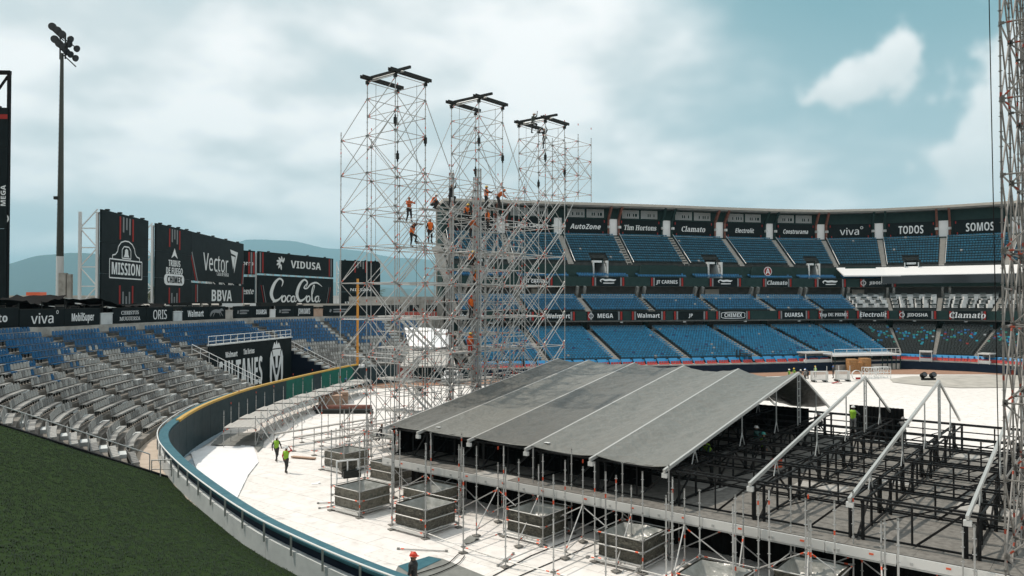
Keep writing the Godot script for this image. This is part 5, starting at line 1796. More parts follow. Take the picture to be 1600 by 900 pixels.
func sign_on_stand(px: float, wpx: float, s: float, h0: float, h1: float, text: String, font: String, cap: float, stretch: float, label: String, lean := 0.0, border := false) -> Node3D:
	var k0 := k_at(px - wpx / 2, s, h0)
	var k1 := k_at(px + wpx / 2, s, h0)
	var a := G(k0, s + 0.02, h0)
	var b := G(k1, s + 0.02, h0)
	var fr := frame_at(a, b)
	var c := (a + b) / 2 + Vector3(0, (h1 - h0) / 2, 0)
	var w := a.distance_to(b)
	var o := thing("advertising_board", label, "sign", c)
	o.set_meta("frame", fr)
	bx(o, "panel", Vector3(w, h1 - h0, 0.12), Vector3.ZERO, M.board, fr)
	if text == "~": squiggle(o, fr, cap)
	elif text: lettering(o, text, font, cap, Transform3D(fr, fr.z * 0.08), M.print, stretch, lean)
	if border:
		bx(o, "lower_edge", Vector3(w, 0.16, 0.16), Vector3(0, -(h1 - h0) / 2 - 0.06, 0), M.whitepaint, fr)
		for e in [-1, 1]:
			bx(o, "corner_mark", Vector3(0.18, 0.5, 0.02), fr.x * (e * (w / 2 - 0.4)) + Vector3(0, (h1 - h0) / 2 - 0.45, 0) + fr.z * 0.075, M.printred, fr)
			bx(o, "corner_mark", Vector3(0.18, 0.5, 0.02), fr.x * (e * (w / 2 - 0.7)) + Vector3(0, -(h1 - h0) / 2 + 0.45, 0) + fr.z * 0.075, M.printred, fr)
	else:
		for e in [-1, 1]:
			bx(o, "printed_bar", Vector3(0.35, h1 - h0, 0.02), fr.x * (e * (w / 2 - 0.3)) + fr.z * 0.07, M.printred, fr)
			bx(o, "printed_bar", Vector3(0.3, h1 - h0, 0.02), fr.x * (e * (w / 2 - 0.75)) + fr.z * 0.07, M.printgrey, fr)
	return o

func squiggle(o: Node3D, fr: Basis, cap: float) -> void:      # a script mark too small to read: a swash over a short bar
	var st := mb()
	stroke(st, [[-1.5, -0.1, 0.1], [-1.7, 0.25, 0.22], [-1.2, 0.5, 0.25], [-0.6, 0.3, 0.4], [0.3, 0.38, 0.42], [1.2, 0.3, 0.36], [1.7, 0.45, 0.1]], Transform3D(fr * cap * 1.3, Vector3.ZERO), 0.08)
	stroke(st, [[-1.1, -0.3, 0.18], [0.2, -0.3, 0.2], [1.3, -0.28, 0.16]], Transform3D(fr * cap * 1.3, Vector3.ZERO), 0.08)
	mi(o, "emblem", done(st), M.print)

func make_stand_signs() -> void:
	var top := [[742, 66, "", "bold", 1.0, 1.0, 0.0], [830, 66, "Little Caesars", "bold", 1.0, 0.95, 0.0], [915, 64, "AutoZone", "bold", 1.25, 1.0, 0.22], [1000, 64, "Tim Hortons", "serifbold", 1.25, 0.82, 0.15], [1083, 62, "Clamato", "serifbold", 1.35, 0.9, 0.2], [1163, 60, "Electrolit", "bold", 1.15, 0.8, 0.15],
		[1243, 60, "Construrama", "bold", 1.15, 0.72, 0.18], [1328, 68, "VIVA", "sans", 1.9, 1.1, 0.0], [1424, 76, "TODOS", "bold", 2.1, 0.62, 0.0], [1532, 84, "SOMOS", "bold", 2.1, 0.62, 0.0]]
	for q in top:
		var o := sign_on_stand(q[0], q[1], 0.05, 25.0, 28.2, "viva" if q[2] == "VIVA" else q[2], q[3], q[4] * 0.8, q[5], sign_label(q[0], "black advertising board above the upper tier"), q[6], true)
		if q[2] == "VIVA":
			var st := mb()
			ring(st, Transform3D(o.get_meta("frame"), o.get_meta("frame") * Vector3(2.4, 0.8, 0.09)), 0.3, 0.10)
			mi(o, "emblem", done(st), M.print)
	var us: float = UPPER[1] + UPPER[2] * UPPER[0] + 2.72
	for q in [[838, 52, "JT CARNES", "bold", 0.6], [950, 52, "~", "serifbold", 0.7], [1042, 52, "JT CARNES", "bold", 0.65], [1133, 50, "~", "serifbold", 0.7], [1214, 46, "Clamato", "serifbold", 0.8], [1297, 50, "~", "serifbold", 0.7], [1372, 58, "JIDOSHA", "bold", 0.55]]:
		var o := sign_on_stand(q[0], q[1], us, 14.4, 16.0, q[2], q[3], q[4], 1.0, sign_label(q[0], "black banner on the upper fascia"), 0.18 if q[3] == "serifbold" else 0.0)
		if q[2] == "JIDOSHA":
			var st := mb()
			ring(st, Transform3D(o.get_meta("frame"), o.get_meta("frame") * Vector3(-2.7, 0.0, 0.09)), 0.5, 0.1)
			mi(o, "emblem", done(st), M.print)
	var ms: float = MIDDLE[1] + MIDDLE[2] * MIDDLE[0] + 0.32
	for q in [[728, 56, "Walmart", "bold", 0.75], [805, 60, "AT FITNESS", "bold", 0.6], [872, 54, "Walmart", "bold", 0.75], [945, 56, "MEGA", "bold", 0.75], [1013, 54, "Walmart", "bold", 0.75], [1079, 54, "JP", "bold", 0.6], [1145, 54, "CHIMEX", "bold", 0.7], [1240, 50, "DUARSA", "bold", 0.75], [1302, 48, "Top DE PRIME", "serifbold", 0.6],
		[1364, 52, "Electrolit", "bold", 0.8], [1434, 60, "JIDOSHA", "bold", 0.6], [1512, 60, "Clamato", "serifbold", 1.0]]:
		var o := sign_on_stand(q[0], q[1], ms, 8.2, 9.7, q[2], q[3], q[4], 1.0, sign_label(q[0], "black banner on the lower fascia"), 0.15 if q[2] in ["Electrolit", "Clamato"] else 0.0)
		if q[2] in ["JIDOSHA", "MEGA"]:
			var st := mb()
			ring(st, Transform3D(o.get_meta("frame"), o.get_meta("frame") * Vector3(-2.6, 0.0, 0.09)), 0.45, 0.1)
			mi(o, "emblem", done(st), M.print)
		if q[2] == "CHIMEX":
			var st := mb()
			var fr: Basis = o.get_meta("frame")
			stroke(st, [[-2.0, 0.5, 0.1], [2.0, 0.5, 0.1], [2.4, 0.0, 0.1], [2.0, -0.5, 0.1], [-2.0, -0.5, 0.1], [-2.4, 0.0, 0.1]], Transform3D(fr, Vector3.ZERO), 0.08, true)
			mi(o, "oval", done(st), M.print)
	# red letter roundel on the cross wall
	var kc := k_at(1199, 9.1, 17.2)
	var fr2 := frame_at(G(kc - 0.2, 9.1, 0), G(kc + 0.2, 9.1, 0))
	var ro := thing("round_sign", "round red sign with white letter A on dark green wall", "sign", G(kc, 9.2, 17.55))
	var disc := mb()
	pipe(disc, Vector3.ZERO, fr2.z * 0.06, 0.95, 24)
	mi(ro, "disc", done(disc), M.printred)
	var rg := mb()
	ring(rg, Transform3D(fr2, fr2.z * 0.08), 0.92, 0.12)
	mi(ro, "border", done(rg), M.print)
	lettering(ro, "A", "bold", 1.1, Transform3D(fr2, fr2.z * 0.09), M.print, 1.0)

var near_marks := [[735, "behind the main scaffold's middle"], [805, "behind the orange crew"], [835, "behind the scaffold's far edge"], [915, "just beyond the scaffold edge"], [960, "first clear of the scaffold"], [1010, "second clear of the scaffold"], [1055, "over the ridge of stage roof"], [1090, "third clear of the scaffold"], [1140, "above the parked forklift"], [1170, "fourth clear of the scaffold"], [1215, "above the dugout end"], [1250, "in line with the dugout steps"],
	[1300, "where the suite canopy begins"], [1335, "over the first suite windows"], [1372, "below the long white suite canopy"], [1430, "below the middle of the white canopy"], [1440, "two bays short of the tall side tower"], [1520, "next to the tall side scaffold tower"], [1540, "partly behind the tall side tower"]]

func sign_label(px: float, what: String) -> String:
	var best: Array = near_marks[0]
	for q in near_marks:
		if absf(q[0] - px) < absf(best[0] - px): best = q
	return what + ", " + best[1]

func ring(st: SurfaceTool, xf: Transform3D, r: float, w: float) -> void:
	for i in 24:
		var a := TAU * i / 24
		var b := TAU * (i + 1) / 24
		quad(st, xf * Vector3(cos(a) * (r - w), sin(a) * (r - w), 0), xf * Vector3(cos(a) * r, sin(a) * r, 0), xf * Vector3(cos(b) * r, sin(b) * r, 0), xf * Vector3(cos(b) * (r - w), sin(b) * (r - w), 0))

# ---- parapet boards behind the outfield seats -----------------------------------------------------------
func s_at_px(px: float) -> float:
	var lo := S_CUT
	var hi := S_END
	for i in 26:
		var m := (lo + hi) / 2
		if px_of(F(m, back_d(m), 9.0)).x < px: lo = m
		else: hi = m
	return lo

func back_h(s: float) -> float:
	return row_h(0) + (back_d(s) - 1.9) * ROW_H

func make_parapet() -> void:
	var t := thing("parapet_wall", "pale concrete kerb wall behind the last outfield row", "wall")
	var s := S_CUT - 6.0
	while s < S_END:
		var e := s + 2.0
		var st := mb()
		hexa(st, [F(s, back_d(s), 0), F(s, back_d(s) + 0.4, 0), F(e, back_d(e) + 0.4, 0), F(e, back_d(e), 0), F(s, back_d(s), back_h(s) + 0.25), F(s, back_d(s) + 0.4, back_h(s) + 0.25), F(e, back_d(e) + 0.4, back_h(e) + 0.25), F(e, back_d(e), back_h(e) + 0.25)])
		mi(t, "wall_block", done(st), M.concrete)
		s = e
	var list := [[-25, 29, "Clamato", "bold", 0.45, -6.0, "black board at the turf bank end of the parapet"], [30, 100, "viva", "sans", 0.62, 10.0, "black board between two parapet floodlights, thin round lettering"], [100, 156, "MobilSuper", "bold", 0.5, -6.0, "black board with underlined bold lettering on the parapet"],
		[176, 228, "CHRISTUS\nMUGUERZA", "serif", 0.26, 8.0, "black parapet board with two small lines of lettering"], [228, 270, "ORIS", "sans", 0.72, 0.0, "black parapet board with large thin lettering below tall billboard"],
		[285, 325, "Walmart", "bold", 0.52, 0.0, "black parapet board beside a pale block, bold lettering and star"], [325, 352, "", "bold", 0.4, 0.0, "black parapet board with a leaping animal emblem"], [365, 395, "", "bold", 0.36, 0.0, "black parapet board under the white kiosk canopy"], [395, 421, "DUARSA", "bold", 0.45, 0.0, "black parapet board, wide lettering under the kiosk canopy"],
		[431, 460, "", "serifbold", 0.55, 0.0, "black parapet board with small script below script billboard"], [460, 490, "JOHN DAN'S", "bold", 0.55, 0.0, "black parapet board with blocky capitals above dark mural"], [505, 556, "", "sans", 0.26, 0.0, "black parapet board beside the brown panel"], [556, 612, "", "sans", 0.3, 0.0, "blank black parapet board behind the foul pole"]]
	for q in list:
		board_on_parapet(q[0], q[1], q[2], q[3], q[4], q[5], q[6])
	for q in [[157, 175, M.concrete_pale, "pale block between parapet boards under the tallest billboard"], [271, 284, M.concrete_pale, "pale block beside the large thin lettering board"], [352, 363, M.concrete, "grey block between parapet boards above the mural"], [422, 430, M.whitepaint, "white block beside the kiosk boards"], [490, 504, M.plywood, "brown plywood panel in the row of black boards"]]:
		var s0 := s_at_px(q[0])
		var s1 := s_at_px(q[1])
		var h := back_h(s0) + 0.25
		var a := F(s0, back_d(s0) + 0.1, h)
		var b := F(s1, back_d(s1) + 0.1, h)
		var fr := frame_at(a, b)
		var o := thing("parapet_block", q[3], "wall panel", (a + b) / 2)
		bx(o, "slab", Vector3(a.distance_to(b), 1.1, 0.3), Vector3(0, 0.55, 0), q[2], fr)
		bx(o, "coping", Vector3(a.distance_to(b) + 0.1, 0.1, 0.4), Vector3(0, 1.15, 0), q[2], fr)

func board_on_parapet(p0: float, p1: float, text: String, font: String, cap: float, shift: float, label: String) -> void:
	var s0 := s_at_px(p0)
	var s1 := s_at_px(p1)
	if p0 < 0: s0 -= 3.0
	var h := minf(back_h(s0), back_h(s1)) + 0.26
	var a := F(s0, back_d(s0) + 0.05, h)
	var b := F(s1, back_d(s1) + 0.05, h)
	var fr := frame_at(a, b)
	var o := thing("advertising_board", label, "sign", (a + b) / 2)
	var w := a.distance_to(b)
	bx(o, "panel", Vector3(w - 0.06, 1.65, 0.12), Vector3(0, 0.83, 0), M.board, fr)
	bx(o, "frame_rail", Vector3(w - 0.06, 0.06, 0.16), Vector3(0, 1.68, 0), M.darkmetal, fr)
	if text:
		# lettering keeps its width on a board that is seen at a slant
		var ln := lettering(o, text, font, cap * 1.5, Transform3D(fr, Vector3(0, 0.82, 0) + fr.z * 0.08), M.print, 1.0)
		var aabb := ln.get_aabb()
		var tw := aabb.size.x
		var want := w * (0.62 if text.length() > 5 else 0.5)
		ln.basis = Basis(fr.x * (want / tw), fr.y, fr.z)
	elif p0 == 325:
		var st := mb()
		stroke(st, [[-1.6, -0.35, 0.1], [-1.2, 0.1, 0.28], [-0.4, 0.25, 0.42], [0.5, 0.2, 0.46], [1.1, 0.42, 0.3], [1.5, 0.25, 0.14]], Transform3D(fr, Vector3(0, 0.85, 0)), 0.08)
		for e in [[-1.0, -1.5], [-0.5, -0.9], [0.5, 0.8], [0.8, 1.4]]: stroke(st, [[e[0], 0.1, 0.16], [e[1], -0.45, 0.08]], Transform3D(fr, Vector3(0, 0.85, 0)), 0.08)
		mi(o, "emblem", done(st), M.printgrey)
	elif p0 != 556:
		# print too small to read from here: a mark beside one or two lines
		var st := mb()
		stroke(st, [[-w * 0.30, -0.2, 0.3], [-w * 0.27, 0.25, 0.34]], Transform3D(fr, Vector3(0, 0.85, 0)), 0.08)
		for e in 2: stroke(st, [[-w * 0.2, 0.2 - e * 0.36, 0.2], [0.0, 0.22 - e * 0.36, 0.24], [w * (0.28 - e * 0.1), 0.2 - e * 0.36, 0.18]], Transform3D(fr, Vector3(0, 0.85, 0)), 0.08)
		mi(o, "emblem", done(st), M.printgrey)
	if p0 == 30:
		var st := mb()
		ring(st, Transform3D(fr, Vector3(0, 1.38, 0) + fr.x * (w * 0.33) + fr.z * 0.09), 0.17, 0.06)
		mi(o, "emblem", done(st), M.print)

# ---- the mural in the gap between the two blocks of seats -----------------------------------------------
func make_mural() -> void:
	var a := F(S_A1 + 0.15, 8.3, 0)
	var b := F(S_B0 - 0.15, 8.3, 0)
	var fr := frame_at(a, b)
	var w := a.distance_to(b)
	var o := thing("mural_wall", "black wall with tall white lettering and emblem in the seating gap", "mural", (a + b) / 2)
	var H := 6.65
	for i in 6:
		bx(o, "panel", Vector3(w / 6 - 0.02, H, 0.2), fr.x * ((i - 2.5) * w / 6) + Vector3(0, H / 2, 0), M.board, fr)
	var f := fr.z * 0.13
	# tall condensed capitals
	var ln := lettering(o, "SULTANES", "bold", 3.3, Transform3D(fr, f + fr.x * (-w * 0.155) + Vector3(0, 3.0, 0)), M.print, 0.52)
	var s0 := ln.get_aabb().size.x
	ln.basis = Basis(fr.x * (w * 0.50 / s0), fr.y, fr.z)
	var l2 := lettering(o, "Walmart", "bold", 0.62, Transform3D(fr, f + fr.x * (-w * 0.27) + Vector3(0, 5.45, 0)), M.print, 1.0)
	l2.basis = Basis(fr.x * (w * 0.13 / l2.get_aabb().size.x), fr.y, fr.z)
	var l3 := lettering(o, "Tim Hortons", "serifbold", 0.62, Transform3D(fr, f + fr.x * (-w * 0.07) + Vector3(0, 5.55, 0)), M.print, 1.0)
	l3.basis = Basis(fr.x * (w * 0.13 / l3.get_aabb().size.x), fr.y, fr.z)
	# emblem: crowned letter M with a T in it
	var st := mb()
	var xf := Transform3D(Basis(fr.x * 1.75, fr.y, fr.z), fr.x * (w * 0.285))
	for e in [-1.0, 1.0]:
		prism(st, PackedVector2Array([Vector2(e * 1.0, 4.3), Vector2(e * 0.82, 5.2), Vector2(e * 0.62, 4.6), Vector2(e * 0.14, 2.2), Vector2(e * 0.0, 2.0), Vector2(0, 1.1), Vector2(e * 0.16, 1.3), Vector2(e * 0.72, 3.7), Vector2(e * 0.74, 1.6), Vector2(e * 0.62, 0.5), Vector2(e * 0.88, 0.5), Vector2(e * 1.0, 2.0)]), xf, 0.13)
	prism(st, PackedVector2Array([Vector2(-0.66, 5.35), Vector2(0.66, 5.35), Vector2(0.5, 4.45), Vector2(0.18, 4.55), Vector2(0.14, 3.0), Vector2(-0.14, 3.0), Vector2(-0.18, 4.55), Vector2(-0.5, 4.45)]), xf, 0.14)
	prism(st, PackedVector2Array([Vector2(-0.14, 1.5), Vector2(0.14, 1.5), Vector2(0.14, 0.4), Vector2(-0.14, 0.4)]), xf, 0.14)
	prism(st, PackedVector2Array([Vector2(-0.62, 5.5), Vector2(0.62, 5.5), Vector2(0.34, 6.2), Vector2(0.12, 5.9), Vector2(0.0, 6.5), Vector2(-0.14, 5.9), Vector2(-0.34, 6.3)]), xf, 0.13)
	mi(o, "emblem", done(st), M.print)
	# pipe railing on top
	for i in 14:
		var p := fr.x * ((i / 13.0 - 0.5) * w)
		tube(o, "rail_post", p + Vector3(0, H, 0), p + Vector3(0, H + 1.05, 0), 0.035, M.whitepaint)
	for h in [0.5, 1.05]: tube(o, "rail", fr.x * (-w / 2) + Vector3(0, H + h, 0), fr.x * (w / 2) + Vector3(0, H + h, 0), 0.035, M.whitepaint)
	bx(o, "coping", Vector3(w, 0.14, 0.5), Vector3(0, H + 0.07, -0.1), M.concrete_pale, fr)

# ---- billboards ------------------------------------------------------------------------------------------------
func billboard(label: String, a: Vector3, b: Vector3, h0: float, h1: float, rows: Array, steel: Material = null) -> Node3D:
	if steel == null: steel = M.whitepaint
	var fr := frame_at(a, b)
	var c := (a + b) / 2
	c.y = 0
	var o := thing("billboard", label, "billboard", c)
	var w := a.distance_to(b)
	for r in rows:       # share of the height: from, to
		var y0: float = lerpf(h0, h1, r[0])
		var y1: float = lerpf(h0, h1, r[1])
		var n := maxi(1, roundi(w / 7.0))
		for i in n: bx(o, "panel", Vector3(w / n - 0.015, y1 - y0, 0.25), fr.x * ((i - (n - 1) / 2.0) * w / n) + Vector3(0, (y0 + y1) / 2, 0), M.board, fr)
	# steel frame behind
	var posts := maxi(2, roundi(w / 6.0) + 1)
	for i in posts:
		var x := (i / float(posts - 1) - 0.5) * (w - 0.5)
		for d in ([-0.5, -2.6] if steel == M.whitepaint else [-0.3]):
			bar(o, "frame_post", fr.x * x + fr.z * d, fr.x * x + fr.z * d + Vector3(0, h1 - 0.3, 0), 0.3, 0.3, steel)
		var y := h0
		var flip := false
		while y < h1 - 2.2 and steel == M.whitepaint:
			bar(o, "frame_tie", fr.x * x + fr.z * -0.5 + Vector3(0, y, 0), fr.x * x + fr.z * -2.6 + Vector3(0, y, 0), 0.14, 0.14, steel)
			bar(o, "frame_brace", fr.x * x + fr.z * (-0.5 if flip else -2.6) + Vector3(0, y, 0), fr.x * x + fr.z * (-2.6 if flip else -0.5) + Vector3(0, y + 2.4, 0), 0.12, 0.12, steel)
			y += 2.4
			flip = not flip
	for h in [h0 + 0.4, (h0 + h1) / 2, h1 - 0.4]:
		bar(o, "frame_rail", fr.x * (-w / 2) + fr.z * -0.35 + Vector3(0, h, 0), fr.x * (w / 2) + fr.z * -0.35 + Vector3(0, h, 0), 0.15, 0.15, steel)
	for i in 4:
		bx(o, "top_lamp", Vector3(0.35, 0.2, 0.5), fr.x * ((i + 0.5) / 4.0 - 0.5) * w + Vector3(0, h1 + 0.12, 0), M.darkmetal, fr)
	o.set_meta("frame", fr)
	return o

func words(o: Node3D, s: String, font: String, cap: float, x: float, y: float, wide: float, m: Material = null, lean := 0.0) -> void:
	var fr: Basis = o.get_meta("frame")
	var ln := lettering(o, s, font, cap, Transform3D(fr, fr.x * x + Vector3(0, y, 0) + fr.z * 0.14), m if m else M.print, 1.0)
	var k := wide / ln.get_aabb().size.x
	ln.basis = Basis(fr.x * k, fr.y + fr.x * lean, fr.z)

func mark(o: Node3D, x: float, y: float, sx := 1.0) -> Transform3D:
	var fr: Basis = o.get_meta("frame")
	return Transform3D(Basis(fr.x * sx, fr.y, fr.z), fr.x * x + Vector3(0, y, 0))

func make_billboards() -> void:
	var X := -51.9
	# 1: bell emblem over boxed name
	var b := billboard("tall black billboard with bell emblem over a boxed white name", V(-50.95, 0, 95.0), V(-51.7, 0, 108.8), 11.0, 22.95, [[0, 0.335], [0.337, 0.665], [0.667, 1.0]])
	var fr: Basis = b.get_meta("frame")
	words(b, "MISSION", "bold", 1.55, 0, 15.75, 8.4)
	var st := mb()
	var line := func(pts: Array, closed := true) -> void:
		for i in (pts.size() if closed else pts.size() - 1):
			var p: Array = pts[i]
			var q: Array = pts[(i + 1) % pts.size()]
			stroke(st, [[p[0], p[1], 0.16], [q[0], q[1], 0.16]], mark(b, 0, 0), 0.14)
	line.call([[-4.8, 14.55], [4.8, 14.55], [4.8, 16.95], [-4.8, 16.95]])
	line.call([[-4.0, 16.95], [-4.0, 17.45], [-3.2, 17.57], [-2.6, 18.00], [-2.4, 18.62], [-1.6, 19.24], [-0.5, 19.49], [0.6, 19.49], [1.7, 19.18], [2.4, 18.62], [2.6, 18.00], [3.2, 17.57], [4.0, 17.45], [4.0, 16.95]], false)
	line.call([[-1.3, 17.20], [-1.3, 18.31], [-0.7, 18.75], [0.7, 18.75], [1.3, 18.31], [1.3, 17.20]])
	prism(st, PackedVector2Array([Vector2(-0.8, 17.38), Vector2(0.8, 17.38), Vector2(0.5, 17.76), Vector2(0.42, 18.31), Vector2(0.0, 18.50), Vector2(-0.42, 18.31), Vector2(-0.5, 17.76)]), mark(b, 0, 0), 0.15)
	mi(b, "emblem", done(st), M.print)
	stripes(b, fr, Vector3(0, 22.6, 0) + fr.z * 0.13, [3.0, 2.0, 1.6, 2.2, 3.0], 0.42, 0.95, -1)
	stripes(b, fr, Vector3(0, 11.2, 0) + fr.z * 0.13, [2.4, 1.6, 1.0, 1.6, 2.4], 0.42, 0.95, 1)
	# 2: arched words over a capsule
	b = billboard("narrow black billboard with arched words above a white capsule name", V(-52.1, 0, 112.0), V(-52.5, 0, 125.3), 11.0, 22.95, [[0, 0.335], [0.337, 0.665], [0.667, 1.0]])
	fr = b.get_meta("frame")
	words(b, "TRIBUS", "bold", 0.95, 0, 17.35, 4.4)
	words(b, "DE FUEGO", "bold", 0.95, 0, 16.2, 6.2)
	st = mb()
	prism(st, PackedVector2Array([Vector2(-3.0, 14.0), Vector2(3.0, 14.0), Vector2(3.6, 14.3), Vector2(3.8, 14.85), Vector2(3.6, 15.4), Vector2(3.0, 15.7), Vector2(-3.0, 15.7), Vector2(-3.6, 15.4), Vector2(-3.8, 14.85), Vector2(-3.6, 14.3)]), mark(b, 0, 0), 0.14)
	prism(st, PackedVector2Array([Vector2(-1.2, 18.15), Vector2(0.0, 18.6), Vector2(1.2, 18.15), Vector2(0.5, 19.0), Vector2(0.0, 19.7), Vector2(-0.5, 19.0)]), mark(b, 0, 0), 0.14)
	mi(b, "emblem", done(st), M.print)
	words(b, "CHIMEX", "bold", 1.05, 0, 14.85, 5.6, M.board)
	for m in b.get_children():
		if m.material_override == M.board and m.mesh is TextMesh: m.position += fr.z * 0.05
	stripes(b, fr, Vector3(0, 22.6, 0) + fr.z * 0.13, [2.8, 2.0, 1.5, 2.2, 3.0], 0.42, 0.95, -1)
	stripes(b, fr, Vector3(0, 11.2, 0) + fr.z * 0.13, [2.4, 1.6, 1.0, 1.6, 2.4], 0.42, 0.95, 1)
	# 3: two panels, thin sans name
	b = billboard("wide black billboard in two panels with a folded ribbon mark", V(-52.6, 0, 125.6), V(-53.8, 0, 153.5), 10.9, 22.95, [[0, 0.305], [0.335, 1.0]])
	fr = b.get_meta("frame")
	words(b, "Vector", "sans", 3.0, -2.0, 18.3, 13.0)
	words(b, "Casa de Bolsa", "sans", 0.75, 1.5, 16.5, 6.4)
	words(b, "BBVA", "bold", 2.0, 1.0, 12.5, 11.0)
	st = mb()
	prism(st, PackedVector2Array([Vector2(5.6, 21.3), Vector2(10.2, 21.0), Vector2(8.0, 16.9), Vector2(8.0, 18.5), Vector2(9.0, 20.3), Vector2(6.2, 20.6)]), mark(b, 0, 0), 0.14)
	prism(st, PackedVector2Array([Vector2(6.2, 20.2), Vector2(8.5, 20.0), Vector2(7.4, 17.6)]), mark(b, 0, 0), 0.14)
	mi(b, "emblem", done(st), M.print)
	for e in [[-13.2, 14.9, 19.6, 2.6], [13.2, 14.9, 19.0, -1.0], [-11.9, 11.0, 14.3, 0.0], [13.2, 11.0, 14.3, 0.0]]:
		for q in 2:
			bar(b, "printed_bar", fr.x * (e[0] + e[3] * 0.5 + q * 0.7) + Vector3(0, e[1], 0) + fr.z * 0.14, fr.x * (e[0] - e[3] * 0.5 + q * 0.7) + Vector3(0, e[2], 0) + fr.z * 0.14, 0.03, 0.32, M.printred if q == 0 else M.printgrey)
	# 4: board half hidden behind the third
	b = billboard("black billboard half hidden behind the wide two-panel board", V(-62.0, 0, 158.0), V(-55.2, 0, 164.8), 9.6, 22.3, [[0, 0.56], [0.6, 1.0]])
	fr = b.get_meta("frame")
	words(b, "Ahorro", "bold", 0.9, 2.4, 19.6, 4.0)
	words(b, "Caliente", "serifbold", 1.2, 2.2, 13.6, 4.6, null, 0.2)
	for q in 3: bx(b, "printed_bar", Vector3(0.35, 4.6, 0.02), fr.x * (3.4 + q * 0.55) + Vector3(0, 19.7, 0) + fr.z * 0.14, M.printred if q != 1 else M.printgrey, fr)
	# 5: two panels with lion mark and script name
	b = billboard("black double billboard with lion head mark above flowing white script", V(-54.7, 0, 165.0), V(-45.5, 0, 195.0), 9.4, 22.3, [[0, 0.60], [0.63, 1.0]])
	fr = b.get_meta("frame")
	words(b, "VIDUSA", "bold", 1.7, 3.2, 20.0, 13.0)
	st = mb()
	for i in 7:
		var an := 0.5 + i * 0.62
		stroke(st, [[-7.0 + cos(an) * 0.5, 20.1 + sin(an) * 0.4, 0.45], [-7.0 + cos(an + 0.4) * 1.5, 20.1 + sin(an + 0.4) * 1.15, 0.5], [-7.0 + cos(an + 0.5) * 2.0, 20.1 + sin(an + 0.5) * 1.55, 0.05]], mark(b, 0, 0), 0.14)
	# flowing script, drawn with a broad pen
	var C := func(x: float, s: float) -> Array: return [[x + 2.6 * s, 2.6 * s, 0.10], [x + 2.9 * s, 3.5 * s, 0.35 * s], [x + 2.0 * s, 3.9 * s, 0.3 * s], [x + 0.8 * s, 3.0 * s, 0.6 * s], [x + 0.1 * s, 1.4 * s, 0.75 * s], [x + 0.8 * s, 0.25 * s, 0.5 * s], [x + 2.0 * s, 0.5 * s, 0.3 * s], [x + 2.8 * s, 1.2 * s, 0.12 * s]]
	var O := func(x: float, r: float) -> Array: return [[x + r, r * 1.9, 0.3], [x + 0.05, r * 1.3, 0.5], [x + 0.1, r * 0.4, 0.5], [x + r * 0.9, 0.05, 0.35], [x + r * 1.7, r * 0.8, 0.45], [x + r * 1.6, r * 1.7, 0.35]]
	var xs := mark(b, -11.0, 11.3, 1.16)
	stroke(st, C.call(0.0, 1.35), xs, 0.14)
	stroke(st, O.call(3.6, 0.75), xs, 0.14, true)
	stroke(st, [[6.6, 1.35, 0.3], [5.9, 1.5, 0.3], [5.35, 0.8, 0.45], [5.7, 0.12, 0.35], [6.5, 0.35, 0.15]], xs, 0.14)
	stroke(st, O.call(6.8, 0.72), xs, 0.14, true)
	stroke(st, [[8.05, 1.4, 0.4], [8.0, 0.5, 0.42], [8.35, 0.1, 0.25], [8.8, 0.5, 0.1]], xs, 0.14)
	stroke(st, [[8.3, 2.0, 0.35], [9.2, 2.0, 0.3]], xs, 0.14)
	stroke(st, C.call(8.7, 1.35), xs, 0.14)
	stroke(st, [[12.4, 4.4, 0.2], [11.4, 3.4, 0.4], [12.6, 3.3, 0.35], [14.0, 4.3, 0.45], [16.2, 4.7, 0.4], [18.4, 3.8, 0.1]], xs, 0.14)
	stroke(st, O.call(12.3, 0.75), xs, 0.14, true)
	stroke(st, [[14.0, 0.6, 0.1], [15.3, 3.6, 0.25], [15.0, 4.0, 0.3], [14.4, 2.6, 0.45], [14.5, 0.5, 0.5], [15.1, 0.15, 0.25], [15.6, 0.6, 0.1]], xs, 0.14)
	stroke(st, O.call(15.7, 0.75), xs, 0.14, true)
	stroke(st, [[17.0, 1.5, 0.4], [16.95, 0.5, 0.42], [17.3, 0.1, 0.25], [17.8, 0.6, 0.1]], xs, 0.14)
	stroke(st, [[0.6, 0.1, 0.15], [2.4, -0.75, 0.45], [4.6, -0.3, 0.4], [6.6, -0.8, 0.35], [8.6, -0.1, 0.1]], xs, 0.14)
	mi(b, "emblem", done(st), M.print)
	for e in [[-14.9, 1], [14.6, -1]]:
		for q in 2:
			bx(b, "printed_bar", Vector3(0.45, 4.4, 0.02), fr.x * (e[0] + e[1] * q * 0.9) + Vector3(0, 19.9, 0) + fr.z * 0.14, M.printred if q else M.printgrey, fr)
			bar(b, "printed_bar", fr.x * (e[0] + e[1] * (1.9 + q * 0.7)) + Vector3(0, 9.6, 0) + fr.z * 0.14, fr.x * (e[0] + e[1] * (0.3 + q * 0.7)) + Vector3(0, 15.0, 0) + fr.z * 0.14, 0.03, 0.35, M.printred if q == 0 else M.printgrey)
	# 6: ring emblem, behind the scaffold
	b = billboard("black billboard with ring emblem behind the near edge of scaffold", V(-46.2, 0, 206.0), V(-36.6, 0, 213.0), 7.0, 22.5, [[0, 0.45], [0.452, 1.0]])
	fr = b.get_meta("frame")
	st = mb()
	ring(st, mark(b, 0, 14.4), 2.5, 0.4)
	mi(b, "emblem", done(st), M.print)
	bx(b, "emblem_bar", Vector3(6.6, 0.9, 0.03), Vector3(0, 14.6, 0) + fr.z * 0.15, M.board, fr)
	words(b, "NISSAN", "bold", 0.75, 0, 14.6, 6.0)
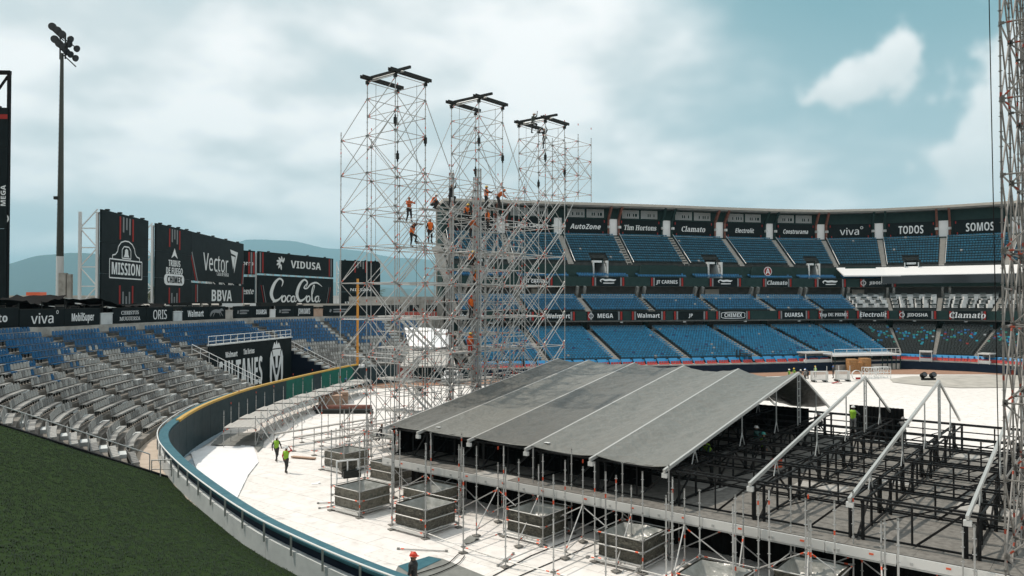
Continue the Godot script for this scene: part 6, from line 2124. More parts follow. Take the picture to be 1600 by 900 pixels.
	for m in b.get_children():
		if m.mesh is TextMesh: m.position += fr.z * 0.05
	words(b, "JIDOSHA", "bold", 1.1, 0, 10.8, 9.6)
	stripes(b, fr, Vector3(0, 22.3, 0) + fr.z * 0.13, [3.0, 1.8, 1.4, 2.0, 3.0], 0.4, 0.8, -1)
	stripes(b, fr, Vector3(0, 7.2, 0) + fr.z * 0.13, [2.2, 1.4, 0.9, 1.4, 2.2], 0.4, 0.8, 1)
	# 7: tall board at the edge, seen almost edge-on
	var a0 := V(-64.1, 0, 84.5)
	var a1 := V(-55.9, 0, 84.9)
	b = billboard("very tall dark board on black frame with sideways lettering", a0, a1, 10.6, 33.0, [[0, 0.4], [0.402, 0.8], [0.802, 1.0]], M.blackpaint)
	fr = b.get_meta("frame")
	var ln := lettering(b, "MEGA", "bold", 0.52, Transform3D(Basis(fr.y, -fr.x, fr.z), fr.x * 3.75 + Vector3(0, 23.2, 0) + fr.z * 0.15), M.print, 1.15)
	st = mb()
	ring(st, mark(b, 3.75, 20.7), 0.55, 0.16)
	mi(b, "emblem", done(st), M.print)
	bx(b, "printed_bar", Vector3(2.0, 0.5, 0.02), fr.x * 3.1 + Vector3(0, 32.0, 0) + fr.z * 0.14, M.printred, fr)
	for e in [-4.0, 4.05]:
		bar(b, "top_mast", fr.x * e + Vector3(0, 10, 0) - fr.z * 0.2, fr.x * e + Vector3(0, 37.2, 0) - fr.z * 0.2, 0.3, 0.3, M.blackpaint)
	bar(b, "top_chord", fr.x * -4.0 + Vector3(0, 37.0, 0) - fr.z * 0.2, fr.x * 4.2 + Vector3(0, 37.0, 0) - fr.z * 0.2, 0.4, 0.4, M.blackpaint)
	bar(b, "top_brace", fr.x * 3.9 + Vector3(0, 36.6, 0) - fr.z * 0.2, fr.x * 1.5 + Vector3(0, 33.0, 0) - fr.z * 0.2, 0.2, 0.2, M.blackpaint)

# ---- the light mast, the things behind the parapet, the hills ----------------------------------------------
func make_mast() -> void:
	var t := thing("light_mast", "tall dark floodlight mast with pale foot rising behind the stand", "light mast", V(-58.9, 0, 100.0))
	var st := mb()
	pipe(st, Vector3(0, 0, 0), Vector3(0, 17.4, 0), 0.50, 14, 0.44)
	mi(t, "foot", done(st), M.whitepaint)
	st = mb()
	pipe(st, Vector3(0, 17.4, 0), Vector3(0, 44.0, 0), 0.43, 14, 0.20)
	mi(t, "shaft", done(st), M.polegreen)
	for i in 46: bx(t, "climbing_peg", Vector3(0.22, 0.04, 0.04), Vector3(-0.46 + i * 0.005, 13.0 + i * 0.62, 0), M.darkmetal)
	bx(t, "junction_box", Vector3(0.9, 3.2, 0.6), Vector3(0.75, 13.6, 0.5), M.concrete)
	bx(t, "junction_box", Vector3(0.5, 3.1, 0.5), Vector3(1.55, 13.5, 0.4), M.concrete)
	bx(t, "bracket", Vector3(0.6, 0.4, 0.4), Vector3(-0.4, 25.0, 0.2), M.darkmetal)
	# lamp bars: two up on one side, two down on the other
	for b in [[-1.3, 47.4, 0.4, 45.9], [-0.95, 45.7, 0.8, 44.0], [0.1, 46.4, 2.1, 44.9], [0.0, 44.3, 2.0, 42.5]]:
		bar(t, "lamp_bar", Vector3(b[0], b[1] - 0.35, 0.0), Vector3(b[2], b[3] - 0.35, 0.3), 0.12, 0.12, M.darkmetal)
	for q in [[-0.25, 0.0], [0.55, 0.2]]: bar(t, "lamp_bar", Vector3(q[0], 43.2, q[1]), Vector3(q[0], 46.4, q[1]), 0.14, 0.14, M.darkmetal)
	var lamp := mb()
	for i in 6:
		var r0: float = [0.30, 0.75, 0.95, 1.02, 1.0, 0.2][i]
		var r1: float = [0.75, 0.95, 1.02, 1.0, 0.2, 0.0][i]
		var z0: float = [-0.75, -0.6, -0.3, 0.0, 0.12, 0.14][i]
		var z1: float = [-0.6, -0.3, 0.0, 0.12, 0.14, 0.14][i]
		for k in 16:
			var a := TAU * k / 16
			var c := TAU * (k + 1) / 16
			quad(lamp, Vector3(cos(a) * r0, sin(a) * r0, z0), Vector3(cos(a) * r1, sin(a) * r1, z1), Vector3(cos(c) * r1, sin(c) * r1, z1), Vector3(cos(c) * r0, sin(c) * r0, z0))
	var lm := done(lamp)
	for q in [[80, 40, 0], [88, 46, 0], [95, 52, 0], [84, 60, 0], [91, 67, 0], [98, 72, 0], [109, 60, 1], [107, 68, 1], [119, 75, 1], [117, 90, 1], [103, 80, 1], [109, 84, 1]]:
		var yaw := 0.45 if q[2] == 0 else 1.35
		var sc := 0.50 if q[2] == 0 else 0.44
		var fl := mi(t, "floodlight", lm, M.darkmetal, Transform3D(Basis(Vector3.UP, yaw) * Basis(Vector3.RIGHT, 0.45) * Basis().scaled(Vector3.ONE * sc), Vector3((q[0] - 94.0) / 12.0, 11.6 + (470.0 - q[1]) / 12.0, 0.2)))
		mi(fl, "lens", cyl12, M.lens, Transform3D(Basis(Vector3.RIGHT, PI / 2) * Basis().scaled(Vector3(0.9, 0.04, 0.9)), Vector3(0, 0, 0.15)))

func flood(pos: Vector3, turn: float, label: String, tilt := 0.5) -> void:
	var t := thing("floodlight", label, "floodlight", pos, turn, "floodlights on the outfield parapet")
	tube(t, "pole", Vector3(0, 0, 0), Vector3(0, 1.35, 0), 0.06, M.galv)
	bx(t, "lamp_case", Vector3(0.95, 0.7, 0.32), Vector3(0, 1.65, 0.15), M.concrete, Basis(Vector3.RIGHT, tilt))
	bx(t, "glass_front", Vector3(0.85, 0.6, 0.03), Vector3(0, 1.65, 0.15) + Basis(Vector3.RIGHT, tilt).z * 0.165, M.lens, Basis(Vector3.RIGHT, tilt))
	bx(t, "yoke", Vector3(1.0, 0.06, 0.06), Vector3(0, 1.4, 0), M.darkmetal)

func make_behind() -> void:
	rng.seed = 61
	var lights := [[10, 0.9, "grey floodlight beside tall board with sideways lettering"], [38, 0.4, "small floodlight on a thin pole near the mast"], [128, 0.2, "wide floodlight in front of frame of the bell billboard"], [145, 0.8, "tilted pale floodlight below the bell billboard"], [252, 0.7, "tilted floodlight under the arched-word billboard"], [278, 0.2, "dark floodlight on pole under arched-word billboard"], [330, 0.1, "square floodlight under the two-panel billboard"], [341, 0.9, "tilted pale floodlight under the two-panel billboard"], [358, 0.2, "floodlight on thin pole beside kiosk canopy"], [403, 0.7, "tilted floodlight between kiosk and script billboard"], [479, 0.8, "tilted white floodlight below the script billboard"]]
	for q in lights:
		var s := s_at_px(q[0])
		flood(F(s, back_d(s) + 2.2, back_h(s) + 0.3), q[1] + 0.3, q[2], 0.4 + 0.3 * rng.randf())
	# raised concourse floor behind the parapet
	var fl := thing("concourse_floor", "concrete concourse floor running behind the outfield boards", "floor")
	var s := S_CUT - 8.0
	while s < S_END:
		var st := mb()
		var e := s + 4.0
		hexa(st, [F(s, back_d(s) + 0.4, 0), F(s, back_d(s) + 14.0, 0), F(e, back_d(e) + 14.0, 0), F(e, back_d(e) + 0.4, 0), F(s, back_d(s) + 0.4, back_h(s) + 0.2), F(s, back_d(s) + 14.0, back_h(s) + 0.2), F(e, back_d(e) + 14.0, back_h(e) + 0.2), F(e, back_d(e) + 0.4, back_h(e) + 0.2)])
		mi(fl, "slab", done(st), M.concrete)
		s = e
	# black tarpaulin shelters
	for q in [[-30, 45, 3.2, 1.9, "black tarpaulin shelter at the turf bank end behind parapet boards"], [45, 118, 2.3, 2.9, "sagging black tarpaulin shelter under the light mast"], [118, 172, 2.6, 2.0, "black tarpaulin stall below the bell billboard"], [172, 240, 2.6, 1.9, "draped black netting stall below arched-word billboard"], [240, 268, 1.8, 2.0, "small black stall beside large thin lettering board"]]:
		var s0 := s_at_px(maxf(q[0], 0.0)) - (4.0 if q[0] < 0 else 0.0)
		var s1 := s_at_px(q[1])
		var t := thing("tarpaulin_shelter", q[4], "shelter")
		var n := FastNoiseLite.new()
		n.seed = int(q[1]); n.frequency = 0.3
		var st := SurfaceTool.new()
		st.begin(Mesh.PRIMITIVE_TRIANGLES)
		for i in 13:
			for j in 7:
				var x := i / 12.0
				var y := j / 6.0
				var ss := lerpf(s0, s1, x)
				var h := lerpf(q[2], q[3], x) - sin(x * PI * 2.0) * 0.0 - sin(x * PI) * 0.45 * (1.0 - y * 0.5) + n.get_noise_2d(i * 1.7, j * 2.0) * 0.4
				st.add_vertex(F(ss, back_d(ss) + 0.9 + y * 5.0, back_h(ss) + 0.3 + h))
		for i in 12:
			for j in 6:
				var v := i * 7 + j
				for w in [v, v + 7, v + 8, v, v + 8, v + 1]: st.add_index(w)
		st.generate_normals()
		mi(t, "canopy", st.commit(), M.drape)
		for e in [0.02, 0.5, 0.98]:
			for d in [1.0, 5.8]:
				var ss := lerpf(s0, s1, e)
				tube(t, "pole", F(ss, back_d(ss) + d, back_h(ss) + 0.2), F(ss, back_d(ss) + d, back_h(ss) + 0.3 + lerpf(q[2], q[3], e) * 0.9), 0.06, M.darkmetal)
		var bk := mb()
		hexa(bk, [F(s0, back_d(s0) + 5.9, back_h(s0)), F(s0, back_d(s0) + 6.0, back_h(s0)), F(s1, back_d(s1) + 6.0, back_h(s1)), F(s1, back_d(s1) + 5.9, back_h(s1)), F(s0, back_d(s0) + 5.9, back_h(s0) + q[2]), F(s0, back_d(s0) + 6.0, back_h(s0) + q[2]), F(s1, back_d(s1) + 6.0, back_h(s1) + q[3]), F(s1, back_d(s1) + 5.9, back_h(s1) + q[3])])
		mi(t, "rear_cloth", done(bk), M.drape)
	# kiosks
	for q in [[290, 340, M.darkmetal, 2.4, "dark open kiosk frame below the wide two-panel billboard"], [340, 374, M.darkmetal, 2.9, "dark flat roofed kiosk under the two-panel billboard"], [372, 421, M.whitepaint, 2.7, "kiosk with white fascia canopy under the script billboard"], [428, 488, M.darkmetal, 2.8, "dark kiosk with black sign strips under the script billboard"], [490, 530, M.beige, 2.6, "flat pale roofed kiosk beside the ring emblem billboard"], [530, 605, M.beige, 2.6, "long pale roofed shelter behind the foul pole"]]:
		var s0 := s_at_px(q[0])
		var s1 := s_at_px(q[1])
		var t := thing("kiosk", q[4], "kiosk")
		var H: float = q[3] - 0.85
		var rf := mb()
		var d0 := 2.6
		hexa(rf, [F(s0, back_d(s0) + d0, back_h(s0) + H), F(s0, back_d(s0) + d0 + 4.5, back_h(s0) + H), F(s1, back_d(s1) + d0 + 4.5, back_h(s1) + H), F(s1, back_d(s1) + d0, back_h(s1) + H), F(s0, back_d(s0) + d0, back_h(s0) + H + 0.5), F(s0, back_d(s0) + d0 + 4.5, back_h(s0) + H + 0.35), F(s1, back_d(s1) + d0 + 4.5, back_h(s1) + H + 0.35), F(s1, back_d(s1) + d0, back_h(s1) + H + 0.5)])
		mi(t, "roof", done(rf), q[2])
		for i in 4:
			var ss := lerpf(s0, s1, (i + 0.1) / 3.2)
			for d in [d0 + 0.3, d0 + 4.2]:
				tube(t, "pole", F(ss, back_d(ss) + d, back_h(ss) + 0.2), F(ss, back_d(ss) + d, back_h(ss) + H), 0.09, M.whitepaint if i % 2 else M.darkmetal)
		var bk := mb()
		hexa(bk, [F(s0, back_d(s0) + d0 + 4.3, back_h(s0)), F(s0, back_d(s0) + d0 + 4.5, back_h(s0)), F(s1, back_d(s1) + d0 + 4.5, back_h(s1)), F(s1, back_d(s1) + d0 + 4.3, back_h(s1)), F(s0, back_d(s0) + d0 + 4.3, back_h(s0) + 1.7), F(s0, back_d(s0) + d0 + 4.5, back_h(s0) + 1.7), F(s1, back_d(s1) + d0 + 4.5, back_h(s1) + 1.7), F(s1, back_d(s1) + d0 + 4.3, back_h(s1) + 1.7)])
		mi(t, "rear_panel", done(bk), M.dimconcrete)
		for i in 3:
			var ss := lerpf(s0, s1, 0.2 + i * 0.3)
			bx(t, "fridge", Vector3(0.8, 1.7, 0.7), F(ss, back_d(ss) + d0 + 2.0, back_h(ss) + 1.05), [M.whitepaint, M.darkmetal, M.concrete_pale][i])
	# palms
	for q in [[236, 120.0, 13.2, "palm crown showing between the bell and arched-word billboards"], [588, 216.0, 13.5, "palm crown beside the ring emblem billboard"]]:
		var p := at(q[0], 470, q[1])
		p.y = 0
		var t := thing("palm_tree", q[3], "palm", p)
		var tr := mb()
		for i in 8: pipe(tr, Vector3(sin(i * 0.3) * 0.1, i * q[2] / 8, 0), Vector3(sin((i + 1) * 0.3) * 0.1, (i + 1) * q[2] / 8, 0), 0.32 - i * 0.012, 8, 0.30 - i * 0.012)
		mi(t, "trunk", done(tr), M.bark)
		var cr := mb()
		for i in 26:
			var an := i * 2.4
			var up := 1.2 - (i % 7) * 0.33
			var prev := Vector3(0, q[2], 0)
			var dir := Vector3(cos(an), up, sin(an)).normalized()
			for k in 7:
				var nx := prev + dir * 0.42
				dir = (dir + Vector3(0, -0.16, 0)).normalized()
				pipe(cr, prev, nx, 0.03, 3)
				var side := dir.cross(Vector3.UP).normalized()
				for e in [-1.0, 1.0]:
					for w in 2:
						var base := prev.lerp(nx, w * 0.5)
						tri(cr, base, base + side * e * 0.75 + dir * 0.45 + Vector3(0, -0.22, 0), base + dir * 0.09)
				prev = nx
		mi(t, "crown", done(cr), M.palm)
	# a white house far behind
	var hs := thing("white_building", "small white building far off beside the ring emblem billboard", "building", at(525, 478, 260) * Vector3(1, 0, 1))
	bx(hs, "wall", Vector3(7, 13.0, 8), Vector3(0, 6.5, 0), M.whitepaint)
	bx(hs, "roof_edge", Vector3(7.4, 0.4, 8.4), Vector3(0, 13.1, 0), M.whitepaint)
	for i in 2: bx(hs, "window", Vector3(1.2, 1.4, 0.1), Vector3(i * 3.0 - 1.5, 9.5, 4.03), M.glass)
	# pale long building low behind the mast
	var lb := thing("long_building", "long low pale building with orange roof tank behind the mast", "building", V(-118, 0, 200))
	bx(lb, "wall", Vector3(70, 12.5, 10), Vector3(0, 6.25, 0), M.concrete_pale)
	bx(lb, "roof_edge", Vector3(70.4, 0.5, 10.4), Vector3(0, 12.7, 0), M.beige)
	bx(lb, "roof_tank", Vector3(3.4, 1.0, 3), Vector3(-4, 13.3, 3), M.orange)

func make_hills() -> void:
	for q in [[11000.0, 11, [[-1500, 330], [-900, 335], [-300, 360], [0, 414], [70, 399], [120, 396], [200, 398], [330, 412], [480, 440], [640, 452], [900, 462], [1300, 464], [1900, 450]]], [19000.0, 12, [[-1500, 420], [-300, 440], [100, 452], [280, 430], [330, 392], [390, 374], [440, 375], [520, 388], [640, 404], [800, 425], [1000, 448], [1400, 450], [2000, 440]]]]:
		var st := SurfaceTool.new()
		st.begin(Mesh.PRIMITIVE_TRIANGLES)
		var n := FastNoiseLite.new()
		n.seed = q[1]; n.frequency = 0.0007; n.fractal_octaves = 5
		var pts: Array = q[2]
		var N := 260
		var z0: float = q[0]
		for i in N + 1:
			var px := lerpf(pts[0][0], pts[-1][0], i / float(N))
			var py: float = pts[0][1]
			for e in pts.size() - 1:
				if px >= pts[e][0] and px <= pts[e + 1][0]:
					py = lerpf(pts[e][1], pts[e + 1][1], smoothstep(pts[e][0], pts[e + 1][0], px))
			var crest := at(px, py, z0)
			for j in 9:
				var f := j / 8.0
				var p := crest
				p.z += (1.0 - f) * z0 * 0.22
				p.x *= 1.0 - (1.0 - f) * 0.22
				p.y = crest.y * pow(f, 1.25) + n.get_noise_2d(p.x, p.z + j * 60.0) * 170.0 * f * (1.15 - f) - (6.0 if j == 0 else 0.0)
				st.add_vertex(p)
			st.add_vertex(crest + Vector3(0, -crest.y - 20.0, -z0 * 0.15))
		for i in N:
			for j in 9:
				var v := i * 10 + j
				for w in [v, v + 1, v + 11, v, v + 11, v + 10]: st.add_index(w)
		st.generate_normals()
		tag(mi(self, "hills", st.commit(), M.hill), "", "", "", "structure")
# ---- people ---------------------------------------------------------------------------------------------------
# surface nets over a smooth union of tapered capsules; bones: [a, b, radius a, radius b, colour]
func nets(st: SurfaceTool, bones: Array, cell: float, soft: float) -> void:
	var lo := Vector3.ONE * 1e9
	var hi := Vector3.ONE * -1e9
	for b in bones:
		var r: float = maxf(b[2], b[3]) + soft + cell * 2.0
		for e in 2:
			lo = lo.min(b[e] - Vector3.ONE * r)
			hi = hi.max(b[e] + Vector3.ONE * r)
	var nx := int(ceil((hi.x - lo.x) / cell)) + 1
	var ny := int(ceil((hi.y - lo.y) / cell)) + 1
	var nz := int(ceil((hi.z - lo.z) / cell)) + 1
	var f := PackedFloat32Array()
	f.resize(nx * ny * nz)
	f.fill(1.0)
	var near := PackedFloat32Array()
	near.resize(nx * ny * nz)
	near.fill(1.0)
	var who := PackedByteArray()
	who.resize(nx * ny * nz)
	for bi in bones.size():
		var b: Array = bones[bi]
		var a0: Vector3 = b[0]
		var ab: Vector3 = b[1] - a0
		var l2 := maxf(ab.length_squared(), 1e-8)
		var r0: float = b[2]
		var r1: float = b[3]
		var m: float = maxf(r0, r1) + soft + cell * 1.6
		var p0: Vector3 = ((a0.min(b[1]) - Vector3.ONE * m - lo) / cell).floor()
		var p1: Vector3 = ((a0.max(b[1]) + Vector3.ONE * m - lo) / cell).ceil()
		for z in range(maxi(int(p0.z), 0), mini(int(p1.z) + 1, nz)):
			for y in range(maxi(int(p0.y), 0), mini(int(p1.y) + 1, ny)):
				var row := (z * ny + y) * nx
				for x in range(maxi(int(p0.x), 0), mini(int(p1.x) + 1, nx)):
					var p := lo + Vector3(x, y, z) * cell - a0
					var t := clampf(p.dot(ab) / l2, 0.0, 1.0)
					var d := (p - ab * t).length() - lerpf(r0, r1, t)
					var i := row + x
					if d < near[i]:
						near[i] = d
						who[i] = bi
					var o := f[i]
					var h := maxf(soft - absf(o - d), 0.0) / soft
					f[i] = minf(o, d) - h * h * soft * 0.25
	var id := PackedInt32Array()
	id.resize(nx * ny * nz)
	id.fill(-1)
	var verts := PackedVector3Array()
	var cols := PackedColorArray()
	var off := [0, 1, nx, nx + 1, nx * ny, nx * ny + 1, nx * ny + nx, nx * ny + nx + 1]
	var cor := [Vector3(0, 0, 0), Vector3(1, 0, 0), Vector3(0, 1, 0), Vector3(1, 1, 0), Vector3(0, 0, 1), Vector3(1, 0, 1), Vector3(0, 1, 1), Vector3(1, 1, 1)]
	var edges := [[0, 1], [2, 3], [4, 5], [6, 7], [0, 2], [1, 3], [4, 6], [5, 7], [0, 4], [1, 5], [2, 6], [3, 7]]
	for z in nz - 1:
		for y in ny - 1:
			var row := (z * ny + y) * nx
			for x in nx - 1:
				var i := row + x
				var s := 0
				for c in 8:
					if f[i + off[c]] < 0.0: s += 1
				if s == 0 or s == 8: continue
				var sum := Vector3.ZERO
				var n := 0
				for e in edges:
					var u := f[i + off[e[0]]]
					var v := f[i + off[e[1]]]
					if (u < 0.0) != (v < 0.0):
						sum += cor[e[0]].lerp(cor[e[1]], u / (u - v))
						n += 1
				id[i] = verts.size()
				verts.append(lo + (Vector3(x, y, z) + sum / n) * cell)
				cols.append(bones[who[i]][4])
	var face := func(a: int, b: int, c: int, d: int, flip: bool) -> void:
		if a < 0 or b < 0 or c < 0 or d < 0: return
		var o := [a, b, c, a, c, d] if flip else [a, c, b, a, d, c]
		for v in o:
			st.set_color(cols[v])
			st.add_vertex(verts[v])
	for z in range(1, nz - 1):
		for y in range(1, ny - 1):
			for x in range(1, nx - 1):
				var i := (z * ny + y) * nx + x
				var s := f[i] < 0.0
				if s != (f[i + 1] < 0.0): face.call(id[i - nx - nx * ny], id[i - nx * ny], id[i], id[i - nx], s)
				if s != (f[i + nx] < 0.0): face.call(id[i - 1 - nx * ny], id[i - 1], id[i], id[i - nx * ny], s)
				if s != (f[i + nx * ny] < 0.0): face.call(id[i - 1 - nx], id[i - nx], id[i], id[i - 1], s)

const STAND := {"hip": Vector3(0, 0.95, 0), "chest": Vector3(0, 1.34, 0.01), "neck": Vector3(0, 1.50, 0.0), "head": Vector3(0, 1.63, 0.02),
	"sl": Vector3(0.18, 1.42, 0), "el": Vector3(0.25, 1.14, -0.03), "wl": Vector3(0.26, 0.89, 0.06), "sr": Vector3(-0.18, 1.42, 0), "er": Vector3(-0.25, 1.14, -0.03), "wr": Vector3(-0.26, 0.89, 0.06),
	"hl": Vector3(0.10, 0.92, 0), "kl": Vector3(0.11, 0.50, 0.03), "al": Vector3(0.12, 0.09, -0.03), "tl": Vector3(0.14, 0.035, 0.15), "hr": Vector3(-0.10, 0.92, 0), "kr": Vector3(-0.11, 0.50, 0.03), "ar": Vector3(-0.12, 0.09, -0.03), "tr": Vector3(-0.14, 0.035, 0.15)}

func pose(kind: String) -> Dictionary:
	var p := STAND.duplicate()
	match kind:
		"walk":
			p.kl = Vector3(0.10, 0.52, 0.20); p.al = Vector3(0.11, 0.10, 0.22); p.tl = Vector3(0.12, 0.06, 0.40)
			p.kr = Vector3(-0.10, 0.50, -0.04); p.ar = Vector3(-0.11, 0.13, -0.32); p.tr = Vector3(-0.12, 0.03, -0.17)
			p.el = Vector3(0.26, 1.16, -0.14); p.wl = Vector3(0.27, 0.93, -0.12); p.er = Vector3(-0.26, 1.16, 0.10); p.wr = Vector3(-0.25, 0.96, 0.24)
		"raise":
			p.er = Vector3(-0.36, 1.52, 0.10); p.wr = Vector3(-0.20, 1.70, 0.10)
			p.kl = Vector3(0.10, 0.52, 0.14); p.al = Vector3(0.11, 0.09, 0.12); p.tl = Vector3(0.12, 0.035, 0.30)
			p.kr = Vector3(-0.10, 0.50, -0.02); p.ar = Vector3(-0.11, 0.12, -0.22); p.tr = Vector3(-0.12, 0.03, -0.06)
		"climb":
			p.el = Vector3(0.32, 1.56, 0.20); p.wl = Vector3(0.24, 1.82, 0.32); p.er = Vector3(-0.34, 1.34, 0.26); p.wr = Vector3(-0.26, 1.50, 0.42)
			p.kl = Vector3(0.16, 0.78, 0.32); p.al = Vector3(0.14, 0.40, 0.22); p.tl = Vector3(0.14, 0.37, 0.42)
			p.chest = Vector3(0, 1.33, 0.08); p.neck = Vector3(0, 1.49, 0.11); p.head = Vector3(0, 1.62, 0.14); p.sl = Vector3(0.18, 1.42, 0.09); p.sr = Vector3(-0.18, 1.42, 0.09)
		"reach":
			p.el = Vector3(0.30, 1.30, 0.28); p.wl = Vector3(0.20, 1.36, 0.52); p.er = Vector3(-0.30, 1.22, 0.26); p.wr = Vector3(-0.18, 1.20, 0.50)
			p.kl = Vector3(0.13, 0.50, 0.06); p.al = Vector3(0.17, 0.09, 0.0); p.tl = Vector3(0.2, 0.035, 0.17); p.ar = Vector3(-0.18, 0.09, -0.06); p.tr = Vector3(-0.22, 0.035, 0.11)
		"lean":
			p.hip = Vector3(0, 0.93, -0.10); p.chest = Vector3(0, 1.20, 0.20); p.neck = Vector3(0, 1.29, 0.34); p.head = Vector3(0, 1.37, 0.46)
			p.sl = Vector3(0.18, 1.25, 0.25); p.sr = Vector3(-0.18, 1.25, 0.25); p.el = Vector3(0.24, 1.00, 0.40); p.wl = Vector3(0.18, 0.86, 0.60); p.er = Vector3(-0.24, 1.00, 0.40); p.wr = Vector3(-0.16, 0.88, 0.60)
			p.hl = Vector3(0.10, 0.90, -0.10); p.hr = Vector3(-0.10, 0.90, -0.10)
		"crouch":
			p.hip = Vector3(0, 0.38, -0.16); p.chest = Vector3(0, 0.72, 0.04); p.neck = Vector3(0, 0.86, 0.13); p.head = Vector3(0, 0.97, 0.20)
			p.sl = Vector3(0.18, 0.79, 0.07); p.sr = Vector3(-0.18, 0.79, 0.07); p.el = Vector3(0.26, 0.56, 0.22); p.wl = Vector3(0.14, 0.40, 0.38); p.er = Vector3(-0.26, 0.56, 0.22); p.wr = Vector3(-0.14, 0.40, 0.38)
			p.hl = Vector3(0.10, 0.36, -0.14); p.hr = Vector3(-0.10, 0.36, -0.14); p.kl = Vector3(0.18, 0.48, 0.26); p.kr = Vector3(-0.18, 0.44, 0.26); p.al = Vector3(0.15, 0.10, 0.02); p.ar = Vector3(-0.15, 0.10, 0.02); p.tl = Vector3(0.17, 0.035, 0.2); p.tr = Vector3(-0.17, 0.035, 0.2)
		"sit":
			p.hip = Vector3(0, 0.12, 0); p.chest = Vector3(0, 0.50, 0.02); p.neck = Vector3(0, 0.66, 0.03); p.head = Vector3(0, 0.78, 0.06)
			p.sl = Vector3(0.18, 0.58, 0.02); p.sr = Vector3(-0.18, 0.58, 0.02); p.el = Vector3(0.26, 0.34, 0.08); p.wl = Vector3(0.16, 0.26, 0.30); p.er = Vector3(-0.26, 0.34, 0.08); p.wr = Vector3(-0.16, 0.26, 0.30)
			p.hl = Vector3(0.10, 0.10, 0.02); p.hr = Vector3(-0.10, 0.10, 0.02); p.kl = Vector3(0.13, 0.14, 0.44); p.kr = Vector3(-0.13, 0.14, 0.44); p.al = Vector3(0.12, -0.26, 0.46); p.ar = Vector3(-0.12, -0.26, 0.50); p.tl = Vector3(0.14, -0.31, 0.62); p.tr = Vector3(-0.14, -0.31, 0.66)
	return p

var person_cache := {}

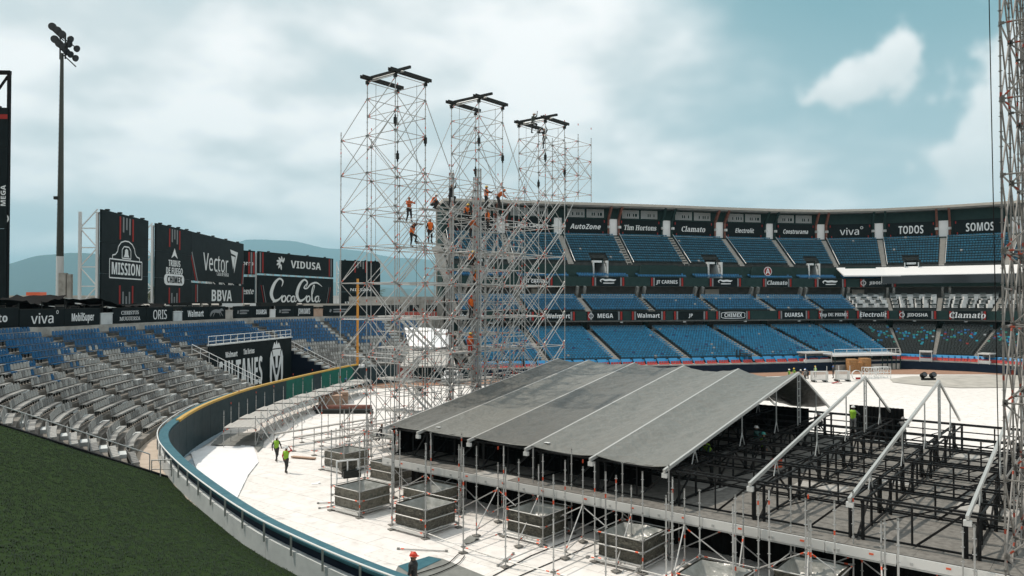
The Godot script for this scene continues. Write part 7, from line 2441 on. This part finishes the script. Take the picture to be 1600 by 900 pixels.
func person_meshes(kind: String, shirt: Color, trousers: Color, cell: float) -> Array:
	var key := "%s/%s/%s/%.3f" % [kind, shirt, trousers, cell]
	if person_cache.has(key): return person_cache[key]
	var p := pose(kind)
	var skin := Color(0.26, 0.14, 0.09)
	var boot := Color(0.03, 0.025, 0.02)
	var bones := [[p.hip, p.chest, 0.135, 0.155, shirt], [p.hip + Vector3(0.06, -0.02, 0), p.hip + Vector3(-0.06, -0.02, 0), 0.125, 0.125, trousers], [p.chest + Vector3(0.09, 0.03, 0), p.chest + Vector3(-0.09, 0.03, 0), 0.12, 0.12, shirt],
		[p.chest, p.neck, 0.11, 0.062, shirt], [p.neck, p.head, 0.056, 0.06, skin]]
	for s in ["l", "r"]:
		bones.append_array([[p["s" + s], p["e" + s], 0.064, 0.050, shirt], [p["e" + s], p["w" + s], 0.046, 0.033, shirt if cell > 0.02 else skin],
			[p["h" + s], p["k" + s], 0.098, 0.070, trousers], [p["k" + s], p["a" + s], 0.066, 0.050, trousers], [p["a" + s], p["t" + s], 0.052, 0.042, boot]])
	var st := SurfaceTool.new()
	st.begin(Mesh.PRIMITIVE_TRIANGLES)
	nets(st, bones, cell, 0.05)
	# head: skull, jaw, nose, ears
	var h: Vector3 = p.head
	var fw: Vector3 = (Vector3(0, 0, 1) + (p.head - p.neck).normalized() * -0.25 * (1.0 if kind == "lean" else 0.0)).normalized()
	var up: Vector3 = (p.head - p.neck).normalized().lerp(Vector3.UP, 0.6).normalized()
	var hc := [[h + up * 0.035 - fw * 0.012, h + up * 0.03 + fw * 0.015, 0.088, 0.082, skin], [h - up * 0.045 + fw * 0.03, h - up * 0.06 + fw * 0.045, 0.060, 0.045, skin], [h + fw * 0.088 + up * 0.01, h + fw * 0.108 - up * 0.02, 0.013, 0.017, skin],
		[h + Vector3(0.082, -0.005, 0), h + Vector3(0.086, 0.025, -0.005), 0.014, 0.018, skin], [h + Vector3(-0.082, -0.005, 0), h + Vector3(-0.086, 0.025, -0.005), 0.014, 0.018, skin], [h - up * 0.01 - fw * 0.05, h - up * 0.09 - fw * 0.03, 0.055, 0.05, Color(0.02, 0.015, 0.012)]]
	nets(st, hc, 0.012, 0.02)
	st.set_color(Color(0.02, 0.015, 0.012))
	for e in [-1.0, 1.0]: abox(st, h + fw * 0.086 + Vector3(e * 0.033, 0.02, 0), Vector3(0.026, 0.012, 0.012))
	st.set_color(Color(0.20, 0.07, 0.055))
	abox(st, h + fw * 0.088 - up * 0.055, Vector3(0.045, 0.012, 0.012))
	# hands: a palm and five fingers each
	for s in ["l", "r"]:
		var w: Vector3 = p["w" + s]
		var d: Vector3 = (w - p["e" + s]).normalized()
		var side := 1.0 if s == "l" else -1.0
		var ac := d.cross(Vector3(side, 0, 0.2)).normalized()
		var hb := [[w, w + d * 0.075, 0.030, 0.036, skin]]
		nets(st, hb, 0.012, 0.01)
		st.set_color(skin)
		var curl := d.cross(ac).normalized() * side
		for q in 4:
			var base := w + d * 0.095 + ac * ((q - 1.5) * 0.021)
			var ln: float = [0.034, 0.040, 0.037, 0.028][q]
			var k1 := base + d * ln + curl * 0.010
			var k2 := k1 + d * ln * 0.6 + curl * 0.028
			pipe(st, base, k1, 0.010, 5, 0.009)
			pipe(st, k1, k2, 0.009, 5, 0.007)
		var tb := w + d * 0.03 + ac * 0.03
		pipe(st, tb, tb + ac * 0.03 + d * 0.025, 0.012, 5, 0.010)
		pipe(st, tb + ac * 0.03 + d * 0.025, tb + ac * 0.036 + d * 0.055 + curl * 0.01, 0.010, 5, 0.008)
	st.index()
	st.generate_normals()
	var body := st.commit()
	# vest: a shell round the trunk
	var vs := SurfaceTool.new()
	vs.begin(Mesh.PRIMITIVE_TRIANGLES)
	var vb := [[p.hip + (p.chest - p.hip) * 0.12, p.chest, 0.158, 0.176, Color.WHITE], [p.chest + Vector3(0.09, 0.03, 0), p.chest + Vector3(-0.09, 0.03, 0), 0.140, 0.140, Color.WHITE], [p.chest + Vector3(0.10, 0.07, 0), p.neck + Vector3(0.07, -0.05, 0), 0.09, 0.055, Color.WHITE], [p.chest + Vector3(-0.10, 0.07, 0), p.neck + Vector3(-0.07, -0.05, 0), 0.09, 0.055, Color.WHITE]]
	nets(vs, vb, cell, 0.04)
	vs.index()
	vs.generate_normals()
	var vest := vs.commit()
	# hard hat with a brim
	var hm := mb()
	var N := 16
	for i in N:
		var a0 := TAU * i / N
		var a1 := TAU * (i + 1) / N
		for j in 5:
			var e0 := j * PI / 10
			var e1 := (j + 1) * PI / 10
			var P := func(a: float, e: float) -> Vector3: return Vector3(sin(a) * cos(e) * 0.118, sin(e) * 0.125, cos(a) * cos(e) * 0.138)
			quad(hm, P.call(a0, e0), P.call(a0, e1), P.call(a1, e1), P.call(a1, e0))
		var br := func(a: float) -> Vector3: return Vector3(sin(a) * 0.132, -0.005, cos(a) * (0.150 + 0.055 * maxf(cos(a), 0.0)))
		var inn := func(a: float) -> Vector3: return Vector3(sin(a) * 0.117, 0.004, cos(a) * 0.137)
		quad(hm, inn.call(a0), inn.call(a1), br.call(a1), br.call(a0))
	abox(hm, Vector3(0, 0.122, -0.01), Vector3(0.03, 0.02, 0.18))
	var z := fw
	var x := Vector3.UP.cross(z).normalized()
	var out := [body, vest, done(hm), Transform3D(Basis(x, z.cross(x), z), h + up * 0.045)]
	person_cache[key] = out
	return out

var HATS := {}
func worker(pos: Vector3, turn: float, kind: String, label: String, shirt: Color, trousers: Color, vest, hat, group := "", cell := 0.03) -> Node3D:
	var m := person_meshes(kind, shirt, trousers, cell)
	var o := thing("person", label, "person", pos, turn, group)
	mi(o, "body", m[0], M.skinmat)
	if vest != null:
		mi(o, "vest", m[1], vest)
	if hat != null: mi(o, "hard_hat", m[2], hat, m[3])
	return o

func on_scaffold(px: float, py: float) -> Vector3:      # a standing place on the near face of the big scaffold, under pixel (px, py)
	var lo := 0.0
	var hi := 7.0
	for i in 24:
		var m := (lo + hi) / 2
		if px_of(TG(1, m, 0)).x < px: lo = m
		else: hi = m
	var p := TG(1, lo, 0) - SU * 0.55
	return Vector3(p.x, at(px, py, -p.z).y, p.z)

func make_people() -> void:
	rng.seed = 71
	M.skinmat = plain(Color.WHITE, 0.75)
	M.skinmat.vertex_color_use_as_albedo = true
	var green := plain(lin(0.22, 0.42, 0.02), 0.7)
	var orangev := plain(lin(0.72, 0.14, 0.012), 0.7)
	var white := plain(lin(0.72, 0.72, 0.70), 0.35)
	var red := plain(lin(0.62, 0.045, 0.015), 0.35)
	var bluehat := plain(lin(0.01, 0.10, 0.35), 0.35)
	var teal := plain(lin(0.01, 0.20, 0.17), 0.35)
	var yellow := plain(lin(0.60, 0.38, 0.03), 0.35)
	var dark := Color(0.016, 0.017, 0.018)
	var navy := Color(0.02, 0.025, 0.035)
	var grey := Color(0.16, 0.16, 0.155)
	worker(on(432, 720.5, 0.01), PI - 0.15, "walk", "person in lime vest and white hard hat walking away, dark clothes", dark, dark, green, white)
	worker(on(447, 739, 0.01), PI - 0.3, "raise", "person in lime vest with red sleeves, hand raised to white hard hat", Color(0.36, 0.02, 0.015), dark, green, white)
	var pf0 := thing("step_platform", "low plank platform on short legs behind the fence under red hatted person", "platform", V(-3.3, 0, 25.7))
	for w in 4: bx(pf0, "plank", Vector3(1.6, 0.05, 0.3), Vector3(0, 1.42, -0.48 + w * 0.32), M.plank)
	for e in [[-0.7, -0.5], [0.7, -0.5], [-0.7, 0.5], [0.7, 0.5]]: tube(pf0, "leg", Vector3(e[0], 0, e[1]), Vector3(e[0], 1.4, e[1]), 0.03, M.galv)
	worker(V(-3.3, 1.45, 25.7), 1.35, "stand", "person in black T-shirt and red hard hat beside the floor mat", dark, navy, null, red, "", 0.016)
	worker(on(540, 613, 0.01), 2.2, "walk", "person in blue hard hat and dark shorts by the plywood stacks", navy, dark, null, bluehat)
	var pf := on(598, 706, 0)
	worker(pf + SU * -0.5 + SV * 0.4 + Vector3(0, 1.16, 0), -0.6, "sit", "dark haired person sitting on the grey plank platform", dark, navy, null, null)
	worker(pf + SU * 0.9 + SV * 0.9 + Vector3(0, 1.16, 0), 0.5, "sit", "second person sitting at the stage end of plank platform", navy, dark, null, null)
	# on the stage
	worker(ST(18.2, 20.4, 3.04), 2.4, "reach", "person in lime vest and white hard hat standing high on stage trusses", grey, grey, green, white)
	worker(ST(20.6, 23.0, DECK + 0.02), 2.6, "reach", "person in grey clothes and grey hard hat at bare rafter foot", grey, grey, null, plain(lin(0.2, 0.2, 0.2), 0.4))
	worker(ST(15.9, 20.4, 3.04), 0.4, "crouch", "person in dark clothes crouching on truss below lime vested one", dark, dark, null, grey_hat())
	worker(ST(13.6, 8.6, DECK + 0.01), -0.8, "lean", "person in lime vest leaning over trusses under roof edge", Color(0.02, 0.06, 0.06), dark, green, white)
	worker(ST(14.4, 13.6, DECK + 0.01), 0.9, "reach", "person in teal overalls and white hard hat inside the stage trusses", Color(0.02, 0.09, 0.08), dark, null, white)
	worker(ST(15.6, 11.6, DECK + 0.01), 1.8, "stand", "person with teal hard hat and lime vest beside orange bag", dark, dark, green, teal)
	# on the floor beyond the stage
	var far := [[1233, 596, "stand", "person in lime vest and white hard hat standing beyond the stage ridge", green, white, navy], [1241, 594, "walk", "person in yellow hard hat and lime vest beyond stage ridge", green, yellow, dark], [1251, 597, "reach", "person in dark clothes handling frames beyond stage ridge", null, white, dark], [1262, 592, "lean", "person in navy clothes bending beside stacked barrier panels", null, bluehat, navy], [1258, 596, "stand", "person in grey clothes beside the bending navy one", null, white, grey], [1274, 590, "stand", "person in lime vest behind the stacked barrier panels", green, yellow, grey], [1302, 591, "stand", "person in blue hard hat between two stacks of barrier panels", null, bluehat, dark]]
	for q in far:
		worker(on(q[0], q[1], 0.01), rng.randf() * TAU, q[2], q[3], q[6], dark, q[4], q[5], "crew on the floor beyond the stage")
	# on the big scaffold
	var cl := [[651, 386, "climb", "person in orange vest standing on scaffold near its lone outer leg", orangev, null, dark], [647, 347, "reach", "person in orange shirt kneeling over scaffold ledger above orange vested climber", null, null, Color(0.42, 0.09, 0.02)], [680, 380, "stand", "person in orange vest beside bundled scaffold posts", orangev, null, dark], [686, 327, "crouch", "person in orange vest with white hard hat on upper scaffold planks", orangev, white, dark], [712, 325, "climb", "person in black climbing the bundled scaffold post", null, null, dark],
		[737, 342, "crouch", "person in orange vest crouching in front of grandstand grille", orangev, yellow, dark], [768, 326, "reach", "person in orange vest and yellow hard hat level with the stand roof", orangev, yellow, dark], [788, 326, "lean", "person in orange overalls bending level with the stand roof", null, orange_hat(), Color(0.5, 0.11, 0.02)], [770, 362, "stand", "person in bright orange vest and white hard hat before white infill panel", orangev, white, dark], [743, 372, "lean", "person in orange shirt bending behind bundled scaffold posts", null, null, Color(0.45, 0.10, 0.02)], [744, 415, "crouch", "person in orange vest crouching on planks above middle tier", orangev, yellow, dark],
		[751, 458, "climb", "person in orange vest climbing scaffold before the middle tier seats", orangev, yellow, dark], [744, 498, "stand", "person in orange jacket standing before the lower fascia", orangev, red, Color(0.4, 0.07, 0.02)], [743, 556, "stand", "person in red trousers and orange top before lower tier seats", orangev, yellow, Color(0.4, 0.05, 0.02)]]
	for q in cl:
		var p := on_scaffold(q[0], q[1])
		var red_t := Color(0.42, 0.03, 0.015) if q[1] == 556 else dark
		worker(p, 1.2 + rng.randf_range(-0.7, 0.7), q[2], q[3], q[6], red_t, q[4], q[5], "crew climbing the big scaffold")
		var b := Basis(SV, Vector3.UP, SV.cross(Vector3.UP))
		var bd := thing("scaffold_board", "scaffold board under the " + q[3].replace("person in ", "one in ").split(" on ")[0].split(" before ")[0].split(" level ")[0].split(" behind ")[0].split(" beside ")[0].split(" over ")[0], "board", p + Vector3(0, -0.035, 0))
		bx(bd, "board", Vector3(2.7, 0.05, 0.34), Vector3.ZERO, M.plank, b)
		for e in [-1.2, 1.2]: bx(bd, "cleat", Vector3(0.1, 0.06, 0.36), SV * e + Vector3(0, -0.05, 0), M.plank, b)
	worker(on(742, 606, 0.01), 0.8, "crouch", "person in orange vest crouching on floor at the scaffold foot", dark, dark, orangev, red)
	# two riggers on the last tower head
	worker(TG(0.45, 6.1, 10.0) + Vector3(0, 0.35, 0), 0.9, "climb", "rigger in white hard hat sitting astride last tower's beam", Color(0.05, 0.06, 0.05), dark, null, white)
	worker(TG(0.75, 6.3, 9.5) + Vector3(0, 0.3, 0), -0.4, "climb", "rigger in black hanging below the last tower's beam", dark, dark, null, null)

func grey_hat() -> StandardMaterial3D: return plain(lin(0.3, 0.3, 0.3), 0.4)
func orange_hat() -> StandardMaterial3D: return plain(lin(0.6, 0.2, 0.02), 0.4)

# ---- vehicles and stacked gear far across the floor -------------------------------------------------------------
func make_gear() -> void:
	rng.seed = 81
	# white pickup, nose to the camera
	var p := on(701, 603, 0)
	var t := thing("pickup_truck", "white pickup truck parked nose-out behind the scaffold", "truck", p, -0.12)
	var st := mb()
	prism(st, PackedVector2Array([Vector2(0.0, 0.42), Vector2(5.3, 0.42), Vector2(5.3, 1.15), Vector2(5.2, 1.22), Vector2(3.35, 1.22), Vector2(3.2, 1.86), Vector2(2.0, 1.88), Vector2(1.45, 1.28), Vector2(0.25, 1.16), Vector2(0.02, 1.0)]), Transform3D(Basis(Vector3(0, 0, -1), Vector3.UP, Vector3(1, 0, 0)), Vector3(-0.98, 0, 0)), 1.96)
	mi(t, "body", done(st), M.carwhite)
	var ws := mb()
	quad(ws, Vector3(-0.82, 1.30, -1.43), Vector3(-0.70, 1.82, -1.93), Vector3(0.70, 1.82, -1.93), Vector3(0.82, 1.30, -1.43))
	var wsm := done(ws)
	mi(t, "windscreen", wsm, M.glass, Transform3D(Basis(), Vector3(0, 0.012, 0.03)))
	bx(t, "grille", Vector3(1.1, 0.34, 0.04), Vector3(0, 0.86, 0.02), M.darkmetal)
	for i in 3: bx(t, "grille_bar", Vector3(1.1, 0.035, 0.03), Vector3(0, 0.75 + i * 0.11, 0.05), M.alu)
	bx(t, "bumper", Vector3(1.96, 0.22, 0.16), Vector3(0, 0.52, 0.06), M.alu)
	for e in [-1.0, 1.0]:
		bx(t, "headlight", Vector3(0.36, 0.24, 0.05), Vector3(e * 0.76, 0.88, 0.015), M.lens)
		bx(t, "mirror", Vector3(0.22, 0.22, 0.10), Vector3(e * 1.12, 1.36, -1.75), M.darkmetal)
		bx(t, "side_window", Vector3(0.02, 0.42, 1.15), Vector3(e * 0.985, 1.52, -2.5), M.glass)
		for z in [-0.95, -4.25]:
			var w := mi(t, "wheel", cyl12, M.rubber, Transform3D(Basis(Vector3.FORWARD, PI / 2) * Basis().scaled(Vector3(0.38, 0.24, 0.38)), Vector3(e * 0.88, 0.38, z)))
			mi(w, "rim", cyl12, M.alu, Transform3D(Basis().scaled(Vector3(0.6, 1.06, 0.6)), Vector3.ZERO))
	# forklift
	p = on(1164, 581, 0)
	t = thing("forklift", "dark rough-terrain forklift standing before the dugout", "forklift", p, -1.25)
	bx(t, "chassis", Vector3(1.6, 0.7, 3.2), Vector3(0, 0.95, -0.4), M.darkmetal)
	bx(t, "engine_cover", Vector3(1.4, 0.6, 1.3), Vector3(0, 1.5, -1.3), M.greenwall)
	bx(t, "counterweight", Vector3(1.5, 0.9, 0.5), Vector3(0, 1.0, -2.1), M.darkmetal)
	bx(t, "operator_seat", Vector3(0.6, 0.6, 0.5), Vector3(0, 1.6, -0.3), M.rubber)
	for e in [-1.0, 1.0]:
		tube(t, "roll_bar", Vector3(e * 0.65, 1.2, -0.9), Vector3(e * 0.6, 2.9, -0.8), 0.05, M.darkmetal)
		tube(t, "roll_bar", Vector3(e * 0.65, 1.2, 0.7), Vector3(e * 0.6, 2.9, 0.4), 0.05, M.darkmetal)
		bar(t, "mast", Vector3(e * 0.42, 0.3, 1.35), Vector3(e * 0.42, 3.6, 1.25), 0.12, 0.16, M.darkmetal)
		bar(t, "fork", Vector3(e * 0.35, 0.35, 1.4), Vector3(e * 0.35, 0.33, 2.6), 0.14, 0.06, M.darkmetal)
		for z in [0.75, -1.5]:
			var w := mi(t, "wheel", cyl12, M.rubber, Transform3D(Basis(Vector3.FORWARD, PI / 2) * Basis().scaled(Vector3(0.62, 0.42, 0.62)), Vector3(e * 0.95, 0.62, z)))
			mi(w, "rim", cyl12, M.concrete, Transform3D(Basis().scaled(Vector3(0.55, 1.05, 0.55)), Vector3.ZERO))
	bx(t, "canopy", Vector3(1.4, 0.08, 1.4), Vector3(0, 2.93, -0.2), M.darkmetal)
	bx(t, "carriage", Vector3(1.1, 0.5, 0.1), Vector3(0, 0.7, 1.42), M.darkmetal)
	# stacks of crowd-barrier panels
	for q in [[1282, 597, 2.2, "stack of upright grey barrier panels on a low trolley beside crew"], [1318, 596, 1.8, "second stack of upright grey barrier panels near the wooden crates"]]:
		t = thing("barrier_stack", q[3], "barriers", on(q[0], q[1], 0))
		for i in 6:
			var z := -i * 0.16
			for s in [-1.0, 1.0]: tube(t, "panel_post", Vector3(s * q[2] * 0.5, 0.25, z), Vector3(s * q[2] * 0.5, 1.5, z), 0.03, M.alu)
			for h in [0.28, 1.48]: tube(t, "panel_rail", Vector3(-q[2] * 0.5, h, z), Vector3(q[2] * 0.5, h, z), 0.03, M.alu)
			for b in 8: tube(t, "panel_bar", Vector3((b - 3.5) * q[2] / 8.5, 0.28, z), Vector3((b - 3.5) * q[2] / 8.5, 1.48, z), 0.018, M.alu)
		for s in [-0.8, 0.8]:
			bx(t, "trolley_foot", Vector3(0.3, 0.2, 1.4), Vector3(s, 0.12, -0.4), M.darkmetal)
			tube(t, "trolley_post", Vector3(s, 0.0, 0.3), Vector3(s, 2.3, 0.3), 0.04, M.alu)
	# wooden crates
	for q in [[1331, 580, 2.7, "wooden crate, tall, at the dugout side of a row of three"], [1342, 580, 1.9, "low wooden crate between two taller ones"], [1351, 580, 2.9, "wooden crate, tallest, beside the white frame stack"]]:
		var s: float = 1.4
		t = thing("wooden_crate", q[3], "crate", on(q[0], q[1], 0))
		var h: float = q[2] * 0.72
		for i in 6:
			bx(t, "slat", Vector3(s, h / 6 - 0.03, 0.05), Vector3(0, (i + 0.5) * h / 6, 0.7), M.crate)
			for e in [-1.0, 1.0]: bx(t, "slat", Vector3(0.05, h / 6 - 0.03, 1.3), Vector3(e * s / 2, (i + 0.5) * h / 6, 0), M.crate)
		for e in [-1.0, 1.0]: bx(t, "corner_batten", Vector3(0.1, h, 0.06), Vector3(e * (s / 2 - 0.05), h / 2, 0.75), M.crate)
		bx(t, "lid", Vector3(s + 0.06, 0.06, 1.4), Vector3(0, h + 0.03, 0), M.crate)
	# white box-truss sections
	for q in [[1362, 592, 0], [1381, 591, 1]]:
		t = thing("truss_section", ["white box truss section standing beside wire coil", "white box truss section standing nearest the infield sand"][q[2]], "truss", on(q[0], q[1], 0))
		for z in [0.0, -0.9]:
			for x in [-1.05, 0.0, 1.05]: tube(t, "upright", Vector3(x, 0, z), Vector3(x, 1.7, z), 0.04, M.whitepaint)
			for h in [0.05, 0.85, 1.65]: tube(t, "chord", Vector3(-1.05, h, z), Vector3(1.05, h, z), 0.04, M.whitepaint)
			for h in [0.05, 0.85]:
				for x in [-1.05, 0.0]:
					tube(t, "lacing", Vector3(x, h, z), Vector3(x + 0.52, h + 0.8, z), 0.025, M.whitepaint)
					tube(t, "lacing", Vector3(x + 0.52, h + 0.8, z), Vector3(x + 1.05, h, z), 0.025, M.whitepaint)
	# coil of wire
	t = thing("wire_coil", "upright coil of pale wire with red tag beside crates", "coil", on(1338, 594, 0))
	for k in 5:
		var rg := mb()
		for i in 20:
			var a := TAU * i / 20
			var b := TAU * (i + 1) / 20
			pipe(rg, Vector3(cos(a) * 0.7, 0.75 + sin(a) * 0.7, k * 0.06), Vector3(cos(b) * 0.7, 0.75 + sin(b) * 0.7, k * 0.06), 0.03, 4)
		mi(t, "wire_ring", done(rg), M.whitepaint)
	bx(t, "red_tag", Vector3(0.7, 0.3, 0.05), Vector3(0.1, 0.3, 0.35), M.printred)
	# small things on the far floor
	t = thing("folded_sign", "small red folded marker lying before the barrier stacks", "marker", on(1305, 599, 0))
	bx(t, "leaf", Vector3(0.9, 0.05, 0.5), Vector3(0, 0.12, 0), M.printred, Basis(Vector3(0, 0, 1), 0.2))
	bx(t, "leaf", Vector3(0.7, 0.05, 0.5), Vector3(0.5, 0.12, 0), M.printred, Basis(Vector3(0, 0, 1), -0.25))
	t = thing("yellow_generator", "yellow generator box in front of dugout beside forklift", "generator", on(1126, 582, 0))
	bx(t, "housing", Vector3(2.0, 1.3, 1.1), Vector3(0, 0.85, 0), M.yellow)
	bx(t, "skid", Vector3(2.2, 0.2, 1.2), Vector3(0, 0.12, 0), M.darkmetal)
	bx(t, "vent_panel", Vector3(0.7, 0.7, 0.03), Vector3(-0.4, 0.9, 0.565), M.darkmetal)
	t = thing("black_case", "tall black wheeled case beside the end of low platform", "case", on(558, 601, 0))
	bx(t, "case_body", Vector3(1.7, 2.3, 1.5), Vector3(0, 1.3, 0), M.blackpaint)
	bx(t, "cover", Vector3(1.8, 0.35, 1.6), Vector3(0, 2.55, 0), M.whitetarp)
	for e in [-0.6, 0.6]: mi(t, "castor", cyl12, M.rubber, Transform3D(Basis(Vector3.FORWARD, PI / 2) * Basis().scaled(Vector3(0.1, 0.08, 0.1)), Vector3(e, 0.1, 0.6)))
	t = thing("cable_drum", "dark cable drum standing under the big scaffold", "drum", on(655, 618, 0), 0.4)
	for e in [-0.35, 0.35]: mi(t, "flange", cyl12, M.deckwood, Transform3D(Basis(Vector3.FORWARD, PI / 2) * Basis().scaled(Vector3(0.62, 0.06, 0.62)), Vector3(e, 0.62, 0)))
	mi(t, "winding", cyl12, M.rubber, Transform3D(Basis(Vector3.FORWARD, PI / 2) * Basis().scaled(Vector3(0.5, 0.62, 0.5)), Vector3(0, 0.62, 0)))
	t = thing("stage_lamp", "dark double lamp clamped to the peak of last bare rafter", "lamp", ST(23.7 - 0.5, 17.0, 7.1))
	for e in [-0.28, 0.25]:
		mi(t, "lamp_head", cyl12, M.darkmetal, Transform3D(Basis(Vector3.RIGHT, 1.2) * Basis().scaled(Vector3(0.15, 0.3, 0.15)), Vector3(e, 0.25, 0)))
		mi(t, "lens", cyl12, M.lens, Transform3D(Basis(Vector3.RIGHT, 1.2) * Basis().scaled(Vector3(0.12, 0.31, 0.12)), Vector3(e, 0.25, 0)))
	bx(t, "clamp", Vector3(0.8, 0.12, 0.12), Vector3(0, 0.02, 0), M.darkmetal)
	# red and white bag on the stage
	t = thing("orange_bag", "orange bag lying on stage deck beside person with teal hat", "bag", ST(16.6, 11.0, DECK + 0.01))
	bx(t, "bag_body", Vector3(0.5, 0.42, 0.34), Vector3(0, 0.21, 0), M.orange, Basis(Vector3.UP, 0.5))
	bx(t, "flap", Vector3(0.52, 0.06, 0.36), Vector3(0, 0.44, 0), M.redpaint, Basis(Vector3.UP, 0.5))
	# dark tarp hung at the rear of the bare rafters
	t = thing("rear_windbreak", "dark cloth windbreak tied along the rear truss between rafters", "drape", ST(0, 0, 0))
	drape(t, "cloth", ST(17.2, 23.3, 0) - t.position, ST(20.6, 23.3, 0) - t.position, 2.3, 4.5, 12)

func _ready() -> void:
	make_materials()
	M.yellow_orange = plain(lin(0.55, 0.24, 0.03), 0.5)
	make_air()
	make_fence_curve()
	S_CUT = s_near(-18.6, 43.4)
	S_A1 = s_near(-24.9, 82.5)
	S_B0 = s_near(-21.6, 101.5)
	S_POLE = s_near(-20.8, 104.5)
	S_END = S_POLE + 15.0
	s_mid = s_near(-25.6, 74.0)
	make_ground()
	make_bank()
	make_fence()
	make_bleachers()
	make_sheets()
	make_hills()
	make_bays()
	make_grandstand()
	make_stand_signs()
	make_parapet()
	make_mural()
	make_billboards()
	make_mast()
	make_behind()
	make_towers()
	make_inner_scaffold()
	make_side_tower()
	make_stage()
	make_roof()
	make_tanks()
	make_front_scaffold()
	make_low_platforms()
	make_gear()
	make_people()
